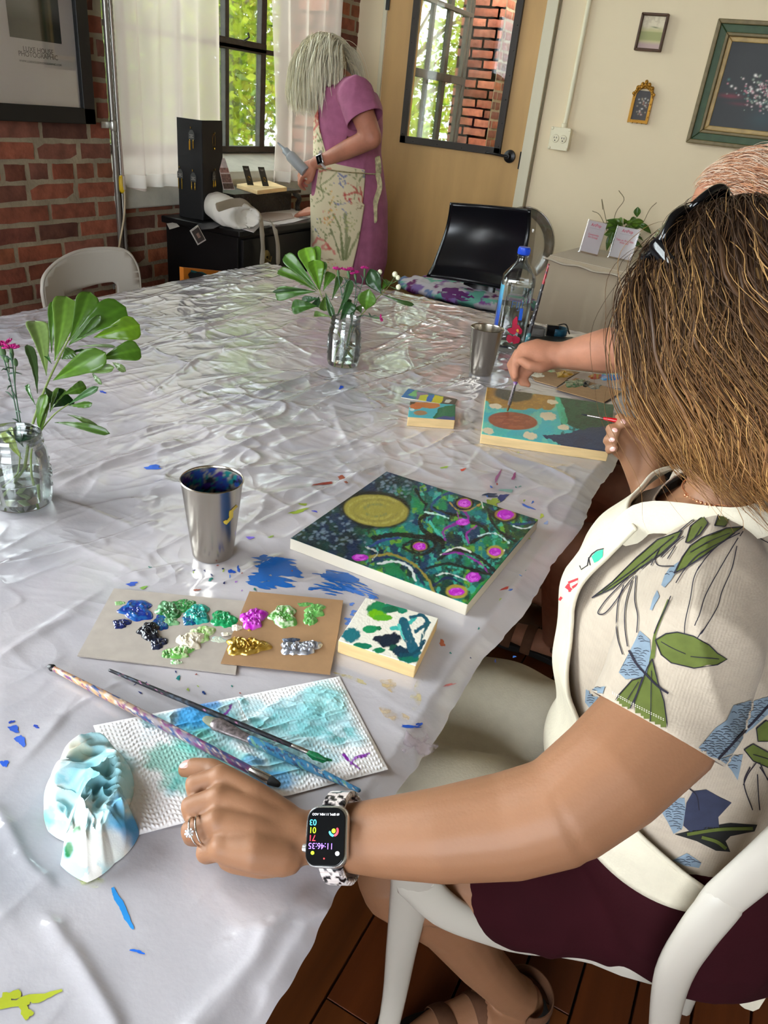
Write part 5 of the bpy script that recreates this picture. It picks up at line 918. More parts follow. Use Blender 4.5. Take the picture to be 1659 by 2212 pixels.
sprig('leafy_sprig', 'short side sprig with narrow and dark round leaves in the left jar', 'sprig', [(235, 1560, .01), (200, 1350, 0), (215, 1180, 0), (330, 1010, 0), (440, 925, 0)], .002,
 [(262, 1110, 270, 850, 62, (96, 130, 40)), (300, 930, 330, 840, 100, D2), (320, 980, 410, 820, 70, (88, 120, 50)), (400, 865, 546, 800, 80, (80, 116, 40)), (440, 930, 632, 795, 40, (70, 110, 60)), (440, 935, 592, 905, 40, (80, 116, 44)), (350, 1045, 710, 1092, 50, (66, 96, 36)), (430, 995, 640, 1085, 40, (70, 92, 40)), (330, 950, 430, 850, 120, (24, 52, 20)), (250, 1110, 300, 840, 60, (84, 120, 36))], dj-.01, KA, .3376, 'stems in the left jar', seed=13)
sprig('leafy_sprig', 'low yellow-green leaf and dark leaf leaning inside the left jar rim', 'sprig', [(30, 1530, 0), (110, 1380, 0), (130, 1240, 0)], .002, [(140, 1280, 50, 1075, 90, (134, 150, 60)), (150, 1200, 90, 1070, 90, (20, 56, 30)), (130, 1180, 210, 1080, 90, (16, 50, 26))], dj-.015, KA, .3376, 'stems in the left jar', seed=23)
pet = M('magenta_petal', (176, 30, 120), .6, attr=True)
def pink(parent, c, s, up, seed, n=5, col=(186, 30, 124)):
    r = random.Random(seed); up = nrm(up); a, b_ = frame_from(up)
    for k in range(n):
        ang = 2*PI*k/n+r.uniform(-.3, .3); dr_ = a*math.cos(ang)+b_*math.sin(ang); sd_ = np.cross(up, dr_); nI, nJ = 9, 15; G = np.zeros((nI, nJ, 3)); cols = np.zeros((nI, nJ, 3)); tl = r.uniform(.1, .9)
        for i in range(nI):
            for j in range(nJ):
                t = i/(nI-1); w = (j/(nJ-1)-.5)*2; rr_ = s*t*(1+.12*math.sin(w*14+k)*(t > .85)); q = dr_*math.cos(w*.62)+sd_*math.sin(w*.62)
                G[i, j] = A(c)+q*rr_*math.cos(tl*.8)+up*(rr_*math.sin(tl)*.8+.10*s*math.sin(w*9+k*2)*t); cols[i, j] = lin(tuple(A(col)*(.75+.35*t)))
        m = MB(); m.sheet(G, np.clip(cols, 0, 1)); obj('petal', m, pet, parent, solid=.0004)
def carnation(label, stem, head, d, K_, sc, s, group, seed, lv=()):
    pt = lambda x, y, dd=0: pd(*K_(x, y), d+dd); P = [pt(*q) for q in stem]; t = thing('carnation', label, 'flower', P[0], group); b = MB(); b.tube(spline(P, 5), .0011, 7); r = random.Random(seed)
    h = pt(*head); up = nrm(h-P[-1]); obj('stem', b, M('bluish_stem', (66, 92, 74), .6), t); b = MB(); b.tube([P[-1], P[-1]+(h-P[-1])*.5, h], [.0018, .0045*s/.016, .0035*s/.016], 9); obj('calyx', b, M('calyx_green', (74, 104, 62), .6), t)
    b = MB()
    for i in range(6):
        k = r.uniform(.25, .9); j = int(k*(len(P)-1)); q = P[j]+(P[min(j+1, len(P)-1)]-P[j])*r.random(); dv = nrm(A([r.uniform(-1, 1), r.uniform(-1, 1), r.uniform(.2, 1)])); b.tube([q, q+dv*.012, q+dv*.02+A([0, 0, -.004])], [.0012, .0013, .0003], 6)
    obj('leaf', b, M('bluish_stem'), t); pink(t, h, s, up+A([0, 0, .5]), seed, 7); return t
carnation('magenta carnation at the photo edge in the left jar, nearer bloom', [(120, 1060, 0), (90, 900), (60, 760), (25, 640)], (10, 560), dj, KA, .3376, .019, 'carnations', 1)
carnation('smaller magenta carnation right beside the bloom at the photo edge', [(135, 1060, 0), (110, 920), (90, 760), (78, 640)], (72, 575), dj-.01, KA, .3376, .0125, 'carnations', 2)
b = MB(); 
t = thing('carnation_bud', 'closed green carnation buds between the two blooms in the left jar', 'bud', pd(*KA(80, 800), dj), 'carnations'); b.tube([pd(*KA(95, 800), dj), pd(*KA(98, 690), dj)], .0009, 6); b.ell(pd(*KA(100, 660), dj), (.0035, .0035, .007), seg=10, rings=8); b.tube([pd(*KA(60, 720), dj), pd(*KA(50, 660), dj)], .0009, 6); b.ell(pd(*KA(45, 640), dj), (.0035, .0035, .006), seg=10, rings=8); obj('bud', b, M('calyx_green'), t)
def KB(x, y): return (540+x*.22905, 480+y*.22905)
c2 = jar((740, 788), 'clear glass jar of water with mixed flowers in the middle of the table', .0415, .122, .052, 3.6)
dj2 = float((RR @ (c2-CAM))[2]); G1 = 'stems in the middle jar'
sprig('leafy_branch', 'fan of broad green leaves leaning left out of the middle jar', 'branch', [(960, 1330, .02), (870, 1120, 0), (760, 890, 0), (700, 760, 0), (655, 640, 0)], .0026,
 [(640, 640, 335, 275, 112, (70, 108, 44)), (645, 630, 520, 215, 150, (106, 150, 46)), (650, 600, 632, 200, 72, (110, 156, 60)), (655, 640, 600, 335, 150, (98, 142, 40), (0, -.02)), (660, 640, 680, 345, 110, (60, 96, 36)), (690, 650, 775, 465, 90, (84, 124, 44)), (630, 650, 268, 430, 92, (70, 104, 32)), (620, 655, 245, 655, 118, (64, 104, 40)), (560, 640, 210, 635, 30, (40, 70, 30)), (600, 640, 430, 490, 62, (88, 112, 50)), (650, 720, 490, 750, 80, (50, 84, 50)), (640, 790, 392, 790, 120, (56, 96, 34)), (650, 700, 640, 790, 110, (34, 68, 28)), (700, 700, 700, 830, 120, (86, 116, 50)), (710, 660, 790, 880, 60, (44, 76, 34)), (760, 890, 610, 850, 52, (96, 124, 60)), (620, 640, 480, 560, 50, (76, 110, 40))], dj2, KB, .229, G1, seed=33)
sprig('leafy_sprig', 'upright narrow leaves rising from the centre of the middle jar', 'sprig', [(800, 1330, .01), (860, 1120, 0), (870, 940, 0)], .002, [(815, 890, 945, 510, 74, (74, 112, 66)), (770, 740, 850, 490, 62, (70, 100, 50)), (850, 925, 960, 740, 118, (44, 84, 40)), (960, 935, 980, 760, 60, (36, 70, 34)), (910, 850, 935, 715, 46, (60, 92, 44))], dj2-.01, KB, .229, G1, seed=43)
ts = sprig('berry_sprig', 'spray with round leaves and creamy white berries at the right of the middle jar', 'sprig', [(870, 1330, .01), (960, 1000, 0), (1090, 830, 0), (1240, 680, 0), (1345, 560, 0)], .0018, [(1090, 830, 1128, 610, 178, (78, 116, 34), (0, -.03), .5), (1240, 675, 1140, 420, 165, (34, 66, 30), (.0, .0), .5), (1245, 680, 1550, 752, 42, (60, 88, 40)), (1240, 650, 1320, 550, 80, (80, 120, 40)), (1050, 860, 1010, 790, 70, (70, 100, 50))], dj2-.01, KB, .229, G1, seed=53)
for i, (x, y, r_) in enumerate([(1225, 470, 22), (1367, 492, 25), (1396, 524, 22), (1400, 612, 24)]):
    P = pd(*KB(x, y), dj2-.02); b = MB(); q = r_*.229*dj2/FPX; b.ell(P, (q, q, q*1.1), seg=16, rings=12); ob = obj('berry', b, M('cream_berry', (224, 222, 190), .3), ts); b = MB(); b.tube([pd(*KB(1300, 600), dj2), P-A([0, 0, q])], .0009, 6)
    for a in np.linspace(0, 2*PI, 5, endpoint=False): b.tube([P-A([0, 0, q]), P+A([q*1.2*math.cos(a), q*1.2*math.sin(a), -q*.8])], [.002, .0008], 6, flat=.4)
    obj('sepal', b, M('calyx_green'), ts)
for i, (st, hd, s_, lb) in enumerate([([(860, 1300), (880, 800), (850, 600), (835, 520)], (830, 455), .014, 'magenta carnation, leftmost in the middle jar'), ([(870, 1300), (900, 800), (890, 600), (935, 530)], (925, 462), .0155, 'largest magenta carnation in the middle jar'), ([(880, 1300), (980, 800), (1000, 600), (998, 540)], (990, 490), .0125, 'magenta carnation just right of the largest in the middle jar'), ([(900, 1250), (1000, 780), (1040, 640), (1080, 510)], (1082, 440), .0105, 'small magenta carnation beside the dark round leaf'), ([(920, 1200), (1000, 930), (1060, 880), (1170, 900)], (1222, 905), .0105, 'single magenta carnation drooping low to the right of the jar')]):
    carnation(lb, st, hd, dj2-.015, KB, .229, s_, 'carnations', 60+i)
# ---------------------------------------------------------------- tall water bottle
c = atz(1095, 745, TZ); o = thing('water_bottle', 'tall clear plastic water bottle with blue cap and red hibiscus print', 'bottle', (c[0], c[1], TZ)); s_ = .050; ang = .35; ca, sa = math.cos(ang), math.sin(ang)
def sqring(r, z, e, n=64):
    out = []
    for k in range(n):
        a = 2*PI*k/n; x = math.copysign(abs(math.cos(a))**(2/e), math.cos(a))*r; y = math.copysign(abs(math.sin(a))**(2/e), math.sin(a))*r; out.append([c[0]+x*ca-y*sa, c[1]+x*sa+y*ca, TZ+z*.93])
    return out
prof = [(.002, .002, 4), (.04, .001, 4), (.047, .008, 5), (.049, .02, 5), (.0475, .06, 5), (.0475, .06, 5), (.047, .185, 5), (.0485, .2, 5), (.047, .22, 4.5), (.0325, .240, 3), (.0175, .261, 2.2), (.0145, .27, 2), (.0145, .276, 2), (.017, .278, 2), (.017, .281, 2), (.0135, .283, 2), (.0135, .297, 2)]
b = MB(); b.sheet(A([sqring(*q) for q in prof])); G = A([sqring(*q) for q in prof]); n, m = G.shape[:2]; i = np.arange(n*m).reshape(n, m); b.f += [(int(i[q, m-1]), int(i[q+1, m-1]), int(i[q+1, 0]), int(i[q, 0])) for q in range(n-1)]; body = obj('plastic_body', b, pane_mat('bottle_plastic', (.95, .97, .98), .1), o)
b = MB(); Q = [(.001, .004, 4), (.045, .008, 5), (.0455, .06, 5), (.0455, .195, 5), (.001, .195, 5)]; G = A([sqring(*q) for q in Q]); b.sheet(G); n, m = G.shape[:2]; i = np.arange(n*m).reshape(n, m); b.f += [(int(i[q, m-1]), int(i[q+1, m-1]), int(i[q+1, 0]), int(i[q, 0])) for q in range(n-1)]; obj('water', b, waterm, o)
b = MB(); b.lathe([(.0165, .264), (.0172, .265), (.0172, .280), (.0155, .284), (0, .284)], (c[0], c[1], TZ), 36)
for k in range(36): a = 2*PI*k/36; b.box((c[0]+.0172*math.cos(a), c[1]+.0172*math.sin(a), TZ+.2725), (.0012, .0012, .014))
obj('cap', b, M('blue_cap', (10, 70, 200), .35), o)
G = A([[A([c[0], c[1], 0])*0+sqring(.0482, z, 5, 128)[k] for k in range(52, 84)] for z in np.linspace(.06, .195, 30)]); cl = np.zeros(G.shape); zz = (G[..., 2]-TZ-.06)/.135
cl[:] = lin((50, 90, 200)); k = sm(.2, .9, zz)[..., None]; cl = cl*(1-k)+k*lin((100, 190, 220)); b = MB(); b.sheet(G, cl); obj('label_film', b, M('label_film', (90, 150, 210), .3, attr=True, alpha=.85), o)
bv = bvh_of(body); ht = bvh_hit(bv); b = MB(); 
for k, (x, y, rx, ry, a) in enumerate([(1112, 700, 6, 15, .2), (1106, 715, 9, 7, .3), (1120, 712, 7, 10, -.3), (1102, 732, 8, 9, .6), (1114, 734, 8, 10, -.2)]): decal(b, blob(x, y, rx, ry, a, 16, .12, k), ht, 3, .0004)
obj('hibiscus_print', b, M('hibiscus_red', (200, 30, 70), .4), o); b = MB(); decal(b, blob(1118, 714, 3, 3), ht, 2, .0006); obj('hibiscus_centre', b, M('hibiscus_yellow', (230, 180, 50), .4), o)
b = MB(); decal(b, ribbon([(1127, 666), (1123, 692)], 7), ht, 3, .0004); obj('blue_edge', b, M('blue_film', (30, 90, 200), .3), o)
hm = ht(1122, 648); fc = A([ca, sa, 0]); fx = min([A([ca, sa, 0]), A([-sa, ca, 0]), A([-ca, -sa, 0]), A([sa, -ca, 0])], key=lambda q: q @ (A([c[0], c[1], 0])-0*CAM)*1+0*q[0])
P = ht(1104, 655); rt = nrm(np.cross(A([0, 0, 1.]), A(P[1]))); text('FIJI', .030, A(P[0])+A(P[1])*.0015-A([0, 0, .012]), rt, (0, 0, 1), M('fiji_ink', (50, 74, 110), .4), o)
# steel mug behind the bottle
q = c+A([-.045, .10, 0]); t = thing('steel_mug', 'steel mug with a curved handle standing behind the water bottle', 'mug', (q[0], q[1], TZ)); b = MB(); b.lathe([(0, .001), (.036, .001), (.039, .006), (.039, .105), (.0375, .105), (.0365, .006), (0, .004)], (q[0], q[1], TZ), 40); obj('body', b, steelc, t)
b = MB(); hd = nrm(RR[0]*A([1, 1, 0])); b.tube(spline([A([q[0], q[1], TZ+z])+hd*r_ for r_, z in ((.037, .098), (.052, .1), (.064, .088), (.066, .05), (.06, .03), (.038, .022))]), .0045, 10, flat=1); obj('handle', b, steelc, t)
# slab with two watches
P = [atz(*q, .762) for q in ((1122, 722), (1238, 728), (1240, 742), (1128, 745))]; b = MB(); b.prism(P, (0, 0, -.0115)); tag(obj('notebook', b, M('charcoal_cover', (58, 60, 58), .4), None, False, bevel=.002), 'thin dark grey notebook lying behind the painting hand', 'notebook')
t = thing('wristwatch', 'grey ribbed watch band curled in a loop on the notebook', 'watch', atz(1150, 722, .765), 'watches on the notebook'); cc0 = atz(1152, 722, .762); ex = RR[0]*A([1, 1, 0]); ex = nrm(ex); ey = np.cross(A([0, 0, 1]), ex)
G = A([[cc0+ex*.036*math.cos(a)+ey*.026*math.sin(a)+A([0, 0, z]) for a in np.linspace(-.2, 5.6, 70)] for z in (.0, .008, .016, .024)]); b = MB(); b.sheet(G); obj('strap', b, M('grey_strap', (120, 116, 112), .6, bump=(('v', 300, .5, .001),)), t, solid=.0025)
b = MB(); b.box(cc0-ex*.034+A([0, 0, .014]), (.012, .036, .034), [ey, ex, (0, 0, 1)]); obj('case', b, M('black_glass', (14, 15, 17), .12), t, False, bevel=.004)
t = thing('wristwatch', 'dark watch with a teal and blue band lying on the notebook', 'watch', atz(1200, 718, .765), 'watches on the notebook'); cc0 = atz(1200, 722, .763)
G = A([[cc0+ex*.034*math.cos(a)+ey*.026*math.sin(a)+A([0, 0, z]) for a in np.linspace(-2.8, 1.2, 60)] for z in (.0, .008, .014, .022)]); b = MB(); b.sheet(G); obj('strap', b, M('teal_strap', (24, 70, 90), .4, var=(80, .6)), t, solid=.0025)
b = MB(); b.box(cc0-ex*.018-ey*.02+A([0, 0, .016]), (.036, .012, .034), [ex, ey, (0, 0, 1)]); b.tube(spline([cc0+ex*.0+ey*.02+A([0, 0, .022]), cc0+ex*.025+A([0, 0, .034]), cc0+ex*.04-ey*.01+A([0, 0, .01])]), .004, 8, flat=.5); obj('case', b, M('black_glass'), t, False, bevel=.003)
# ================================================================ FURNITURE AND DISPLAY AGAINST THE WALLS
ebony = M('black_lacquer', (16, 15, 16), .32, var=(6, .3)); DZ = .83; DX0, DX1, DY0, DY1 = -2.43, -2.02, 2.6, 3.42
t = thing('dresser', 'black painted chest of drawers under the window beside the standing woman', 'dresser', (-2.2, 3.0, 0)); b = MB()
b.box2((DX0, DY0, DZ-.028), (DX1+.015, DY1+.01, DZ)); obj('top', b, ebony, t, False, bevel=.006); b = MB(); b.box2((DX0+.01, DY0+.02, .38), (DX1-.01, DY1-.02, DZ-.026)); obj('body', b, ebony, t, False, bevel=.003)
for y in (DY0+.04, DY1-.04):
    for x in (DX0+.04, DX1-.04): b = MB(); b.lathe([(.022, .4), (.024, .3), (.014, .26), (.022, .2), (.012, .03), (.016, 0)], (x, y, 0), 16); obj('leg', b, ebony, t)
for k, (z0, z1) in enumerate(((.42, .60), (.62, .79))):
    b = MB(); b.box2((DX1-.012, DY0+.04, z0), (DX1+.004, DY1-.04, z1)); dr_ = obj('drawer', b, ebony, t, False, bevel=.004)
    for y in (DY0+.2, DY1-.2): b = MB(); b.lathe([(.026, 0), (.03, .003), (.024, .009), (.006, .009)], (DX1+.004, y, (z0+z1)/2), 18, (1, 0, 0)); b.tube([(DX1+.016, y-.026, (z0+z1)/2), (DX1+.03, y, (z0+z1)/2-.014), (DX1+.016, y+.026, (z0+z1)/2)], .0035, 8); obj('handle', b, M('antique_brass', (150, 132, 84), .4, metal=.7), dr_)
# three-sided earring stand
t = thing('earring_stand', 'tall black three-panel stand hung with gold earrings on the dresser', 'stand', (-2.3, 2.72, DZ)); L_ = A([-2.42, 2.66]); Mi = atz(437, 470, DZ)[:2]+A([0, 0]); Rr = A([-2.31, 2.99]); fab = M('black_board', (17, 17, 18), .7)
a_ = atx(384, 250, L_[0])[2]-DZ; H_ = .385
ly = atx(384, 350, -2.38)[1]; L_ = A([-2.38, ly]); Rr = A([-2.30, atx(481, 350, -2.30)[1]]); Mi = A([-2.25, atx(437, 350, -2.25)[1]])
for p, q in ((L_, Mi), (Mi, Rr)):
    b = MB(); d = nrm(q-p); nn_ = A([d[1], -d[0]])*.008; b.prism([(p[0], p[1], DZ+.001), (q[0], q[1], DZ+.001), (q[0], q[1], DZ+H_), (p[0], p[1], DZ+H_)], (-nn_[0], -nn_[1], 0)); obj('panel', b, fab, t, False, bevel=.0015)
gold2 = M('gold_jewellery', (196, 160, 60), .25, metal=.9); cd2 = M('grey_card', (62, 62, 60), .6); wm = M('pale_print', (150, 148, 140), .6)
def on_panel(p, q, u, z, off=.003): d = q-p; nn_ = nrm(A([d[1], -d[0]])); c = p+d*u+nn_*off; return A([c[0], c[1], z]), nrm(A([d[0], d[1], 0])), A([nn_[0], nn_[1], 0])
for k, (pan, u, z, kind) in enumerate([(0, .62, DZ+.345, 'bar'), (0, .12, DZ+.19, 'stick'), (0, .66, DZ+.185, 'drop'), (1, .5, DZ+.33, 'hoop'), (1, .5, DZ+.19, 'leaf')]):
    p, q = ((L_, Mi), (Mi, Rr))[pan]; c, ax, nn_ = on_panel(p, q, u, z); e = thing('earring_pair', 'pair of gold %s earrings on the %s panel of the black stand, %s row' % ({'bar': 'patterned bar', 'stick': 'thin stick', 'drop': 'pointed drop', 'hoop': 'hooped heart', 'leaf': 'leaf'}[kind], ('left', 'right')[pan], 'upper' if k in (0, 3) else 'lower'), 'earrings', c, 'earrings on the black stand')
    hk = MB(); hk.tube([c+A([0, 0, .008]), c+nn_*.008+A([0, 0, .006]), c+nn_*.008+A([0, 0, .012])], .0012, 6); obj('hook', hk, gold2, e)
    if kind != 'hoop': m = MB(); m.prism([c+ax*x+A([0, 0, y])+nn_*.002 for x, y in ((-.015, -.035), (.015, -.035), (.015, -.012), (.006, 0), (-.006, 0), (-.015, -.012))], nn_*.001); obj('card', m, cd2, e, False); m = MB(); [m.box(c+nn_*.0036-A([0, 0, zz_]), (ww_, .0004, .0016), [ax, nn_, (0, 0, 1)]) for zz_, ww_ in ((.018, .02), (.0225, .011), (.027, .022))]; obj('print_lines', m, wm, e, False)
    for s in (-1, 1):
        m = MB(); b0 = c+ax*.009*s-A([0, 0, .036])+nn_*.004
        if kind == 'bar': m.tube([b0, b0-A([0, 0, .004])], .0008, 6); m.box(b0-A([0, 0, .022 if s < 0 else .018]), (.007 if s < 0 else .004, .0015, .034 if s < 0 else .028), [ax, nn_, (0, 0, 1)])
        if kind == 'stick': m.box(b0-A([0, 0, .02]), (.0035, .0015, .042), [ax, nn_, (0, 0, 1)])
        if kind == 'drop': m.tube([b0, b0-A([0, 0, .012]), b0-A([0, 0, .026]), b0-A([0, 0, .032])], [.0006, .001, .003, .0006], 8)
        if kind == 'leaf': m.tube([b0+A([0, 0, .004]), b0-A([0, 0, .008]), b0-A([0, 0, .02]), b0-A([0, 0, .026])], [.0006, .003, .005, .001], 8, flat=.4)
        if kind == 'hoop':
            if s < 0: continue
            m.tube([c+ax*.012*math.cos(a)+A([0, 0, -.02+.026*math.sin(a)])+nn_*.003 for a in np.linspace(-.9, 4, 20)], .0008, 6); m.ell(c-A([0, 0, .05])+nn_*.004, (.006, .003, .006), seg=10, rings=8)
        obj('earring', m, gold2, e)
# wooden tray with two earring cards on a raised black stand
st = thing('ornate_riser', 'low black carved riser shelf with scrolled feet at the back of the dresser', 'riser', (-2.34, 3.2, DZ)); b = MB(); b.box2((-2.44, 2.86, .915), (-2.24, 3.40, .928)); b.tube(spline([(-2.25, 3.36, .912), (-2.235, 3.38, .89), (-2.25, 3.39, .86), (-2.235, 3.37, .835)]), .012, 8); b.tube(spline([(-2.25, 2.9, .912), (-2.235, 2.88, .89), (-2.25, 2.87, .86), (-2.235, 2.89, .835)]), .012, 8); b.box2((-2.42, 2.9, .831), (-2.27, 3.36, .914)); obj('riser_body', b, M('dark_carved', (34, 27, 22), .45, bump=(('n', 60, .8, .01),)), st, False, bevel=.003)
P = [atz(*q, .95) for q in ((511, 396), (580, 388), (620, 403), (556, 410))]; P = [p+A([.0, 0, 0]) for p in P]; b = MB(); b.prism([A([p[0], p[1], .929]) for p in P], (0, 0, .018)); tag(obj('wooden_tray', b, M('pine_edge'), None, False, bevel=.002), 'small pale wooden tray holding two earring cards by the window', 'tray')
for k, (x, y) in enumerate(((541, 400), (574, 402))):
    c = atz(x, y, .948); up = nrm(A([-.25, -.18, 1])); ax = nrm(A([.35, .94, 0])); e = thing('earring_card', ('black card with a gold earring, left one on the wooden tray', 'black card with gold drop earrings, right one on the wooden tray')[k], 'card', c, 'cards on the wooden tray'); m = MB(); m.prism([c-ax*.017, c+ax*.017, c+ax*.017+up*.085, c-ax*.017+up*.085], nrm(np.cross(ax, up))*.002); obj('card', m, M('olive_black_card', (44, 42, 36), .6), e, False)
    nn_ = nrm(np.cross(ax, up)); m = MB(); m.tube([c+up*.03+nn_*.004+ax*.006*math.cos(a)+up*.009*math.sin(a) for a in np.linspace(0, 5.5, 14)], .001, 6); obj('earring', m, gold2, e); m = MB(); [m.box(c+up*hh_+nn_*.0024, (ww_, .0004, .0014), [ax, nn_, up]) for hh_, ww_ in ((.072, .02), (.068, .012))]; obj('print_lines', m, wm, e, False)
b = MB(); c = atz(500, 410, .945); ax = nrm(A([.2, .95, 0])); up = nrm(A([-.3, 0, 1])); nn_ = nrm(np.cross(ax, up)); t = thing('brochure', 'printed photo leaflet leaning between the earring stand and the tray', 'leaflet', c); b.prism([c-ax*.045, c+ax*.02, c+ax*.0+up*.13, c-ax*.045+up*.13], nn_*.001); obj('paper', b, M('leaflet_paper', (206, 190, 184), .5, var=(30, .3)), t, False)
for (u0, u1, v0, v1, cc_) in ((-.043, .01, .03, .065, (120, 90, 80)), (-.043, .014, .004, .027, (90, 70, 60)), (-.043, .006, .07, .09, (150, 110, 100))): b = MB(); b.prism([c+ax*u0+up*v0+nn_*.0015, c+ax*u1+up*v0+nn_*.0015, c+ax*u1+up*v1+nn_*.0015, c+ax*u0+up*v1+nn_*.0015], nn_*.0004); obj('printed_picture', b, M('leaflet_%d' % cc_[0], cc_, .5, var=(120, .5)), t, False)
# white bag with straps
bag = MB(); c0 = atz(500, 475, DZ+.03); b0 = atz(455, 440, DZ+.075); b1 = atz(535, 475, DZ+.04)
bag.loft([(atz(448, 440, DZ+.06), (.012, .02, 0), (0, 0, .03)), (atz(470, 445, DZ+.06), (.03, .05, 0), (-.0, .0, .052)), (atz(500, 462, DZ+.055), (.04, .06, 0), (0, 0, .052)), (atz(528, 470, DZ+.05), (.035, .055, 0), (0, 0, .044)), (atz(548, 468, DZ+.045), (.015, .03, 0), (0, 0, .02))], 20)
o = organic('canvas_bag', bag, M('white_canvas', (220, 214, 202), .85, bump=(('n', 90, .2, .002),)), None, .006, 3, disp=lambda V, Nn: V+Nn*(.007*(1-np.abs(2*vn(V[:, 0]*22+V[:, 2]*14, V[:, 1]*24, 4)-1))[:, None])); tag(o, 'crumpled white canvas bag with long straps lying on the black dresser', 'bag'); cbag = o
for pts in ([(545, 452, DZ+.06), (563, 470, DZ+.03), (566, 500, .8), (568, 540, .76), (566, 568, .68)], [(585, 478, DZ+.015), (594, 495, .82), (600, 530, .76), (601, 565, .68)], [(470, 448, DZ+.11), (505, 438, DZ+.11), (530, 440, DZ+.10), (552, 462, DZ+.05)]):
    Q = []
    for k, (x, y, z) in enumerate(pts):
        q = atz(x, y, z) if z > DZ else atx(x, y, DX1+.035); Q.append(q)
    b = MB(); b.tube(spline(Q, 5), .0165, 10, flat=.14, ref=(1, .0, .35)); obj('strap', b, M('strap_canvas', (186, 178, 162), .85), cbag)
# lace cloth, papers and the dangling photo card
def lay(name, label, cat, poly, z, mat, grp=None, th=.0012, K=lambda x, y: (x, y)):
    P = [atz(*K(*q), z) for q in poly]; b = MB(); b.prism(P, (0, 0, -th)); o = obj(name, b, mat, None, False); tag(o, label, cat, grp); return o
KW = lambda x, y: (360+x*.3135, y*.3135)
dm = MB(); PP = [(560, 1520), (640, 1470), (760, 1440), (860, 1440), (1000, 1470), (1000, 1500), (930, 1515), (880, 1530), (820, 1540), (720, 1550), (640, 1560), (600, 1600), (500, 1570)]; P = [atz(*KW(*q), DZ+.003) for q in PP]; dm.prism(P, (0, 0, -.002)); o = obj('doily', dm, M('white_lace', (214, 208, 204), .85), None, False); tag(o, 'white scalloped cloth spread on the dresser top beneath the papers', 'cloth')
for k in range(12):
    p = P[4]*(1-k/11)+P[9]*(k/11); b = MB(); b.ell(p+A([.008, 0, -.002]), (.014, .016, .002), seg=10, rings=6); obj('scallop', b, M('white_lace'), o)
lay('paper_sheet', 'grey-brown paper sheet on the white cloth under the reaching hand', 'paper', [(600, 1500), (690, 1465), (860, 1470), (880, 1500), (720, 1530)], DZ+.0055, M('kraft_grey', (176, 160, 148), .8), None, K=KW)
lay('photo_card', 'small dark photo prints fanned at the left corner of the dresser', 'photo', [(215, 1545), (330, 1530), (390, 1545), (320, 1575), (240, 1580)], DZ+.003, M('photo_print_dark', (70, 70, 74), .35, var=(90, .6)), 'photo cards', K=KW)
c_ = [atx(*KW(*q), DX1+.0185) for q in ((160, 1590), (215, 1550), (272, 1655), (215, 1690))]; b = MB(); b.prism(c_, (-.0015, 0, 0)); t = thing('photo_card', 'white-bordered portrait print hanging over the dresser edge', 'photo', c_[0], 'photo cards'); obj('border', b, M('white_card', (206, 200, 194), .5), t, False)
cc_ = sum(c_)/4; i_ = [cc_+(q-cc_)*.82+A([.0012, 0, 0]) for q in c_]; b = MB(); b.prism(i_, (.0004, 0, 0)); obj('image', b, M('portrait_dark', (62, 54, 54), .4, var=(60, .2)), t, False); fgp = [cc_+(q-cc_)*.3+A([.002, 0, 0]) for q in c_]; b = MB(); b.prism(fgp, (.0003, 0, 0)); obj('portrait_figure', b, M('portrait_skin', (150, 120, 110), .5, var=(80, .2)), t, False)
lay('envelope', 'white envelope corner sticking out left of the black dresser', 'envelope', [(0, 1540), (60, 1530), (90, 1560), (20, 1580)], DZ-.02, M('white_card'), None, K=KW)
# colourful canvas stood on the floor under the dresser
c_ = [atx(*q, -2.0) for q in ((392, 577), (470, 590), (470, 640), (392, 640))]; b = MB(); b.prism(c_, (-.02, 0, 0)); t = thing('stored_canvas', 'orange and teal painted canvas propped low below the black dresser', 'painting', c_[3]); 
z0 = .30; b = MB(); b.prism([(-1.99, c_[0][1], .02), (-1.99, c_[1][1]+.05, .02), (-1.99, c_[1][1]+.05, c_[1][2]), (-1.99, c_[0][1], c_[0][2])], (-.02, 0, 0)); obj('stretcher', b, M('orange_paint', (190, 110, 30), .5), t, False)
b = MB(); hh = lambda x, y: (tuple(atx(x, y, -1.988)), (1, 0, 0)); decal(b, [(412, 583), (470, 592), (470, 628), (408, 628)], hh, 8); obj('painted_teal', b, M('teal_art', (16, 80, 84), .5, var=(14, .5)), t, False); b = MB(); decal(b, blob(424, 600, 14, 16, 0, 18, .2, 3), hh, 5, .001); obj('painted_dark', b, M('dark_art', (14, 22, 30), .5), t, False)
# ---------------------------------------------------------------- white plastic chair on the left
white = M('white_plastic', (194, 187, 175), .4); 
def chair_shell(name, label, pts, mat, group=None): pass
t = thing('plastic_chair', 'white plastic chair with a slotted back at the far left side of the table', 'chair', (-2.05, 1.95, 0), 'white plastic chairs')
ya, yb = 1.70, 2.17; bx_ = lambda y, z: -2.12+.06*math.sin(PI*(y-ya)/(yb-ya))*-1+(z-.45)*-.04
ol = [(ya+.055, .44), (ya+.03, .55), (ya+.015, .66), (ya+.018, .70), (ya+.04, .735), (ya+.12, .765), (ya+.24, .787), (ya+.36, .787), (yb-.055, .775), (yb-.03, .745), (yb-.015, .69), (yb-.02, .55), (yb-.05, .44)]
slot = [(ya+.12, .60), (ya+.12, .645), (ya+.14, .655), (yb-.12, .672), (yb-.1, .66), (yb-.1, .62), (yb-.12, .605)]
from mathutils.geometry import tessellate_polygon
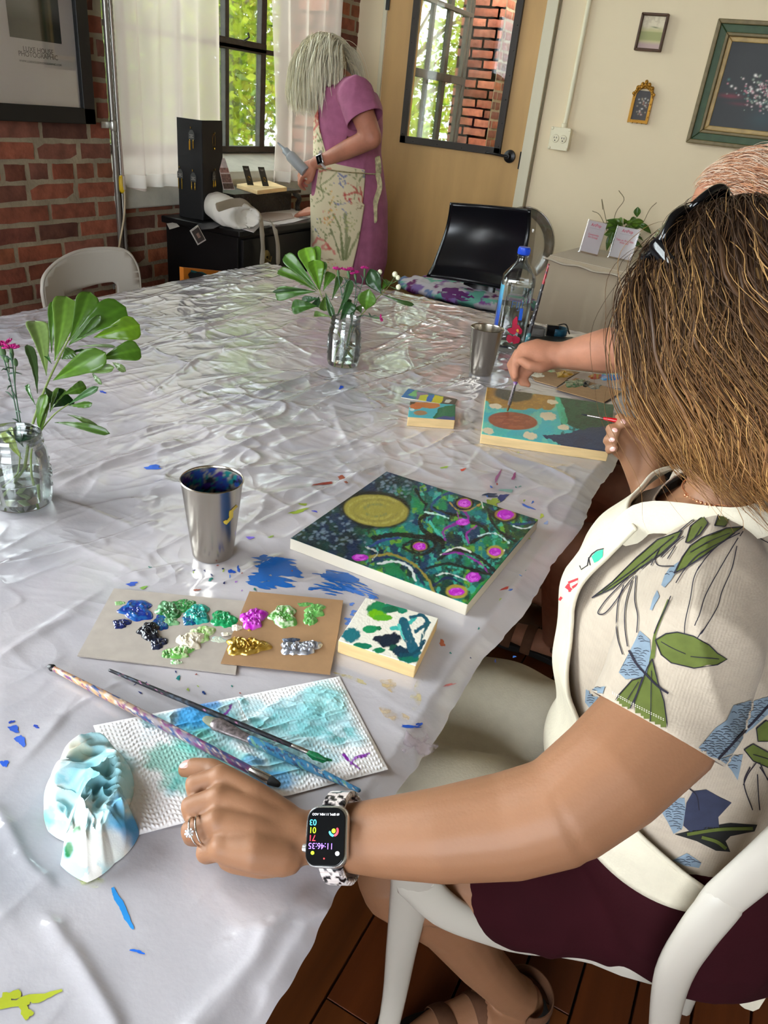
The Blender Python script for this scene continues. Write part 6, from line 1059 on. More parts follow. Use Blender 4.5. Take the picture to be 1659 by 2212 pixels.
def plate(ol, holes, fx, th, mat, parent, name, bev=.004):
    pts = [Vector(p) for p in ol]; ed = [(i, (i+1) % len(ol)) for i in range(len(ol))]; k = len(ol)
    for h in holes: pts += [Vector(p) for p in h]; ed += [(k+i, k+(i+1) % len(h)) for i in range(len(h))]; k += len(h)
    lo = A(ol).min(0); hi = A(ol).max(0)
    def ins(p, poly):
        c = False; j = len(poly)-1
        for i in range(len(poly)):
            if (poly[i][1] > p[1]) != (poly[j][1] > p[1]) and p[0] < (poly[j][0]-poly[i][0])*(p[1]-poly[i][1])/(poly[j][1]-poly[i][1])+poly[i][0]: c = not c
            j = i
        return c
    for a in np.arange(lo[0]+.01, hi[0], .025):
        for c in np.arange(lo[1]+.01, hi[1], .025):
            if ins((a, c), ol) and not any(ins((a, c), h) for h in holes): pts.append(Vector((a, c)))
    r = delaunay_2d_cdt(pts, ed, [], 0, 1e-5); F = []
    for f in r[2]:
        q = sum((r[0][i] for i in f), Vector((0, 0)))/len(f)
        if ins(q, ol) and not any(ins(q, h) for h in holes): F.append(tuple(f))
    b = MB(); b.add([fx(p.x, p.y) for p in r[0]], F); return obj(name, b, mat, parent, solid=th)
def rnd(poly, n=5):
    out = []; P = [A(p) for p in poly]
    for i in range(len(P)):
        a, b_, c = P[i-1], P[i], P[(i+1) % len(P)]; p = b_+(a-b_)*.3; q = b_+(c-b_)*.3
        for k in range(n): u = k/(n-1); out.append(tuple((1-u)**2*p+2*u*(1-u)*b_+u*u*q))
    return out
plate(rnd(ol), [rnd(slot)], lambda y, z: (bx_(y, z), y, z), .012, white, t, 'backrest'); b = MB(); b.tube([(bx_(*q), q[0], q[1]) for q in spline(ol, 5)], .0065, 8); obj('back_rim', b, white, t)
b = MB(); b.loft([((-1.95, 1.935, .43), (.19, 0, 0), (0, .2, 0)), ((-1.95, 1.935, .45), (.2, 0, 0), (0, .21, 0))], 30); obj('seat', b, white, t)
for x, y in ((-2.1, 1.76), (-2.1, 2.11), (-1.8, 1.76), (-1.8, 2.11)): b = MB(); b.tube([(x, y, .44), (x+(.03 if x > -2 else -.04), y+(.03 if y > 1.9 else -.03), .0)], [.02, .013], 10); obj('leg', b, white, t)
# ---------------------------------------------------------------- black chair by the door
t = thing('black_chair', 'black glossy moulded chair by the door with a paint-stained cloth on its seat', 'chair', (-1.37, 3.65, 0)); blkp = M('black_gloss', (15, 17, 22), .22, var=(5, .1))
q = [aty(x, y, 3.8) for x, y in ((978, 437), (1152, 452), (1132, 622), (945, 590))]; n = 24; G = np.zeros((n, n, 3))
for i in range(n):
    for j in range(n):
        v, u = i/(n-1), j/(n-1); p = (q[0]*(1-u)+q[1]*u)*(1-v)+(q[3]*(1-u)+q[2]*u)*v; p = p+A([0, .035*(2*u-1)**2*-1-.05*v*v*1+.02*math.sin(v*5), 0]); 
        if v > .86: p[1] -= (v-.86)*.25
        G[i, j] = p
b = MB(); b.sheet(G); o = obj('backrest', b, blkp, t, solid=.012, bevel=0); 
b = MB(); b.loft([((-1.36, 3.58, .45), (.21, 0, 0), (0, .21, 0)), ((-1.36, 3.58, .475), (.22, 0, 0), (0, .22, 0))], 30); b.tube([(-1.36, 3.76, .46), (-1.36, 3.79, .55), (-1.36, 3.80, .7)], .09, 12, flat=.15, ref=(0, 1, 0)); obj('seat', b, blkp, t)
for x in (-1.53, -1.2):
    for y in (3.42, 3.76): b = MB(); b.tube([(x, y, .455), (x*1.01, y, 0)], .011, 10); obj('leg', b, M('chrome', (190, 190, 190), .2, metal=1), t)
dc = MB(); pts = [(868, 604), (880, 590), (950, 583), (1010, 600), (1140, 640), (1145, 700), (1060, 700), (950, 680), (860, 650)]
dc.loft([(atz(873, 612, .50), (.03, .01, 0), (0, 0, .03)), (atz(900, 612, .51), (.05, .12, 0), (0, 0, .035)), (atz(960, 622, .51), (.08, .2, 0), (0, 0, .035)), (atz(1040, 640, .51), (.08, .2, 0), (0, 0, .035)), (atz(1100, 655, .50), (.07, .17, 0), (0, 0, .03)), (atz(1140, 665, .49), (.03, .1, 0), (0, 0, .02))], 24)
o = organic('drop_cloth', dc, M('stained_cloth', (220, 214, 222), .6, attr=True, bump=(('n', 60, .3, .004),)), None, .009, 4, disp=lambda V, Nn: V+Nn*(.012*(1-np.abs(2*vn(V[:, 0]*16, V[:, 1]*22+V[:, 2]*30, 3)-1))[:, None])+A([0, 0, .0]))
def dcol(V):
    c = np.tile(lin((222, 218, 226)), (len(V), 1))
    for s, sc, th, cc_ in ((3, 9, .56, (150, 120, 190)), (5, 14, .6, (120, 150, 200)), (8, 11, .62, (150, 90, 170)), (11, 15, .64, (120, 200, 180)), (14, 20, .66, (120, 40, 110))): k = sm(th, th+.04, fbm(V[:, 0]*sc+s, V[:, 1]*sc+V[:, 2]*sc, s, 4)); c = c*(1-k[:, None])+k[:, None]*lin(cc_)
    return c
vcol(o, dcol); tag(o, 'folded white drop cloth stained purple and mint on the black chair seat', 'cloth'); 
b = MB(); decal(b, blob(985, 636, 30, 14, .2, 18, .2, 4), bvh_hit(bvh_of(o)), 5, .002); obj('purple_stain', b, M('purple_stain', (110, 50, 120), .6), o); b = MB(); decal(b, blob(1028, 642, 16, 12, .2, 18, .2, 5), bvh_hit(bvh_of(o)), 5, .002); obj('mint_stain', b, M('mint_stain', (120, 200, 180), .6), o)
# clear acrylic chair with round back
clr = pane_mat('clear_acrylic', (.96, .95, .94), .10, rough=.03); t = thing('clear_chair', 'clear acrylic chair with a round back behind the black chair', 'chair', (-1.2, 3.98, 0)); cc_ = aty(1128, 528, 3.98); rx_ = abs(aty(1195, 528, 3.98)[0]-cc_[0]); rz_ = abs(aty(1130, 446, 3.98)[2]-cc_[2])
b = MB(); rg = [A([cc_[0]+rx_*math.cos(a), 3.98+.02*math.cos(a)**2, cc_[2]+rz_*math.sin(a)]) for a in np.linspace(-.9, PI+.9, 60)]; b.tube(rg, .0045, 10); obj('back_rim', b, pane_mat('acrylic_edge', (.9, .88, .86), .14, rough=.1), t)
b = MB(); b.add([cc_]+rg, [(0, i, i+1) for i in range(1, 60)]); obj('backrest', b, clr, t, solid=.004); b = MB(); b.loft([((cc_[0], 3.83, .44), (.2, 0, 0), (0, .17, 0)), ((cc_[0], 3.83, .452), (.2, 0, 0), (0, .17, 0))], 30); obj('seat', b, clr, t)
b = MB(); b.prism([aty(x, y, 3.97) for x, y in ((1128, 452), (1162, 452), (1150, 560), (1140, 600), (1136, 560))], (0, .003, 0)); obj('back_glare', b, clr, t, False)
for x in (cc_[0]-.16, cc_[0]+.16):
    for y in (3.72, 3.95): b = MB(); b.tube([(x, y, .445), (x, y, 0)], .014, 10); obj('leg', b, clr, t)
# ---------------------------------------------------------------- linen covered side table with signs and plant
SZ = .80; P = [atz(1188, 552, SZ), atz(1262, 533, SZ)]; fx0, fy0 = P[0][0], P[0][1]; bx0, by0 = P[1][0], P[1][1]
ed_ = atz(1362, 592, SZ); dv = nrm((ed_-P[0])*A([1, 1, 0])); t = thing('side_table', 'small side table hidden by a beige linen cloth against the cream wall', 'table', (fx0+.35, fy0+.15, 0)); F0 = P[0]; F1 = P[0]+dv*.75; B0 = P[1]; B1 = P[1]+dv*.7
ins_ = lambda p, k=.04: p+(sum([F0, F1, B0, B1])/4-p)*k
b = MB(); b.prism([ins_(p)-A([0, 0, .004]) for p in (F0, F1, B1, B0)], (0, 0, -.02)); obj('tabletop', b, M('table_board'), t, False)
for p in (F0, F1, B1, B0): q = ins_(p, .25); b = MB(); b.tube([(q[0], q[1], SZ-.02), (q[0], q[1], 0)], .018, 10); obj('leg', b, M('table_leg'), t)
n, m = 60, 220; loop = []; cor_ = [B0, F0, F1, B1]
for k in range(3):
    for i in range(m//3): u = i/(m//3); loop.append(cor_[k]*(1-u)+cor_[k+1]*u)
m = len(loop); ct = sum(cor_)/4; G = np.zeros((n, m, 3))
for i in range(n):
    for j in range(m):
        p = loop[j]; o_ = nrm((p-ct)*A([1, 1, 0])); v = i/(n-1); z = SZ+.001-v*.72; f = .022*v**.6*(.6+math.sin(j*.32)+.5*math.sin(j*.83+1))+.012; G[i, j] = A([p[0], p[1], z])+o_*(f*min(1, v*6))+A([0, 0, -.0])
linn = M('beige_linen', (186, 170, 146), .9, bump=(('n', 260, .25, .002), ('w', 160, .1, .001))); b = MB(); b.sheet(G); top = [loop[j]+A([0, 0, .002]) for j in range(m)]; o = obj('linen_cloth', b, linn, None, solid=.002); tag(o, 'beige linen cloth falling in folds over the side table', 'tablecloth'); b = MB(); b.prism([loop[j]+A([0, 0, .003]) for j in range(0, m)], (0, 0, -.004)); b2 = b; obj('cloth_top', b, M('pale_linen', (206, 194, 176), .9, bump=(('n', 200, .3, .002),)), o, False)
hm_ = MB(); hm_.tube([loop[j]+nrm((loop[j]-ct)*A([1, 1, 0]))*.016+A([0, 0, -.018-.004*math.sin(j*.4)]) for j in range(m)], .014, 8, flat=.35, ref=(0, 0, 1)); obj('cloth_edge', hm_, M('pale_linen'), o)
red = M('pink_print', (206, 70, 100), .6)
def sign(label, px, w, h, body, K_=0):
    bl_, br_, tl_, tr_ = [atz(*px[0], SZ+.006), atz(*px[1], SZ+.006), None, None]; ax = nrm(br_-bl_); w = np.linalg.norm(br_-bl_); y_ = bl_[1]; up = nrm(A([0, .16, 1])-ax*(A([0, .16, 1]) @ ax)); nn_ = np.cross(ax, up); h = h
    t = thing('sign_holder', label, 'sign', bl_, 'acrylic sign holders'); b = MB(); b.prism([bl_, br_, br_+up*h, bl_+up*h], -nn_*.004); obj('acrylic', b, clr, t, False); b = MB(); b.prism([bl_+ax*.004+up*.006-nn_*.0045, br_-ax*.004+up*.006-nn_*.0045, br_-ax*.004+up*(h-.004)-nn_*.0045, bl_+ax*.004+up*(h-.004)-nn_*.0045], -nn_*.0006); pp = obj('paper', b, M('sign_paper', (236, 232, 236), .5), t, False)
    F = nn_*.001; c = (bl_+br_)/2
    text('ArtPop', h*.13, c+up*h*.82+F, ax, up, red, t, align='CENTER'); b = MB(); b.prism([c-ax*w*.3+up*h*.76+F, c+ax*w*.3+up*h*.76+F, c+ax*w*.3+up*h*.765+F, c-ax*w*.3+up*h*.765+F], nn_*.0003); obj('rule', b, M('grey_print', (150, 150, 156), .6), t, False)
    text(body, h*.085, c+up*h*.55+F, ax, up, red, t, align='CENTER', space=.9)
    b = MB(); b.box(c+nn_*.004-nn_*.0, (w, .006, .005), [ax, nn_, up]); obj('foot', b, clr, t, False)
    for sx in (-1, 1): b = MB(); b.ell(c+ax*sx*(w/2-.006)+up*(h-.008)+F, .0014, seg=8, rings=6); obj('screw', b, M('chrome'), t)
hL = 1.0
s0 = atz(1248, 542, SZ+.006); s1 = atz(1252, 475, SZ)
def vh(pb, pt): b0 = atz(*pb, SZ+.006); v = ray(*pt); k = b0[1]/v[1]; return v[2]*k+CAMZ-(SZ+.006)
sign('acrylic sign holder reading Community Art Group, left of the potted plant', [(1250, 543), (1290, 553)], 0, vh((1250, 543), (1283, 475))*1.0, 'Community\nArt Group')
sign('acrylic sign holder reading Take an Art Class With Us in front of the plant', [(1313, 555), (1362, 566)], 0, vh((1313, 555), (1342, 487))*1.0, 'Take an Art Class\nWith Us!')
pc = atz(1322, 545, SZ+.006)+A([0.02, .06, 0]); t = thing('potted_plant', 'trailing green potted plant on the side table behind the signs', 'plant', (pc[0], pc[1], SZ+.006)); b = MB(); b.lathe([(0, 0), (.04, 0), (.052, .11), (.055, .112), (.05, .11), (0, .1)], (pc[0], pc[1], SZ+.008), 28); obj('pot', b, M('green_pot', (60, 84, 36), .4), t)
r = random.Random(4)
for i in range(46):
    a = r.uniform(0, 2*PI); rr_ = r.uniform(.02, .14); z0 = r.uniform(.09, .15); p0 = A([pc[0]+rr_*.3*math.cos(a), pc[1]+rr_*.3*math.sin(a)*.6, SZ+z0]); p1 = p0+A([math.cos(a)*r.uniform(.05, .13), math.sin(a)*.06, r.uniform(-.03, .05)]); leaf(t, p0, p1, r.uniform(.016, .034), i, (98, 130, 44) if r.random() > .4 else (74, 108, 36), .5, .2)
for i in range(12): x = pc[0]+r.uniform(-.04, .05); leaf(t, A([x, pc[1]-.05, SZ+.12]), A([x+r.uniform(-.02, .02), pc[1]-.07, SZ+r.uniform(.0, .04)+.01]), .03, 80+i, (74, 104, 34), .5, .1)
for pts in ([(1318, 505), (1308, 470), (1300, 430), (1302, 452)], [(1322, 505), (1330, 460), (1348, 432), (1337, 412)], [(1390, 480), (1404, 452), (1418, 438)], [(1312, 500), (1296, 465), (1280, 456)]):
    b = MB(); b.tube(spline([aty(x, y, pc[1]) for x, y in pts], 4), .0018, 6); obj('twig', b, M('dry_twig', (128, 112, 80), .7), t)
leaf(t, aty(1376, 470, pc[1]), aty(1378, 446, pc[1]), .035, 5, (70, 104, 34), .5, .05)
# ================================================================ PEOPLE
skin = M('skin_light', (144, 102, 74), .5, sss=.06, var=(14, .06), bump=(('n', 260, .12, .001), ('v', 420, .08, .0006)), spec=.35, attr=False)
skin2 = M('skin_tanned', (176, 116, 92), .5, sss=.1, var=(20, .12), bump=(('n', 200, .2, .001),), spec=.3)
skin3 = M('skin_ruddy', (172, 118, 92), .55, sss=.1, var=(26, .14), bump=(('n', 200, .25, .0015),), spec=.3)
def head(b, c, F, U, s=1.):
    F = nrm(F); U = nrm(A(U)-F*(A(U) @ F)); L = np.cross(U, F); R = A([F, L, U]); e = lambda f, l, u, r: b.ell(A(c)+s*(F*f+L*l+U*u), A(r)*s, R, 20, 14)
    e(-.012, 0, .012, (.098, .077, .1)); e(.03, 0, -.045, (.064, .058, .08)); e(.064, 0, -.1, (.022, .026, .018)); e(.074, 0, .024, (.018, .05, .016)); e(.088, 0, -.062, (.013, .026, .009)); e(.088, 0, -.07, (.012, .022, .008))
    b.tube([A(c)+s*(F*.086+U*.012), A(c)+s*(F*.1-U*.012), A(c)+s*(F*.113-U*.034)], [.007*s, .009*s, .0125*s], 10)
    for q in (-1, 1): e(.058, q*.036, -.032, (.026, .026, .026)); e(-.004, q*.077, -.014, (.018, .009, .031)); e(.1, q*.011, -.038, (.011, .008, .008)); e(.02, q*.045, -.07, (.05, .018, .022)); e(.078, q*.032, .0, (.011, .017, .011))
    return F, L, U
def face_bits(p, c, F, L, U, s=1.):
    for q in (-1, 1):
        b = MB(); b.ell(A(c)+s*(F*.0815+L*q*.032-U*.002), .0105*s, None, 14, 10); ey = obj('eye', b, M('eye_white', (232, 226, 220), .2), p); b = MB(); b.ell(A(c)+s*(F*.0895+L*q*.032-U*.003), (.003*s, .005*s, .005*s), A([F, L, U]), 12, 8); obj('iris', b, M('iris_brown', (70, 46, 30), .15), ey)
        b = MB(); b.tube([A(c)+s*(F*(.088-.008*abs(k))+L*(q*.032+k*.018)+U*(.019+.004*(1-k*k))) for k in (-1, -.5, 0, .5, 1)], [.001, .0022, .0026, .0022, .001], 6); obj('eyebrow', b, M('brow_hair', (110, 84, 60), .8), p)
    b = MB(); b.tube([A(c)+s*(F*(.1-.012*abs(k))+L*k*.022-U*(.066-.0*k)) for k in (-1, -.5, 0, .5, 1)], [.001, .0034, .0042, .0034, .001], 8); obj('lips', b, M('lip_skin', (188, 104, 96), .4), p)
def strands(name, parent, c, F, U, radii, n, zend, mat, seed, cols, rad=.0006, step=.009, wave=.006, wl=.085, roots=None, seg=3, layer=(.02, .3), taper=True, maxn=60, flat=None, mix=.12, inward=0., wfn=None, swirl=0., gd=(0, 0, -1.)):
    """hair: every strand starts on the scalp, lies along it and then hangs by its own weight"""
    rg = np.random.default_rng(seed); F = nrm(F); U = nrm(A(U)-F*(A(U) @ F)); L = np.cross(U, F); R = A([F, L, U]); r0 = A(radii); c = A(c); gd = nrm(gd); b = MB(); V = []; Cc = []; Fc = []; base = 0
    for k in range(n):
        d = roots(rg); d = nrm(d); lay = 1+rg.uniform(*layer); rr_ = r0*lay; p = c+(d*rr_) @ R
        v = (A([d[0]*.0+rg.normal(0, .25)+swirl, math.copysign(1, d[1]) if abs(d[1]) > .02 else rg.choice([-1, 1]), rg.normal(0, .1)])) @ R; v = nrm(v); P = [p]; ze = zend(p, rg)
        for i in range(maxn):
            v = nrm(v*(1-mix)+gd*mix); p = p+v*step; q = ((p-c) @ R.T)/rr_; l = np.linalg.norm(q)
            if l < 1: q = q/l; p = c+(q*rr_) @ R; nn_ = nrm((q/rr_) @ R); v = nrm(v-nn_*(v @ nn_)+1e-6)
            P.append(p)
            if p[2] < ze: break
        P = A(P); m = len(P); s = np.arange(m)*step; ph = rg.normal(0, .35)+P[m//2, 0]*26+P[m//2, 1]*14; am = wave*np.clip((s-.03)/.1, 0, 1)*rg.uniform(.6, 1.3); o_ = nrm((P[m//2]-c)*A([1, 1, 0])); tv = A([-o_[1], o_[0], 0])
        P = P+np.sin(s/wl*2*PI+ph)[:, None]*am[:, None]*tv+np.cos(s/wl*2*PI*.8+ph)[:, None]*(am*.5)[:, None]*o_
        if inward: e_ = np.clip((s-s[-1]+.06)/.06, 0, 1)**2; P = P-o_*(e_*inward*rg.uniform(.4, 1.4))[:, None]
        P = P+np.cumsum(rg.normal(0, .00012, P.shape), 0)
        T = np.gradient(P, axis=0); T /= np.linalg.norm(T, axis=1)[:, None]+1e-9; out = P-c; a = np.cross(T, out); a /= np.linalg.norm(a, axis=1)[:, None]+1e-9; bb = np.cross(T, a)
        t = np.linspace(0, 1, m); rd = rad*rg.uniform(.7, 1.3)*(np.clip((1-t)*5, .15, 1) if taper else np.ones(m))*np.clip(t*10+.3, 0, 1); an = np.arange(seg)*2*PI/seg; fl = flat or 1
        ring = P[:, None, :]+rd[:, None, None]*(np.cos(an)[None, :, None]*a[:, None, :]+fl*np.sin(an)[None, :, None]*bb[:, None, :])
        V.append(ring.reshape(-1, 3)); cc = cols(rg, t, P); Cc.append(np.repeat(cc, seg, axis=0)); ii = base+np.arange(m*seg).reshape(m, seg)
        f = np.stack([ii[:-1], ii[1:], np.roll(ii, -1, 1)[1:], np.roll(ii, -1, 1)[:-1]], -1).reshape(-1, 4); Fc.append(f); base += m*seg
    b.add(np.concatenate(V), np.concatenate(Fc).tolist(), np.clip(np.concatenate(Cc), 0, 1)); me = tomesh(b, name); return link_mesh(name, me, mat, parent, True)
def hand(b, w, D, N_, s, curls, side=1, spread=.12, thumb=(.6, .35), lens=(.044, .049, .045, .035)):
    """w wrist, D towards the fingers, N_ back of the hand; curls: bend in radians of each finger joint"""
    D = nrm(D); N_ = nrm(A(N_)-D*(A(N_) @ D)); S = np.cross(N_, D)*side; w = A(w); tips = []
    for i in range(4): b.tube([w+S*(.012-.008*i)*s, w+D*.045*s+S*(.024-.016*i)*s, w+D*.088*s+S*(.031-.021*i)*s], [.013*s, .0125*s, .0105*s], 12)
    for i in range(4):
        p = w+D*(.09-.004*(i in (0, 3))-.004*(i == 3))*s+S*(.031-.0205*i)*s; d = nrm(D+S*spread*(1.2-i)*.6); P = [p]; a = 0
        for k in range(3): a += curls[i][k]; q = d*math.cos(a)-N_*math.sin(a); p = p+q*lens[i]*s*(1, .62, .5)[k]; P.append(p)
        b.tube(P, [.0098*s, .009*s, .0082*s, .0068*s], 12); tips.append((P, q))
    p0 = w+D*.022*s+S*.022*s-N_*.006*s; d = nrm(D*.7+S*.75-N_*thumb[1]); p1 = p0+d*.042*s; d2 = nrm(D*.9+S*(.4-thumb[0])-N_*(thumb[1]+.2)); p2 = p1+d2*.034*s; p3 = p2+nrm(d2-S*thumb[0]*.6)*.027*s; b.tube([p0, p1, p2, p3], [.015*s, .0125*s, .0108*s, .0085*s], 12); return tips
def nails(tips, parent, N_, s, mat, off=.0062):
    for P, q in tips:
        t = nrm(q); n_ = nrm(A(N_)-t*(A(N_) @ t)) if abs(A(N_) @ t) < .95 else frame_from(t)[0]; sd = np.cross(t, n_); b = MB(); b.ell(P[-1]+n_*off*.75*s-t*.001*s, (.0052*s, .0036*s, .0012*s), A([t, sd, n_]), 12, 8); obj('fingernail', b, mat, parent)
# ---------------------------------------------------------------- seated painter in front
HC = A([-.028, .885, 1.183]); HF = nrm([-.62, .35, -.58]); HU = nrm([-.45, .25, .85]); HU = nrm(HU-HF*(HU @ HF))
fb = MB()
TOR = [(.49, .12, .76, .125, .12), (.54, .11, .755, .138, .145), (.62, .09, .755, .128, .155), (.70, .07, .765, .122, .158), (.77, .052, .78, .12, .162), (.84, .034, .795, .122, .168), (.90, .022, .805, .112, .172), (.95, .022, .812, .09, .17), (.985, .03, .82, .065, .14), (1.01, .035, .83, .05, .09)]
fb.loft([((x, y, z), (a, 0, 0), (0, b_, 0)) for z, x, y, a, b_ in TOR], 28)
fb.tube([(.035, .835, .98), (.03, .84, 1.03), (.0, .86, 1.09), (-.02, .87, 1.14)], [.062, .052, .05, .052], 16); HL = head(fb, HC, HF, HU, .92)[1]
SH = A([.03, .655, .965]); UA = pd(1415, 1577, .635); EL = pd(1212, 1752, .612)
fb.tube([SH, pd(1478, 1440, .66), UA, pd(1315, 1672, .618), EL], [.056, .055, .0515, .0475, .0435], 20)
fb.tube([EL, pd(1100, 1783, .622), pd(950, 1803, .630), pd(830, 1808, .641), pd(740, 1808, .650), pd(690, 1805, .656)], [.0435, .0435, .0395, .0345, .030, .0285], 20, flat=[1, .98, .95, .92, .85, .8], ref=(0, .2, 1))
K = lambda x, y, z: atz(58+x*.4943, 1380+y*.4943, z)
W0 = 0
for (mx, my, mz, px1, py1) in ((850, 605, .797, 1130, 800), (842, 695, .799, 1140, 850), (832, 800, .797, 1140, 900), (855, 915, .790, 1130, 950)): fb.tube([K(px1, py1, .786), K((mx+px1)/2, (my+py1)/2, .792), K(mx, my, mz-.003)], [.017, .0165, .0125], 14)
fb.tube([K(1190, 870, .785), K(1080, 855, .785), K(1000, 830, .785), K(930, 800, .782)], [.026, .0285, .030, .029], 16, flat=[.75, .7, .62, .6], ref=(0, 0, 1)); fb.tube([K(1100, 960, .776), K(1030, 960, .775), K(900, 950, .774)], [.015, .0165, .014], 14)
FG = [[(850, 605, .795), (728, 640, .787), (738, 672, .768), (800, 690, .762)], [(842, 695, .797), (712, 738, .787), (722, 765, .767), (790, 780, .761)], [(832, 800, .795), (712, 842, .785), (722, 862, .766), (790, 870, .761)], [(855, 915, .788), (775, 935, .779), (785, 945, .765), (840, 940, .761)]]
for f_, r_ in zip(FG, (.0102, .0104, .0100, .0088)): fb.tube([K(*q) for q in f_], [r_*1.06, r_, r_*.92, r_*.8], 14)
for q in FG: fb.ell(K(q[0][0]-2, q[0][1], q[0][2]+.001), .0116, None, 14, 10)
TH = [K(1060, 760, .779), K(900, 640, .772), K(800, 566, .770), K(722, 562, .7655), K(694, 572, .763)]; fb.tube(TH, [.017, .0145, .0105, .0098, .0082], 14)
# right arm and the hand with the red brush
RH = 1.10; r_e = A([-.0, 1.03, .80]); rw = pd(1398, 1062, 1.115)
fb.tube([(.02, .985, .955), (.04, 1.03, .86), r_e], [.055, .048, .044], 16); fb.tube([r_e, pd(1440, 1150, 1.11), pd(1408, 1080, 1.115), pd(1398, 1040, 1.115)], [.044, .036, .029, .026], 16)
fb.tube([pd(1398, 1050, 1.115), pd(1392, 1010, 1.112), pd(1375, 975, 1.11)], [.026, .031, .029], 16, flat=.6, ref=(RR[2])); fb.tube([pd(1398, 1040, 1.11), pd(1408, 1000, 1.10), pd(1400, 965, 1.10)], [.018, .017, .013], 12)
RF = [[(1372, 962), (1352, 918), (1338, 902), (1346, 917)], [(1364, 972), (1332, 930), (1318, 926), (1331, 934)], [(1356, 982), (1322, 948), (1312, 951), (1327, 951)], [(1352, 992), (1324, 968), (1315, 972), (1329, 969)], [(1402, 980), (1394, 945), (1378, 920), (1361, 911)]]
rt_ = []
for i, f_ in enumerate(RF): ds = (1.11, 1.10, 1.09, 1.082); P = [pd(x, y, ds[k]) for k, (x, y) in enumerate(f_)]; r_ = (.0092, .0094, .009, .0078, .011)[i]; fb.tube(P, [r_, r_*.97, r_*.9, r_*.78], 12); rt_.append((P, nrm(P[-1]-P[-2])))
# legs
KN = pd(858, 1893, .985); AN = pd(1098, 2140, 1.215); HIP = A([.07, .69, .555])
fb.tube([HIP, (HIP+KN)/2+A([0, 0, .0]), KN], [.078, .070, .053], 20); fb.tube([KN, KN*.68+AN*.32+A([.012, .012, 0]), KN*.3+AN*.7, AN], [.055, .05, .038, .033], 18)
heel = A([AN[0]+.03, AN[1]+.035, .045]); toe = heel+A([-.14, -.15, -.012]); fb.tube([AN, heel*.6+AN*.4], [.033, .034], 14); fb.tube([heel, heel*.6+toe*.4+A([0, 0, .018]), heel*.2+toe*.8, toe], [.032, .036, .038, .026], 16, flat=[.9, .75, .5, .45], ref=(0, 0, 1))
HIP2 = A([.07, .835, .55]); KN2 = A([-.24, .87, .5]); AN2 = A([-.12, 1.0, .09]); fb.tube([HIP2, (HIP2+KN2)/2, KN2], [.092, .08, .056], 18); fb.tube([KN2, KN2*.6+AN2*.4, AN2], [.054, .048, .034], 16); h2 = A([-.1, 1.03, .045]); t2 = A([-.27, .92, .033]); fb.tube([AN2, h2], [.033, .032], 12); fb.tube([h2, h2*.6+t2*.4, t2], [.032, .036, .028], 14, flat=[.9, .7, .45], ref=(0, 0, 1))
woman = organic('person', fb, skin, None, .0026, 7); tag(woman, 'seated person with highlighted brown bob, leaf-print shirt and cream apron, nearest the camera', 'person')
face_bits(woman, HC, HF, HL, HU, .92)
nailm = M('pale_nail', (206, 160, 150), .2, coat=.5)
tn = K(684, 571, .768); b = MB(); b.ell(TH[-1]*.75+TH[-2]*.25+A([-.0005, -.0005, .0076]), (.0075, .005, .0016), A([nrm(TH[-1]-TH[-2]), nrm(np.cross(TH[-1]-TH[-2], [0, 0, 1])), [0, 0, 1]]), 14, 8); obj('fingernail', b, nailm, woman)
nails(rt_[:5], woman, -RR[2], 1., nailm, .0075)
# ring on the hand
rp = K(752, 838, .790); rt2 = nrm(K(712, 842, .785)-K(832, 800, .795)); a_, b_ = frame_from(rt2); t = thing('wedding_ring', 'silver ring with a clustered stone on the ring finger of the resting hand', 'ring', rp); silv = M('silver', (206, 200, 196), .12, metal=1)
for k, (o1, tw) in enumerate(((-.0022, .0), (.0022, .35))):
    b = MB(); b.tube([rp+rt2*(o1+tw*.004*math.sin(q))+(a_*math.cos(q)+b_*math.sin(q))*.0122 for q in np.linspace(0, 2*PI, 48)], .0009, 8, caps=False); obj('band', b, silv, t)
gp = rp+nrm(nrm(K(700, 880, .79)-rp)*.8+A([0, 0, .55]))*.0125; b = MB(); b.ell(gp, .0026, None, 8, 5)
for q in np.linspace(0, 2*PI, 8, endpoint=False): b.ell(gp+(rt2*math.cos(q)+np.cross(rt2, nrm(gp-rp))*math.sin(q))*.0033, .0011, None, 6, 4)
obj('stone', b, M('clear_stone', (236, 240, 244), .02, metal=.6), t)
# shirt
def grow(T, g): return [((x, y, z), (a+g, 0, 0), (0, b_+g, 0)) for z, x, y, a, b_ in T]
sb = MB(); sb.loft(grow(TOR[1:-1], .014)+[((.032, .83, 1.0), (.075, 0, 0), (0, .11, 0)), ((.034, .835, 1.02), (.066, 0, 0), (0, .075, 0))], 28)
SD = nrm(UA-SH); sb.tube([SH+A([0.0, .06, .01]), SH+A([0, .01, .0]), pd(1490, 1400, .662), pd(1450, 1510, .65), pd(1405, 1600, .635)], [.058, .063, .062, .060, .059], 24)
sb.tube([(.02, .95, .945), (.02, 1.0, .945), (.04, 1.05, .87)], [.06, .066, .062], 20)
hemp = pd(1422, 1575, .635); hemn = nrm(pd(1350, 1700, .63)-pd(1415, 1577, .635))
def shirt_disp(V, Nn):
    f = .005*(fbm(V[:, 0]*9+V[:, 2]*7, V[:, 1]*9-V[:, 2]*5, 3, 3)-.5)+.004*(1-np.abs(2*vn(V[:, 2]*11+V[:, 0]*16, V[:, 1]*7, 9)-1))**2
    return V+Nn*f[:, None]
shirtm = M('oatmeal_knit', (174, 160, 143), .85, var=(60, .05), bump=(('n', 300, .3, .001), ('w', 120, .12, .001)), stretch=(1, 1, 3), sheen=.1)
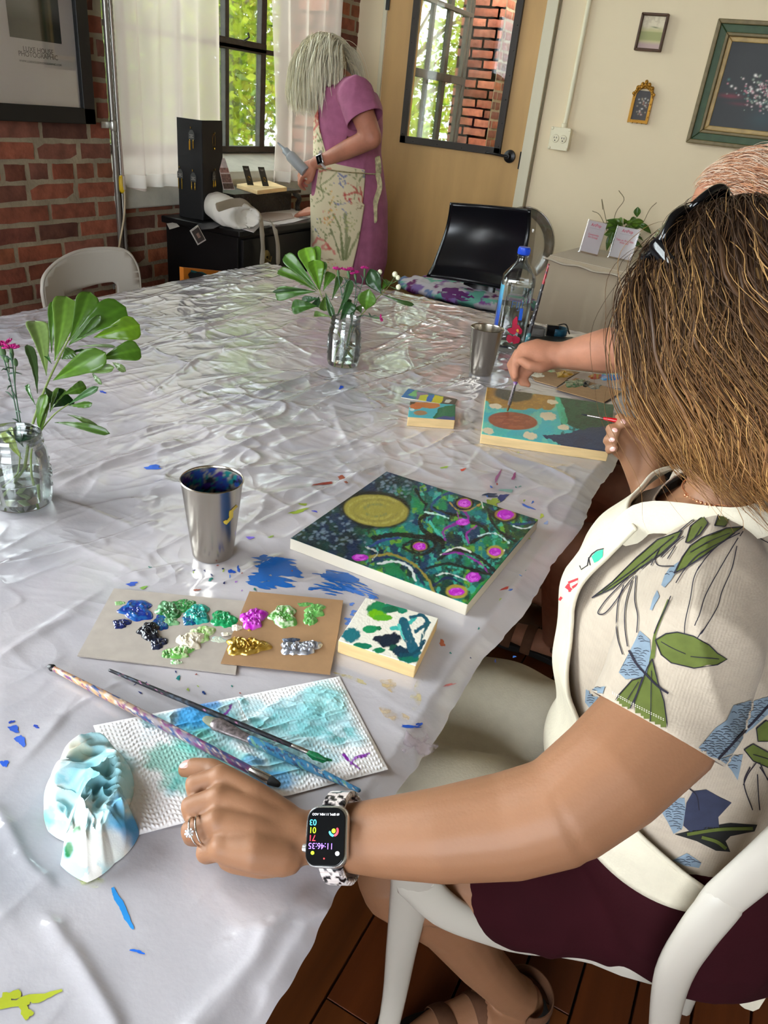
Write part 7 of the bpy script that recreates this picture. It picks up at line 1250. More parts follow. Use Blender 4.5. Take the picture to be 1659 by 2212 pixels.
# the sleeve is open at its hem: cut the union with the hem plane only near the arm, and the body with the waist plane
me_s = organic('shirt', sb, shirtm, None, .004, 8, disp=shirt_disp)
SBV0 = bvh_of(me_s); bm = bmesh.new(); bm.from_mesh(me_s.data)
arm_o = pd(1440, 1470, .65)
def cutnear(bm, co, no, near, rad):
    vs_ = {v for v in bm.verts if (v.co-Vector(near)).length < rad}; g = [f for f in bm.faces if all(v in vs_ for v in f.verts)]; ed = list({e for f in g for e in f.edges}); vv = list({v for f in g for v in f.verts})
    bmesh.ops.bisect_plane(bm, geom=vv+ed+g, plane_co=[float(q) for q in co], plane_no=[float(q) for q in no], clear_outer=True)
cutnear(bm, hemp, hemn, tuple(pd(1400, 1600, .63)), .1)
cutnear(bm, (.04, 1.04, .885), nrm([.2, .5, -.8]), (.045, 1.07, .86), .09)
bmesh.ops.bisect_plane(bm, geom=bm.verts[:]+bm.edges[:]+bm.faces[:], plane_co=(.1, .7, .695), plane_no=(-.12, 0, -1), clear_outer=True)
cutnear(bm, (.033, .83, 1.006), nrm([-.25, 0, 1]), (.034, .83, 1.02), .085)
for v in bm.verts: pass
bm.to_mesh(me_s.data); bm.free(); me_s.parent = woman; shirt = me_s; md = shirt.modifiers.new('s', 'SOLIDIFY'); md.thickness = .0018; md.offset = -1
SBV = bvh_of(shirt); sh_hit = bvh_hit(SBV)
K6 = lambda x, y: (1080+x*.349, 1000+y*.349); K7 = lambda x, y: (800+x*.5178, 1500+y*.5178)
olive, inkc, bluec, navy = (84, 94, 36), (30, 26, 40), (116, 132, 146), (44, 48, 70)
pr = {k: MB() for k in ('olive', 'ink', 'blue', 'navy', 'black')}
def P6(L): return [K6(*q) for q in L]
def P7(L): return [K7(*q) for q in L]
def lw(kind, L, w, off=.0014, hit=sh_hit, step=5): decal(pr[kind], ribbon(spline(L, 6), w), hit, step, off)
LV = [P6([(965, 1100), (1030, 1060), (1100, 1050), (1200, 1075), (1290, 1130), (1340, 1180), (1400, 1215), (1340, 1250), (1200, 1272), (1060, 1240), (1000, 1190)]), P6([(945, 1215), (980, 1370), (1015, 1480), (1030, 1600), (1055, 1745), (960, 1700), (830, 1610), (835, 1480), (880, 1360), (915, 1270)]), P6([(885, 1330), (850, 1430), (810, 1520), (770, 1558), (697, 1510), (740, 1440), (820, 1350)]),
 P6([(1080, 690), (1130, 590), (1180, 520), (1250, 470), (1400, 410), (1500, 400), (1420, 460), (1330, 530), (1250, 590), (1150, 655)]), P6([(575, 838), (700, 740), (850, 590), (980, 480), (1130, 425), (1100, 480), (1000, 570), (850, 670), (700, 780)]), P6([(1150, 500), (1180, 400), (1260, 335), (1290, 380), (1240, 450), (1170, 500)]), P6([(1325, 395), (1350, 330), (1450, 260), (1530, 222), (1480, 280), (1390, 400)]), P6([(1520, 350), (1580, 300), (1659, 280), (1659, 325), (1560, 350)]), P6([(1505, 1770), (1560, 1735), (1659, 1790), (1659, 1885), (1560, 1840)]), P6([(1580, 1640), (1640, 1590), (1659, 1600), (1659, 1720), (1590, 1720)])]
for L in LV: decal(pr['olive'], L, sh_hit, 6, .0008); n_ = len(L); decal(pr['ink'], ribbon([L[i] for i in range(n_//2+1)], 2.4), sh_hit, 5, .0014); decal(pr['ink'], ribbon([L[i % n_] for i in range(n_//2, n_+1)], 2.4), sh_hit, 5, .0014)
for L in ([(1000, 1110), (1070, 1150), (1150, 1185)], [(1180, 1200), (1350, 1215)], [(940, 1290), (935, 1450), (930, 1680)], [(860, 1360), (790, 1470)], [(1180, 560), (1300, 490), (1420, 440)], [(640, 800), (860, 640), (1080, 460)], [(1200, 480), (1250, 400)], [(1560, 1800), (1659, 1830)]): lw('ink', P6(L), 1.8)
lw('olive', P6([(1045, 850), (1000, 960), (962, 1060), (950, 1130), (948, 1215)]), 5, .0008); decal(pr['olive'], P6([(955, 1050), (970, 1100), (960, 1200), (930, 1250), (920, 1240), (940, 1160)]), sh_hit, 5, .0008)
for L in ([(1450, 440), (1300, 560), (1210, 700), (1180, 850), (1150, 980), (1143, 1060)], [(1470, 470), (1380, 620), (1270, 820), (1230, 950), (1208, 1010)], [(1462, 520), (1430, 660), (1370, 800), (1340, 900), (1260, 1030), (1222, 1090)], [(1480, 440), (1250, 560), (1150, 660), (1090, 750)], [(835, 705), (750, 820), (728, 960), (735, 1080), (765, 1190)], [(825, 730), (785, 880), (780, 1020), (795, 1140)], [(850, 700), (840, 850), (858, 950), (852, 1055)], [(800, 710), (690, 820), (640, 880), (612, 932), (660, 928), (740, 830), (770, 760)], [(960, 590), (985, 640), (1080, 645)], [(1060, 830), (1020, 920), (985, 990), (958, 1060)], [(1500, 430), (1480, 460)], [(1570, 395), (1590, 460), (1659, 500)], [(1610, 430), (1640, 400), (1659, 430)],
 [(1110, 430), (1250, 320), (1380, 270), (1530, 228)], [(1000, 590), (1100, 490), (1140, 460)], [(1040, 600), (1090, 520)], [(940, 640), (990, 540)], [(880, 660), (950, 600)], [(1580, 1850), (1530, 1920), (1500, 1990)], [(1600, 1850), (1650, 1960)], [(1230, 600), (1400, 480)]): lw('ink', P6(L), 2.2)
FE = [P6([(868, 1040), (930, 1095), (935, 1180), (905, 1330), (780, 1342), (738, 1300), (800, 1180), (840, 1100)]), P6([(1180, 1790), (1330, 1640), (1400, 1590), (1440, 1500), (1540, 1470), (1659, 1445), (1659, 1550), (1560, 1640), (1500, 1700), (1440, 1790), (1350, 1830)]), P6([(1350, 1830), (1440, 1800), (1500, 1800), (1490, 1860), (1468, 1962), (1430, 1900)]), P6([(1112, 612), (1090, 680), (1060, 730), (1020, 775), (1000, 760), (1020, 700), (1050, 655)]), P6([(975, 790), (990, 830), (945, 915), (930, 910), (950, 840)]), P6([(535, 1400), (655, 1385), (640, 1430), (560, 1520), (530, 1480)]), P7([(1190, 440), (1240, 432), (1310, 430), (1315, 480), (1300, 560), (1265, 580), (1240, 530), (1210, 480)]), P7([(1260, 690), (1320, 660), (1380, 700), (1370, 722), (1310, 712)])]
rs = random.Random(2)
for L in FE:
    decal(pr['blue'], L, sh_hit, 6, .0008); xs_ = [q[0] for q in L]; ys_ = [q[1] for q in L]; x0_, x1_, y0_, y1_ = min(xs_), max(xs_), min(ys_), max(ys_)
    def inp(x, y, L=L):
        c = False; j = len(L)-1
        for i in range(len(L)):
            if (L[i][1] > y) != (L[j][1] > y) and x < (L[j][0]-L[i][0])*(y-L[i][1])/(L[j][1]-L[i][1])+L[i][0]: c = not c
            j = i
        return c
    y = y0_+3
    while y < y1_:
        x = x0_+rs.uniform(0, 10)
        while x < x1_:
            w_ = rs.uniform(9, 22)
            if inp(x, y) and inp(x+w_, y+2): decal(pr['ink'], ribbon([(x, y), (x+w_*.5, y-1.5), (x+w_, y+1.5)], 1.1), sh_hit, 4, .0013)
            x += w_+rs.uniform(2, 5)
        y += 5.2
for L, w in (([(805, 1165), (850, 1250), (910, 1320), (980, 1390), (1042, 1432)], 4.5), ([(1659, 1490), (1560, 1600), (1460, 1700), (1340, 1830)], 4.5)): lw('ink', P6(L), w, .0018)
decal(pr['navy'], P7([(1345, 402), (1400, 395), (1505, 450), (1450, 510), (1455, 570), (1340, 578), (1305, 545), (1318, 450)]), sh_hit, 6, .0008); decal(pr['black'], P7([(1270, 582), (1400, 548), (1500, 535), (1612, 542), (1600, 570), (1500, 590), (1480, 610), (1500, 655), (1440, 650), (1360, 610)]), sh_hit, 6, .0008)
for L in ([(1320, 580), (1450, 560), (1590, 556)], [(1380, 592), (1440, 610), (1480, 640)]): lw('olive', P7(L), 7, .0016)
for L in ([(1580, 300), (1555, 370), (1590, 480)], [(1620, 300), (1659, 360)], [(1610, 330), (1615, 430), (1620, 480)], [(1330, 390), (1360, 420), (1370, 480)]): lw('ink', P7(L), 2.4)
for k, c in (('olive', olive), ('ink', inkc), ('blue', bluec), ('navy', navy), ('black', (24, 24, 24))):
    if pr[k].n: obj('printed_'+k, pr[k], M('print_'+k, c, .85, var=(90, .12)), woman)
for dx in (0, 5):
    b = MB(); P = spline(P6([(700, 1432-dx*2), (850, 1515-dx*2), (1020, 1600-dx*2)]), 24)
    for i in range(0, len(P)-1, 2): decal(b, ribbon([P[i], P[i+1]], 1.3), sh_hit, 3, .0014)
    if b.n: obj('hem_stitching', b, M('cream_thread', (230, 222, 206), .8), woman)
# apron: bib wrapped around the chest, then the skirt over the lap
def wrap(levels, nT, off, hit_bvh, fold):
    G = []
    for (z, cx_, cy_, e0, e1, extra) in levels:
        row = []
        for i in range(nT):
            u = i/(nT-1); th = -e0+(e1+e0)*u; d = A([-math.cos(th), -math.sin(th), 0]); o = A([cx_, cy_, z])+d*.6; r = hit_bvh.ray_cast(Vector(o), Vector(-d)); p = A(r[0]) if r[0] is not None else A([cx_, cy_, z])+d*.13
            rr_ = np.linalg.norm(p-A([cx_, cy_, z])); zz_ = [q[0] for q in TOR]; ea, eb = np.interp(z, zz_, [q[3] for q in TOR])+.02, np.interp(z, zz_, [q[4] for q in TOR])+.02; re_ = 1/math.hypot(d[0]/ea, d[1]/eb); rr_ = re_ if (z < .72 or abs(rr_-re_) > .035) else rr_; row.append((rr_, d, A([cx_, cy_, z]), u))
        G.append((row, extra))
    Rm = A([[q[0] for q in g[0]] for g in G])
    for _ in range(5): Rm[1:-1] = Rm[1:-1]*.5+.25*(Rm[2:]+Rm[:-2]); Rm[:, 1:-1] = Rm[:, 1:-1]*.5+.25*(Rm[:, 2:]+Rm[:, :-2])
    return A([[g[0][i][2]+g[0][i][1]*(Rm[k, i]+off+g[1]*(.3+.7*g[0][i][3]**2)+fold(g[0][i][3], k/(len(G)-1))) for i in range(nT)] for k, g in enumerate(G)])
lv = []; R_ = math.radians
for z in np.linspace(.995, .675, 62):
    e = np.interp(z, [.61, .66, .70, .76, .82, .88, .93, .97, .995], [120, 118, 108, 74, 56, 50, 50, 52, 54]); ex_ = np.interp(z, [.60, .9, .96, .995], [.002, .004, .016, .030]); cx_ = np.interp(z, [.46, .7, .9, 1.], [.11, .07, .022, .03]); cy_ = np.interp(z, [.46, .7, .9, 1.], [.74, .765, .805, .83]); lv.append((z, cx_, cy_, R_(e), R_(e), ex_))
G = wrap(lv, 110, .007, SBV0, lambda u, v: .004*math.sin(u*17+v*5)*v+.003*math.sin(v*23+u*9))
aprm = M('cream_canvas', (206, 197, 176), .88, var=(70, .04), bump=(('n', 320, .3, .0012), ('w', 240, .1, .0008))); b = MB(); b.sheet(G); apron = obj('apron', b, aprm, woman, solid=.0022)
rim = MB(); rim.tube([G[k, -1] for k in range(len(G))], .0028, 8); rim.tube([G[0, i] for i in range(110)], .003, 8); obj('apron_hem', rim, aprm, woman)
st_ = MB(); q0 = G[1, -4]; st_.tube(spline([q0, q0+A([.02, .01, .018]), (.045, .735, 1.028), (.082, .79, 1.045), (.094, .85, 1.05)], 6), .017, 10, flat=.14, ref=(.1, -.75, .6)); obj('apron_strap', st_, aprm, woman)
ftop = lambda u: u
G2 = np.zeros((60, 90, 3))
for i in range(60):
    for j in range(90):
        u, v = i/59, j/89; x = -.015-.34*u; y = .605+.40*v; ridge1 = math.exp(-((y-.655)/.09)**2); ridge2 = math.exp(-((y-.87)/.09)**2); z = .575+.075*max(ridge1, ridge2)-.05*u+.006*math.sin(v*19+u*6)+.006*math.sin(u*14+v*9)
        if v > .86: z -= (v-.86)*.7
        G2[i, j] = (x, y, z)
b = MB(); b.sheet(G2); obj('apron_skirt', b, aprm, woman, solid=.0022)
ABV = bvh_of(apron); ah = bvh_hit(ABV)
b = MB()
for L, w in (([(430, 745), (490, 722), (495, 750), (455, 775)], 5), ([(415, 765), (450, 790)], 7), ([(430, 750), (440, 800)], 5), ([(360, 880), (345, 905), (330, 925)], 6), ([(390, 830), (375, 850)], 5), ([(315, 940), (335, 905)], 5), ([(590, 640), (605, 690)], 2.5)): decal(b, ribbon(P6(L), w), ah, 4, .0016)
obj('red_lettering', b, M('red_print', (206, 50, 60), .8), woman)
b = MB(); decal(b, P6([(572, 585), (600, 555), (645, 540), (640, 600), (590, 625)]), ah, 4, .0016); obj('teal_print', b, M('teal_print', (60, 180, 150), .8), woman)
b = MB(); decal(b, P6([(575, 680), (600, 640), (620, 670), (580, 690)]), ah, 4, .0016); obj('green_print', b, M('green_print', (120, 160, 50), .8), woman); b = MB()
for L in ([(555, 600), (575, 570), (610, 545), (650, 536)], [(555, 600), (548, 640), (510, 665), (500, 640)], [(540, 690), (600, 690), (625, 660)], [(555, 590), (565, 640)]): decal(b, ribbon(P6(L), 1.8), ah, 4, .0018)
obj('ink_print', b, M('print_ink', inkc, .85), woman)
ne = MB(); ne.tube([A([.035+.058*math.cos(a), .84+.056*math.sin(a), 1.022+.014*math.cos(a)]) for a in np.linspace(2.2, 5.2, 40)], .0011, 6)
for a in np.linspace(3.7, 4.4, 9): ne.ell(A([.035+.0595*math.cos(a), .84+.058*math.sin(a), 1.02+.014*math.cos(a)]), .0022, None, 8, 6)
tag(obj('necklace', ne, M('rose_gold', (206, 140, 100), .3, metal=.8)), 'fine gold bead necklace at the neck of the seated painter', 'necklace')
# shorts
hb = MB(); hb.loft([((.125, .76, .478), (.125, 0, 0), (0, .125, 0)), ((.12, .757, .51), (.148, 0, 0), (0, .15, 0)), ((.115, .755, .57), (.152, 0, 0), (0, .165, 0)), ((.1, .755, .635), (.143, 0, 0), (0, .167, 0)), ((.085, .76, .70), (.131, 0, 0), (0, .166, 0))], 28)
for (h_, k_) in ((HIP, KN), (HIP2, KN2)): hb.tube([h_+A([.04, 0, 0]), h_, h_+(k_-h_)*.5], [.088, .09, .079], 22)
shorts = organic('shorts', hb, M('maroon_cotton', (46, 10, 17), .9, spec=.15, var=(12, .12), bump=(('n', 300, .2, .001),)), None, .006, 6, disp=lambda V, Nn: V+Nn*(.006*(1-np.abs(2*vn(V[:, 0]*14+V[:, 1]*9, V[:, 2]*9+V[:, 1]*6, 4)-1)))[:, None]); shorts.parent = woman
# apron ties hanging behind the chair
for k, P in enumerate(([(.26, .80, .60), (.285, .80, .50), (.275, .81, .40), (.27, .80, .31)], [(.26, .84, .6), (.3, .85, .48), (.30, .86, .38), (.31, .87, .33)])): b = MB(); b.tube(spline(P, 5), .017, 8, flat=.12, ref=(.3, 1, 0)); obj('apron_tie', b, aprm, woman)
# sandals
leather = M('brown_suede', (96, 62, 40), .8, var=(60, .15), bump=(('n', 200, .3, .001),)); sole = M('black_sole', (22, 20, 19), .7)
def sandal(h, t_, an, label):
    ax = nrm((t_-h)*A([1, 1, 0])); sd = A([-ax[1], ax[0], 0]); o = thing('sandal', label, 'sandal', (h[0], h[1], 0), 'sandals'); pts = [(-.045, .0), (-.036, .03), (.0, .038), (.08, .034), (.14, .046), (.2, .042), (.235, .015), (.235, -.02), (.2, -.044), (.13, -.042), (.07, -.034), (0, -.036), (-.036, -.03)]; P = [A([h[0], h[1], .002])+ax*x+sd*y for x, y in spline(pts+[pts[0]], 4)]
    b = MB(); b.prism(P, (0, 0, .02)); obj('sole', b, sole, o, True, bevel=.003); b = MB(); c = (h*A([1, 1, 0])); b.tube([c+A([0, 0, .062])+ax*(-.036*math.cos(q))*1.1+sd*.044*math.sin(q) for q in np.linspace(-2.1, 2.1, 26)], .003, 10, flat=5, ref=(0, 0, 1)); 
    obj('heel_strap', b, leather, o)
    for f_, hh in ((.09, .07), (.15, .055)): b = MB(); b.tube([c+ax*f_+sd*.046*math.cos(q)+A([0, 0, .012+hh*math.sin(q)]) for q in np.linspace(.05, PI-.05, 20)], .003, 10, flat=5, ref=tuple(ax)); obj('strap', b, leather, o)
sandal(heel, toe, AN, 'brown strapped sandal on the foot of the seated painter beneath the white chair'); sandal(h2, t2, AN2, 'brown sandal on the seated painter\'s other foot far under the table')
# hair
def cgold(rg, t, P):
    k = np.clip(.5+1.6*(float(fbm(P[-1, 0]*42+P[0, 1]*20, P[-1, 1]*42+P[0, 2]*20, 5, 2))-.5)+rg.normal(0, .22), 0, 1); dark = A([48, 33, 23]); mid = A([126, 86, 48]); hi = A([206, 160, 98]); base = np.clip(t*1.5-.15+rg.normal(0, .18), 0, 1)[:, None]; c = dark*(1-base)+mid*base
    if k > .5: c = c*(1-base*.75*(k-.3))+hi*base*.75*(k-.3)
    if k > .9: c = c*.45+hi*.55
    return lin(np.clip(c, 0, 255))
def roots_part(rg):
    k = rg.random(); a = rg.uniform(.78, 3.7)
    if k < .5: return A([math.cos(a), rg.choice([-1, 1])*abs(rg.normal(0, .12)), max(math.sin(a), .05)])
    a = rg.uniform(.78, 3.7); bt = rg.uniform(0, 1.25); return A([math.cos(a)*math.cos(bt), rg.choice([-1, 1])*math.sin(bt), math.sin(a)*math.cos(bt)])
hairm = M('hair_strand', (120, 90, 60), .46, attr=True, spec=.3); 
zfn = lambda p, rg: 1.084-.40*(p[1]-.80)+rg.normal(0, .010)
GD = (1.05, -.28, -1.); HR = (.093, .0765, .099)
b = MB(); b.ell(HC-HF*.014+HU*.014, A([.0925, .0755, .098]), A([HF, HL, HU]), 30, 20); sc_ = obj('scalp_hair', b, M('scalp_brown', (58, 42, 30), .8), woman)
me = sc_.data; bm = bmesh.new(); bm.from_mesh(me); bmesh.ops.bisect_plane(bm, geom=bm.verts[:]+bm.edges[:]+bm.faces[:], plane_co=tuple(HC+HF*.045-HU*.0), plane_no=tuple(nrm(HF*.85-HU*.4)), clear_outer=True); bm.to_mesh(me); bm.free()
HO = HC-HF*.012+HU*.012
strands('hair_locks', woman, HO, HF, HU, HR, 1100, zfn, hairm, 3, cgold, .0022, .010, .005, .1, roots_part, 5, (.0, .06), True, 44, .4, .14, .02, gd=GD)
strands('hair', woman, HO, HF, HU, HR, 6500, zfn, hairm, 4, cgold, .00055, .010, .0085, .11, roots_part, 3, (.01, .14), True, 46, None, .13, .03, gd=GD)
strands('stray_hairs', woman, HO, HF, HU, HR, 160, lambda p, rg: 1.0+rg.normal(0, .03), hairm, 6, cgold, .0003, .011, .012, .12, roots_part, 3, (.15, .3), True, 46, None, .12, .0, gd=GD)
# sunglasses pushed up on the hair
bkp = M('black_acetate', (10, 11, 14), .12); t = thing('sunglasses', 'black sunglasses pushed up on the hair of the seated painter', 'sunglasses', HC+HU*.12)
GL = nrm(HL-HU*.38); gc = HC+HU*.131+HF*.022; gc = gc+(CAM-gc)*.05+HU*.004; nd = nrm(HU*.95+HF*.25); nd = nrm(nd-GL*(nd @ GL)); ud = nrm(np.cross(GL, nd)); 
if ud @ HF > 0: ud = -ud
for s in (-1, 1):
    lc = gc+GL*s*.039-nd*.004; pts = [lc+GL*s*(.031*math.copysign(abs(math.cos(a))**.7, math.cos(a)))+ud*(.024*math.copysign(abs(math.sin(a))**.7, math.sin(a)))-nd*.012*max(0, math.cos(a))**1.5 for a in np.linspace(0, 2*PI, 40, endpoint=False)]
    b = MB(); b.tube(pts+[pts[0], pts[1]], .0044, 8, caps=False); obj('rim', b, bkp, t); b = MB(); b.add([lc+nd*.003]+pts, [(0, 1+i, 1+(i+1) % 40) for i in range(40)]); obj('lens', b, M('dark_lens', (8, 9, 12), .05, coat=1), t, solid=.002)
    hg = gc+GL*s*.074-nd*.014; b = MB(); b.tube(spline([hg+ud*.004, hg-ud*.0-nd*.03+HL*s*.016+HF*-.01, HC+HL*s*.1+HU*.06-HF*.015, HC+HL*s*.104+HU*.01-HF*.045], 5), .0075, 8, flat=.35, ref=tuple(HL)); obj('temple', b, bkp, t)
b = MB(); b.tube([gc+GL*.008-nd*.002+ud*.004, gc+nd*.002+ud*.006, gc-GL*.008-nd*.002+ud*.004], .0045, 8); obj('bridge', b, bkp, t)
# wristwatch
wc = pd(738, 1806, .637); wax = nrm(pd(690, 1805, .665)-pd(800, 1808, .65)); wax = nrm(pd(690, 1806, .668)-pd(790, 1808, .655)); cen = pd(740, 1808, .650); up_ = nrm(CAM-cen); up_ = nrm(up_-wax*(up_ @ wax)); up_ = nrm(up_+.0*wax); sdv = np.cross(up_, wax)   # sdv: across, pointing up or down in the picture
if proj(cen+sdv*.01)[1] > proj(cen)[1]: sdv = -sdv
t = thing('wristwatch', 'smartwatch with black screen and black-white marbled band on the resting wrist', 'watch', cen); rw_ = .0325
G = []; NB = 120
for z in (-.0105, -.0085, .0085, .0105):
    G.append([cen+wax*z+(up_*math.cos(a)*.0305+sdv*math.sin(a)*.034)*(1.0 if abs(z) > .009 else 1.04) for a in np.linspace(0, 2*PI, NB, endpoint=False)])
G = A(G); b = MB(); nb = NB; fine = []
cols = []; 
n, m = 22, 240; G = np.zeros((n, m, 3)); cl = np.zeros((n, m, 3))
for i in range(n):
    z = (-.5+i/(n-1))*.021; ed = 1-.06*(abs(z) > .0095)
    for j in range(m):
        a = 2*PI*j/m; lk = (a*.034/.0062) % 1; gap = .965 if min(lk, 1-lk) < .07 else 1.0; G[i, j] = cen+wax*z*(1 if gap == 1 else .95)+(up_*math.cos(a)*.0325+sdv*math.sin(a)*.036)*gap*ed*1.03; cl[i, j] = (a*.034, z, 0)
q = fbm(cl[..., 0]*260, cl[..., 1]*260, 7, 2); qq = np.where(q[..., None] > .56, lin((24, 24, 28)), np.where(q[..., None] > .5, lin((150, 140, 140)), lin((226, 214, 210)))); b.sheet(G, qq.reshape(-1, 3)); ii = np.arange(n*m).reshape(n, m); b.f += [(int(ii[k, m-1]), int(ii[k+1, m-1]), int(ii[k+1, 0]), int(ii[k, 0])) for k in range(n-1)]; obj('strap', b, M('marbled_resin', (200, 200, 200), .18, attr=True, coat=.4), t, solid=.002)
wt = cen+up_*.0385; RM = A([wax, sdv, up_])
def rr_box(w, h, r, z0, z1, k=8):
    out = []
    for (sx, sy, a0) in ((1, 1, 0), (-1, 1, PI/2), (-1, -1, PI), (1, -1, 1.5*PI)):
        for q in np.linspace(a0, a0+PI/2, k): out.append((sx*(w/2-r)+r*math.cos(q), sy*(h/2-r)+r*math.sin(q)))
    return out
def slab(w, h, r, z0, z1, name, mat, bev): o_ = rr_box(w, h, r, 0, 0); b = MB(); b.prism([wt+wax*x+sdv*y+up_*z0 for x, y in o_], up_*(z1-z0)); return obj(name, b, mat, t, True, bevel=bev)
slab(.0375, .0480, .0105, -.0085, .0, 'case', M('silver_aluminium', (214, 214, 212), .25, metal=.9), .003); slab(.0345, .0450, .0095, -.001, .0012, 'screen', M('black_glass'), .0008)
b = MB(); cr0 = wt+wax*.0185-sdv*.009-up_*.0045; b.tube([cr0, cr0+wax*.003], .0034, 20, caps=False); b.box(wt+wax*.0188+sdv*.006-up_*.0045, (.001, .013, .003), RM); obj('crown', b, M('silver_aluminium'), t)
def em(name, c): return M(name, c, .4, emis=.9)
# the screen reads upside down to the camera: text runs along the wearer's view
tx, ty = wax, -sdv; F_ = up_*.0018; to = lambda x, y: wt+wax*x+sdv*y+F_
mx_ = -1
def wtxt(s, size, x, y, c, al='LEFT'): text(s, size, to(x, y), -RR[0]*0+tdir, updir, em('lit_%d_%d_%d' % c, c), t, 'lettering', .0002, al)
tdir = wax if (proj(cen+wax*.01)[0] < proj(cen)[0]) else -wax; updir = -sdv
wtxt('11:46:35', .0062, *( (lambda p: p)((tdir @ wax)*-.0150 + 0, -.0125)), (150, 110, 240)) if False else None
sx = 1 if tdir @ wax > 0 else -1
def wt2(s, size, u, v, c, al='LEFT'): text(s, size, wt+tdir*u+updir*v+F_, tdir, updir, em('lit_%d_%d_%d' % c, c), t, 'lettering', .0002, al)
wt2('69 BPM, 11 MIN. AGO', .0026, .0125, -.0180, (210, 210, 214), 'RIGHT'); wt2('03', .0066, .0148, -.0130, (70, 200, 230), 'RIGHT'); wt2('01', .0066, .0148, -.0070, (180, 230, 20), 'RIGHT'); wt2('71', .0066, .0148, -.0010, (240, 50, 70), 'RIGHT'); wt2('11:46:35', .0066, .0148, .0050, (150, 110, 240), 'RIGHT')
for a0, a1, rr2, c in ((.3, 1.4, .0036, (70, 200, 230)), (1.9, 3.6, .0036, (240, 50, 70)), (0, 6.2, .0009, (180, 230, 20))):
    b = MB(); cc_ = wt-tdir*.0075+updir*(-.0045)+F_; b.tube([cc_+tdir*rr2*math.cos(a)+updir*rr2*math.sin(a) for a in np.linspace(a0, a1, 14)], .0009, 6, flat=.3, ref=tuple(up_)); obj('activity_arc', b, em('lit_%d_%d_%d' % c, c), t)
for (u, v, r_, c) in ((.0105, .0125, .0016, (180, 230, 20)), (-.0115, .0125, .0019, (236, 236, 240)), (-.0, .0165, .0007, (240, 60, 60))): b = MB(); b.ell(wt+tdir*u+updir*v+F_, (r_, r_*.9, .0002), A([tdir, updir, up_]), 12, 6); obj('icon', b, em('lit_%d_%d_%d' % c, c), t)
# red brush in the right hand
brush('paintbrush', 'thin red brush held in the raised right hand of the seated painter', pd(1256, 895, 1.10), pd(1362, 914, 1.085), 0, 0, [('bristles', 0, .13, [.0004, .0012, .0013], M('dark_bristle'), None, None), ('ferrule', .12, .46, [.0014, .0018, .002], fer, None, None), ('handle', .45, 1, [.0021, .0032, .0034, .003], M('red_lacquer', (190, 20, 30), .2, coat=.6), None, None)])
# ---------------------------------------------------------------- white chair under the painter
t = thing('plastic_chair', 'white moulded plastic chair carrying the seated painter', 'chair', (.05, .72, 0), 'white plastic chairs')
FLT = pd(893, 1905, .88); RLT = pd(1440, 2110, .86)
z_s = .435
b = MB(); b.loft([((.04, .775, .42), (.18, 0, 0), (0, .12, 0)), ((.04, .775, .44), (.195, 0, 0), (0, .135, 0)), ((.04, .775, .465), (.19, 0, 0), (0, .13, 0))], 34); obj('seat', b, white, t)
leg0 = pd(833, 2230, 1.02); n_ = nrm(RR[2])
def flatleg(P, W, name, th=.5): b = MB(); b.tube(spline(P, 5), [float(q) for q in np.interp(np.linspace(0, 1, 5*(len(P)-1)+1), np.linspace(0, 1, len(W)), W)], 14, flat=th, ref=tuple(n_)); return obj(name, b, white, t)
T0 = pd(893, 1900, .875); fl0 = atz(790, 2420, 0.0)
flatleg([T0+A([0, 0, .02]), T0, T0+(pd(850, 2150, 1.08)-T0)*.5, pd(845, 2190, 1.12), fl0], [.030, .027, .021, .017, .012], 'leg')
flatleg([T0, pd(960, 1965, .89), pd(1050, 2010, .91), pd(1125, 2040, .94), pd(1220, 2050, .97), pd(1330, 2075, .97), pd(1400, 2105, .93), pd(1440, 2115, .89)], [.024, .022, .017, .012, .012, .012, .014, .02], 'seat_rail')
flatleg([pd(1720, 1800, .66), pd(1640, 1875, .68), pd(1565, 1940, .70), pd(1528, 1975, .71)], [.022, .022, .021, .017], 'backrest_frame')
flatleg([pd(1560, 1950, .70), pd(1505, 2020, .715), pd(1458, 2100, .75), pd(1436, 2200, .82), pd(1425, 2330, .93), atz(1410, 2560, 0)], [.021, .021, .021, .018, .016, .013], 'leg')
for P in ([(-.13, .92, .42), (-.15, .94, .2), (-.17, .96, 0)], [(.2, .92, .42), (.23, .94, .2), (.25, .96, 0)]): b = MB(); b.tube([A(p) for p in P], [.022, .018, .013], 12); obj('leg', b, white, t)
b = MB(); G = np.zeros((20, 40, 3))
for i in range(20):
    for j in range(40): v, u = i/19, j/39; G[i, j] = (.30+.06*v+.04*math.sin(PI*u), .57+.40*u, .60+.2*v)
b.sheet(G); obj('backrest', b, white, t, solid=.012)
# ---------------------------------------------------------------- standing person by the window
WY = 3.25; wp = lambda x, y, Y=WY: aty(x, y, Y)
gb = MB(); WHC = wp(700, 146)+A([0, 0, 0]); WF = nrm([-.80, -.05, -.60]); WU = nrm([-.58, 0, .81])
WT = [(120, .2, .09, 0), (.0, 0, 0, 0)]
def wsec(y, xc, a, b_): c = wp(xc, y); return (c, (a, 0, 0), (0, b_, 0))
gb.loft([wsec(178, 752, .05, .09), wsec(196, 757, .085, .15), wsec(225, 757, .11, .172), wsec(270, 752, .128, .165), wsec(320, 750, .13, .155), wsec(370, 752, .135, .16), wsec(430, 754, .145, .175), wsec(500, 756, .14, .175), wsec(560, 757, .12, .16)], 28)
gb.tube([wp(752, 196), wp(738, 178), wp(720, 163), wp(706, 150)], [.058, .052, .05, .05], 14); WL = head(gb, WHC, WF, WU, .98)[1]
s1 = wp(768, 205, 3.09); e1 = wp(803, 298, 3.06)+A([0, 0, 0]); w1 = wp(702, 345, 3.08); h1 = wp(682, 352, 3.08)
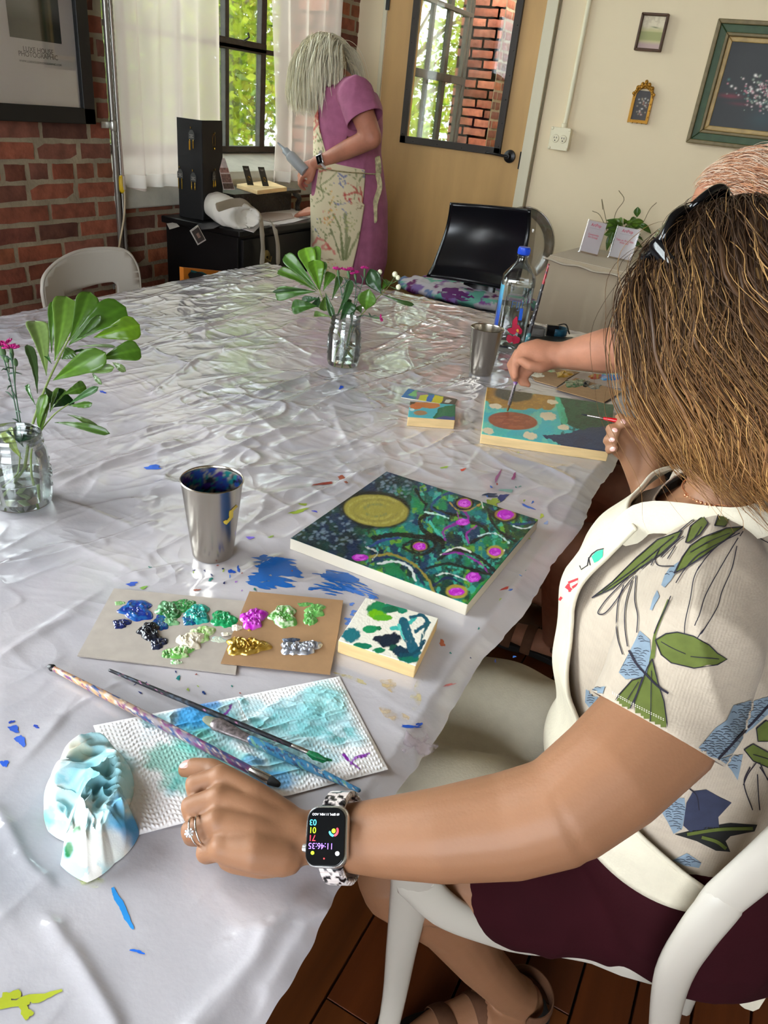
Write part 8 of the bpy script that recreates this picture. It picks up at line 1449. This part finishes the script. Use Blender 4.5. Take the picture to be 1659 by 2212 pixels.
gb.tube([s1, (s1+e1)/2, e1], [.055, .050, .043], 16); gb.tube([e1, (e1+w1)/2, w1, h1], [.043, .039, .028, .027], 16)
tips1 = hand(gb, h1, nrm(wp(650, 372, 3.08)-h1), nrm([-.1, -.8, .5]), .98, [(.5, .7, .5), (.6, .8, .5), (.6, .8, .5), (.7, .8, .5)], 1, .1, (.7, .25))
s2 = wp(742, 205, 3.41); e2 = A([-1.93, 3.42, 1.12]); w2 = atz(684, 456, .875)+A([0, .0, .0]); gb.tube([s2, (s2+e2)/2, e2], [.055, .048, .042], 14); gb.tube([e2, (e2+w2)/2, w2], [.042, .036, .027], 14)
hand(gb, w2, nrm(atz(640, 458, .85)-w2), nrm([0, -.4, 1]), .98, [(.25, .35, .2)]*4, -1, .2, (.2, .5))
for y in (3.17, 3.33): gb.tube([A([-1.87, y, .8]), A([-1.87, y, .5]), A([-1.86, y, .1])], [.08, .055, .036], 14); gb.tube([A([-1.84, y, .04]), A([-1.95, y, .05]), A([-2.0, y, .035])], [.034, .036, .028], 12, flat=.75, ref=(0, 0, 1))
w2p = organic('person', gb, skin2, None, .005, 4); tag(w2p, 'standing person with pale bob, pink dress and floral apron, holding a squeeze bottle', 'person'); face_bits(w2p, WHC, WF, WL, WU, .98)
db = MB(); gr = .016
db.loft([wsec(186, 755, .07, .12), wsec(196, 757, .085+gr, .15+gr), wsec(225, 758, .11+gr, .172+gr), wsec(270, 755, .128+gr, .165+gr), wsec(320, 752, .13+gr, .155+gr), wsec(370, 754, .137+gr, .16+gr), wsec(430, 757, .15+gr, .178+gr), wsec(500, 759, .152+gr, .18+gr), wsec(560, 758, .15+gr, .18+gr), ((-1.88, 3.25, .42), (.165, 0, 0), (0, .195, 0)), ((-1.88, 3.25, .3), (.17, 0, 0), (0, .2, 0))], 30)
db.tube([wp(752, 200, 3.2), s1+A([0, .0, .005]), s1*.35+e1*.65], [.062, .074, .078], 20); db.tube([wp(745, 200, 3.35), s2, s2*.45+e2*.55], [.06, .07, .07], 18)
def ddisp(V, Nn): return V+Nn*(.010*(fbm(V[:, 0]*9+V[:, 1]*6, V[:, 2]*3, 5, 3)-.5)+.005*(1-np.abs(2*vn(V[:, 0]*13+V[:, 1]*9, V[:, 2]*4, 9)-1))**2)[:, None]
dress = organic('dress', db, M('mauve_linen', (160, 92, 122), .85, var=(30, .12), bump=(('n', 160, .25, .002),)), None, .008, 5, disp=ddisp); bm = bmesh.new(); bm.from_mesh(dress.data)
hp = s1*.42+e1*.58; cutnear(bm, hp, nrm(e1-s1), tuple(hp+nrm(e1-s1)*.03), .13); hp = s2*.5+e2*.5; cutnear(bm, hp, nrm(e2-s2), tuple(hp+nrm(e2-s2)*.03), .12); bm.to_mesh(dress.data); bm.free(); dress.parent = w2p; md = dress.modifiers.new('s', 'SOLIDIFY'); md.thickness = .003; md.offset = -1
DBV = bvh_of(dress)
lv = []
for z in np.linspace(1.345, .40, 190):
    e = np.interp(z, [.4, .6, .87, 1.06, 1.085, 1.10, 1.15, 1.22, 1.3, 1.35], [112, 120, 137, 150, 150, 92, 84, 72, 62, 46]); cx_ = np.interp(z, [.3, .9, 1.06, 1.2, 1.35], [-1.88, -1.866, -1.867, -1.865, -1.875]); lv.append((z, cx_, 3.25, R_(e), R_(min(e, 110)), 0))
SC_ = [wsec(196, 757, .101, .166), wsec(225, 758, .126, .188), wsec(270, 755, .144, .181), wsec(320, 752, .146, .171), wsec(370, 754, .153, .176), wsec(430, 757, .166, .194), wsec(500, 759, .168, .196), wsec(560, 758, .166, .196), ((-1.88, 3.25, .42), (.175, 0, 0), (0, .205, 0))][::-1]
zq, xq, aq, bq = [c[0][2] for c in SC_], [c[0][0] for c in SC_], [c[1][0] for c in SC_], [c[2][1] for c in SC_]
def wrap2(levels, nT, off, bv):
    out = np.zeros((len(levels), nT, 3))
    for k, (z, cx_, cy_, e0, e1_, ex) in enumerate(levels):
        xc, a_, b_ = np.interp(z, zq, xq), np.interp(z, zq, aq), np.interp(z, zq, bq)
        for i in range(nT): th = -e1_+(e0+e1_)*i/(nT-1); out[k, i] = A([xc, cy_, z])+A([-math.cos(th)*(a_+off+.012*(z < .95)), -math.sin(th)*(b_+off), 0])*(1+.035*abs(math.sin(i*.08+z*5))*min(1, max(0, (1.05-z)*3)))
    return out
G = wrap2(lv, 170, .004, DBV); p = Paint(G.reshape(-1, 3), (204, 190, 156)); V_ = G.reshape(-1, 3)
S2 = lambda L: [KW(*q) for q in L]
GRN, RED, BLU, YEL, PNK, BRN = (112, 118, 72), (176, 60, 58), (90, 100, 150), (200, 160, 80), (196, 110, 100), (120, 90, 60)
for L, w, c in [([(1080, 1160), (1060, 1260), (1080, 1360), (1030, 1400)], 2, GRN), ([(1000, 1240), (1050, 1300), (1120, 1340)], 2, GRN), ([(1060, 1280), (1130, 1230), (1180, 1180)], 2, GRN), ([(1290, 1370), (1310, 1260), (1270, 1210), (1230, 1210)], 2, GRN), ([(1310, 1340), (1330, 1240), (1370, 1200)], 2, GRN), ([(1240, 1260), (1300, 1300), (1330, 1390)], 2.6, RED), ([(1330, 1290), (1345, 1350), (1350, 1400)], 3, RED), ([(1225, 1350), (1290, 1330), (1340, 1340)], 4, RED), ([(1225, 1330), (1240, 1380), (1270, 1370)], 3, RED), ([(1270, 1400), (1260, 1370)], 4, RED),
    ([(1160, 1400), (1200, 1410), (1260, 1390)], 2, BLU), ([(1210, 1440), (1240, 1470), (1220, 1500)], 2, BLU), ([(1190, 1230), (1200, 1270), (1220, 1290)], 3, BLU), ([(1180, 1190), (1220, 1220), (1240, 1210)], 3, BLU), ([(1150, 1480), (1190, 1560), (1210, 1660), (1220, 1790)], 4, GRN), ([(1130, 1580), (1170, 1680), (1200, 1790)], 4, (96, 104, 62)), ([(1330, 1600), (1280, 1700), (1240, 1790)], 5, (120, 124, 80)), ([(1230, 1480), (1240, 1600), (1230, 1780)], 7, (118, 122, 84)), ([(1200, 1640), (1215, 1790)], 5, (100, 110, 66)), ([(1260, 1640), (1235, 1780)], 5, (110, 116, 72)),
    ([(1040, 1640), (1100, 1670), (1070, 1710), (1140, 1720), (1160, 1750)], 4, PNK), ([(1010, 1690), (1040, 1640)], 5, PNK), ([(1110, 1690), (1130, 1710)], 6, RED), ([(1080, 1600), (1110, 1630), (1090, 1650)], 2, GRN), ([(1060, 1780), (1110, 1790), (1190, 1785)], 1.2, BRN), ([(1000, 880), (1030, 900), (1070, 980), (1080, 1040)], 2, GRN), ([(990, 960), (1010, 900), (1040, 860)], 5, RED), ([(1030, 800), (1050, 760), (1040, 820)], 5, RED), ([(1050, 840), (1030, 870)], 5, PNK), ([(1060, 910), (1060, 880)], 5, RED), ([(1090, 700), (1075, 730), (1060, 780)], 5, RED), ([(1020, 980), (1080, 960), (1110, 990)], 2, GRN), ([(1060, 1180), (1130, 1160)], 4, RED), ([(1300, 1160), (1310, 1250)], 1.6, GRN)]: p.line(S2(L), w*1.0, c, 0, int(L[0][0]), .85, .8)
r = random.Random(9)
for (cx_, cy_, sx, sy, n, cs) in [(1120, 1440, 30, 60, 26, (YEL, (206, 150, 80), PNK)), (1120, 1520, 25, 50, 18, (YEL, (200, 130, 70))), (1245, 1540, 45, 35, 50, ((150, 150, 96), (128, 134, 84), (170, 166, 110))), (1325, 1130, 9, 22, 14, (BLU,)), (1365, 1190, 9, 20, 12, (BLU,)), (1200, 1240, 18, 20, 8, (BLU,)), (1040, 800, 16, 50, 20, (RED, PNK)), (1010, 940, 14, 30, 14, (RED, PNK)), (1320, 1430, 22, 20, 10, (BRN, (150, 130, 90))), (1060, 1330, 40, 60, 14, (GRN,)), (1160, 1380, 30, 30, 10, (GRN,)), (1090, 1560, 40, 60, 22, (GRN,)), (1050, 1040, 20, 30, 12, (GRN,)), (1130, 1850, 40, 20, 20, (BRN, YEL)), (1030, 1560, 24, 60, 12, (BLU, GRN))]:
    for i in range(n): x, y = KW(r.gauss(cx_, sx), r.gauss(cy_, sy)); p.ell(x, y, r.uniform(1.2, 3.2), r.uniform(.8, 1.8), r.choice(cs), .35, r.uniform(-1.5, 1.5), 0, i, .85)
back = V_[:, 1] > 3.25; kk = sm(.6, .66, fbm(V_[:, 1]*16, V_[:, 2]*16, 4, 3))*back; p.blend(kk*.7, GRN)
b = MB(); b.sheet(G, np.clip(p.c, 0, 1)); apr = obj('apron', b, M('floral_canvas', (200, 190, 160), .85, attr=True, bump=(('n', 200, .2, .002),)), w2p, solid=.003)
b = MB(); bw = G[[k for k, q in enumerate(lv) if q[0] < 1.075][0]]; P = [q+A([0, 0, 0]) for q in bw[60:]]+[A([-1.74, 3.17, 1.07]), A([-1.715, 3.22, 1.07])]; b.tube(P, .014, 8, flat=.2, ref=(0, 0, 1)); b.tube(spline([(-1.705, 3.2, 1.07), (-1.69, 3.2, 1.02), (-1.70, 3.19, .95), (-1.695, 3.19, .88)], 5), .013, 8, flat=.3, ref=(0, 1, 0)); b.tube(spline([(-1.70, 3.2, 1.08), (-1.69, 3.17, 1.12), (-1.71, 3.19, 1.14), (-1.71, 3.21, 1.08)], 5), .011, 8, flat=.3); obj('apron_tie', b, M('floral_tie', (170, 160, 120), .85, var=(60, .4)), w2p)
b = MB(); q = G[0]; b.tube(spline([q[150], wp(712, 196, 3.13), wp(735, 172, 3.17), wp(750, 166, 3.25)], 5), .012, 8, flat=.3); obj('apron_strap', b, M('floral_tie'), w2p)
def cblond(rg, t, P):
    k = rg.uniform(-.1, .1); c = A([212, 204, 178])*(1+k)+A([36, 34, 32])*np.clip(.2+rg.normal(0, .3), 0, 1); return lin(np.clip(np.tile(c, (len(t), 1)), 0, 255))
WR = (.103, .088, .105); WO = WHC-WF*.01+WU*.012
b = MB(); b.ell(WO, A([.104, .086, .106]), A([WF, WL, WU]), 26, 18); sc_ = obj('scalp_hair', b, M('blond_scalp', (170, 160, 132), .6), w2p); bm = bmesh.new(); bm.from_mesh(sc_.data); bmesh.ops.bisect_plane(bm, geom=bm.verts[:]+bm.edges[:]+bm.faces[:], plane_co=tuple(WHC+WF*.05), plane_no=tuple(nrm(WF*.85-WU*.4)), clear_outer=True); bm.to_mesh(sc_.data); bm.free()
zf2 = lambda p, rg: WHC[2]-.165+rg.normal(0, .012)+.30*max(0, p[0]-WHC[0]); blm = M('blond_strand', (190, 180, 150), .42, attr=True, spec=.5)
strands('hair_locks', w2p, WO, WF, WU, WR, 420, zf2, blm, 13, cblond, .0055, .014, .003, .14, roots_part, 5, (.0, .08), True, 40, .4, .16, .004, gd=(.12, 0, -1))
strands('hair', w2p, WO, WF, WU, WR, 1700, zf2, blm, 14, cblond, .0012, .014, .003, .14, roots_part, 3, (.02, .14), True, 40, None, .15, .006, gd=(.12, 0, -1))
# her watch and squeeze bottle
wx_ = nrm(w1-e1); a_, b_ = frame_from(wx_); c = w1+wx_*.002; t = thing('wristwatch', 'watch with white band and dark square screen on the standing person\'s wrist', 'watch', c); b = MB(); b.tube([c+(a_*math.cos(q)+b_*math.sin(q))*.032 for q in np.linspace(0, 2*PI, 40)], .010, 8, flat=.22, ref=tuple(wx_), caps=False); obj('strap', b, M('white_strap', (206, 204, 206), .4), t)
vn_ = nrm(CAM-c); vn_ = nrm(vn_-wx_*(vn_ @ wx_)); vn_ = nrm(vn_+.3*np.cross(wx_, vn_)); b = MB(); b.box(c+vn_*.034, (.034, .040, .010), [wx_, np.cross(vn_, wx_), vn_]); obj('case', b, M('silver_aluminium'), t, True, bevel=.004); b = MB(); b.box(c+vn_*.0395, (.029, .034, .002), [wx_, np.cross(vn_, wx_), vn_]); obj('screen', b, M('black_glass'), t, True, bevel=.001)
B0 = wp(657, 368, 3.06); B1 = wp(600, 308, 3.06); ax = nrm(B1-B0); Lb = np.linalg.norm(B1-B0); t = thing('squeeze_bottle', 'grey squeeze bottle with a pointed nozzle held by the standing person', 'bottle', B0); b = MB(); b.lathe([(0, -.01), (.022, -.01), (.024, -.005), (.024, Lb*.5), (.02, Lb*.56)], B0, 28, tuple(ax)); obj('bottle_body', b, M('grey_bottle', (150, 152, 152), .35), t); b = MB(); b.lathe([(.02, Lb*.55), (.0165, Lb*.58), (.0165, Lb*.72), (.008, Lb*.76), (.003, Lb), (0, Lb)], B0, 24, tuple(ax)); obj('nozzle_cap', b, M('grey_cap', (120, 122, 124), .4), t)
# ---------------------------------------------------------------- painter in black behind the front one
MC = pd(1600, 478, 1.42); MF = nrm([-.80, -.1, -.62]); MU = nrm([-.6, 0, .8]); m_ = MB(); ML = head(m_, MC, MF, MU, 1.03)[1]
mn = MC+A([.085, .03, -.12]); Mhip = A([.22, mn[1]+.02, .5]); ms1 = A([.11, mn[1]-.19, mn[2]-.1]); ms2 = A([.11, mn[1]+.2, mn[2]-.1])
m_.tube([MC+A([.03, .01, -.04]), mn, mn+A([.03, 0, -.06])], [.062, .06, .07], 14)
m_.loft([(Mhip+A([0, 0, -.05]), (.15, 0, 0), (0, .18, 0)), (Mhip+A([0, 0, .1]), (.15, 0, 0), (0, .175, 0)), (A([.18, mn[1], .78]), (.145, 0, 0), (0, .18, 0)), (A([.14, mn[1], .93]), (.125, 0, 0), (0, .19, 0)), (A([.12, mn[1], mn[2]-.07]), (.08, 0, 0), (0, .15, 0))], 24)
mel = pd(1372, 752, 1.50); mwr = pd(1212, 768, 1.575); m_.tube([ms1, (ms1+mel)/2, mel], [.062, .056, .048], 16); m_.tube([mel, mel*.6+mwr*.4, mel*.25+mwr*.75, mwr, pd(1190, 766, 1.58)], [.048, .047, .036, .0285, .028], 16)
BT = atz(1097, 885, .776); BE = pd(1185, 572, 1.53); bpt = lambda q: BT+(BE-BT)*q
m_.tube([pd(1200, 768, 1.578), pd(1170, 768, 1.58), pd(1150, 765, 1.58)], [.029, .034, .031], 14, flat=.7, ref=tuple(RR[2]))
for P, r_ in (([(1162, 742, 1.585), (1128, 750, 1.58), (1112, 778, 1.578), (1113, 812, 1.585)], .0105), ([(1160, 752, 1.60), (1118, 762, 1.60), (1103, 788, 1.598), (1112, 818, 1.6)], .0105), ([(1165, 768, 1.61), (1128, 788, 1.61), (1116, 808, 1.612), (1128, 828, 1.61)], .010), ([(1170, 782, 1.61), (1142, 805, 1.615), (1132, 820, 1.612), (1142, 832, 1.61)], .009), ([(1190, 785, 1.57), (1165, 795, 1.558), (1143, 790, 1.556), (1128, 780, 1.560)], .0125)): m_.tube([pd(*q) for q in P], [r_*1.1, r_, r_*.95, r_*.8], 12)
for sy, kx, ky, fx, fy in ((-.1, -.22, 1.47, -.24, 1.75), (.12, -.24, 1.85, -.2, 1.98)): hq = Mhip+A([0, sy, .04]); k_ = A([kx, ky, .53]); a_ = A([fx, fy, .09]); m_.tube([hq, (hq+k_)/2, k_], [.095, .085, .062], 18); m_.tube([k_, k_*.65+a_*.35, a_], [.06, .055, .036], 16); m_.tube([a_, a_+A([.02, .02, -.045]), a_+A([-.08, .02, -.05]), a_+A([-.17, .02, -.057])], [.035, .034, .036, .026], 12)
man = organic('person', m_, skin3, None, .005, 4); tag(man, 'seated person in black with thin reddish hair, painting with a long brush', 'person'); face_bits(man, MC, MF, ML, MU, 1.03)
q_ = MB(); q_.loft([(Mhip+A([0, 0, -.06]), (.165, 0, 0), (0, .195, 0)), (Mhip+A([0, 0, .1]), (.165, 0, 0), (0, .19, 0)), (A([.18, mn[1], .78]), (.165, 0, 0), (0, .2, 0)), (A([.14, mn[1], .93]), (.145, 0, 0), (0, .205, 0)), (A([.12, mn[1], mn[2]-.06]), (.095, 0, 0), (0, .16, 0))], 24); q_.tube([ms1, ms1*.5+mel*.5], [.076, .072], 16); q_.tube([ms2, ms2+A([-.05, .02, -.15])], [.076, .07], 16)
o = organic('tshirt', q_, M('black_jersey', (20, 21, 26), .9, bump=(('n', 120, .3, .003),)), None, .009, 4); o.parent = man
q_ = MB()
for sy, kx, ky in ((-.1, -.22, 1.47), (.12, -.24, 1.85)): hq = Mhip+A([0, sy, .04]); k_ = A([kx, ky, .53]); q_.tube([hq, hq*.4+k_*.6], [.112, .095], 18)
o = organic('shorts', q_, M('black_cotton', (16, 16, 19), .9), None, .009, 4); o.parent = man
a_ = A([-.24, 1.75, .09]); sandal(a_+A([.02, .02, -.045]), a_+A([-.17, .02, -.057]), a_, 'tan-strapped sandal on the foot of the painter in black under the table')
b = MB(); ax = nrm(mwr-mel)
brush('paintbrush', 'long black and teal spattered brush with a red end, held by the painter in black', BT, BE, 0, 0, [('bristles', -.0, .05, [.004, .0065], M('amber_bristle', (120, 84, 44), .6), .5, None), ('ferrule', .045, .20, [.0066, .0058, .0048], M('caked_ferrule'), .6, None), ('handle', .195, 1, [.0046, .0052, .0054, .005, .0045, .0038, .003, .0022], bpnt, None, speckle(lambda t: np.where(t[:, None] < .3, A([130, 80, 150]), np.where(t[:, None] < .55, A([36, 96, 100]), np.where(t[:, None] < .88, A([26, 22, 24]), A([150, 20, 30])))), [((200, 200, 200), .74), ((20, 30, 44), .62)]))])
def cman(rg, t, P): c = A([196, 140, 104])*rg.uniform(.75, 1.15) if rg.random() < .6 else A([226, 200, 176]); return lin(np.clip(np.tile(c, (len(t), 1)), 0, 255))
zf3 = lambda p, rg: p[2]-rg.uniform(.01, .05)
strands('hair', man, MC-MF*.012+MU*.012, MF, MU, (.103, .083, .106), 1500, zf3, M('sandy_strand', (190, 140, 110), .5, attr=True), 23, cman, .0005, .007, .001, .09, lambda rg: (lambda a, bt: A([math.cos(a)*math.cos(bt), rg.choice([-1, 1])*math.sin(bt), math.sin(a)*math.cos(bt)]))(rg.uniform(.9, 3.4), rg.uniform(0, 1.3)), 3, (.0, .06), True, 9, None, .10, 0, None, -1.6)
for k, (y0_, lb) in enumerate(((1.62, 'dark chair carrying the painter in black'),)):
    t = thing('plastic_chair', 'white plastic chair under the painter in black', 'chair', (.22, mn[1], 0), 'white plastic chairs'); b = MB(); b.loft([((.2, mn[1], .40), (.2, 0, 0), (0, .2, 0)), ((.2, mn[1], .43), (.21, 0, 0), (0, .21, 0))], 28); obj('seat', b, white, t)
    for x in (.05, .36):
        for y in (-.16, .16): b = MB(); b.tube([(x, mn[1]+y, .41), (x+(.03 if x > .2 else -.03), mn[1]+y*1.2, 0)], [.02, .013], 10); obj('leg', b, white, t)
    b = MB(); G = np.zeros((12, 20, 3))
    for i in range(12):
        for j in range(20): G[i, j] = (.40+.05*i/11+.03*math.sin(PI*j/19), mn[1]-.2+.4*j/19, .5+.32*i/11)
    b.sheet(G); obj('backrest', b, white, t, solid=.012)
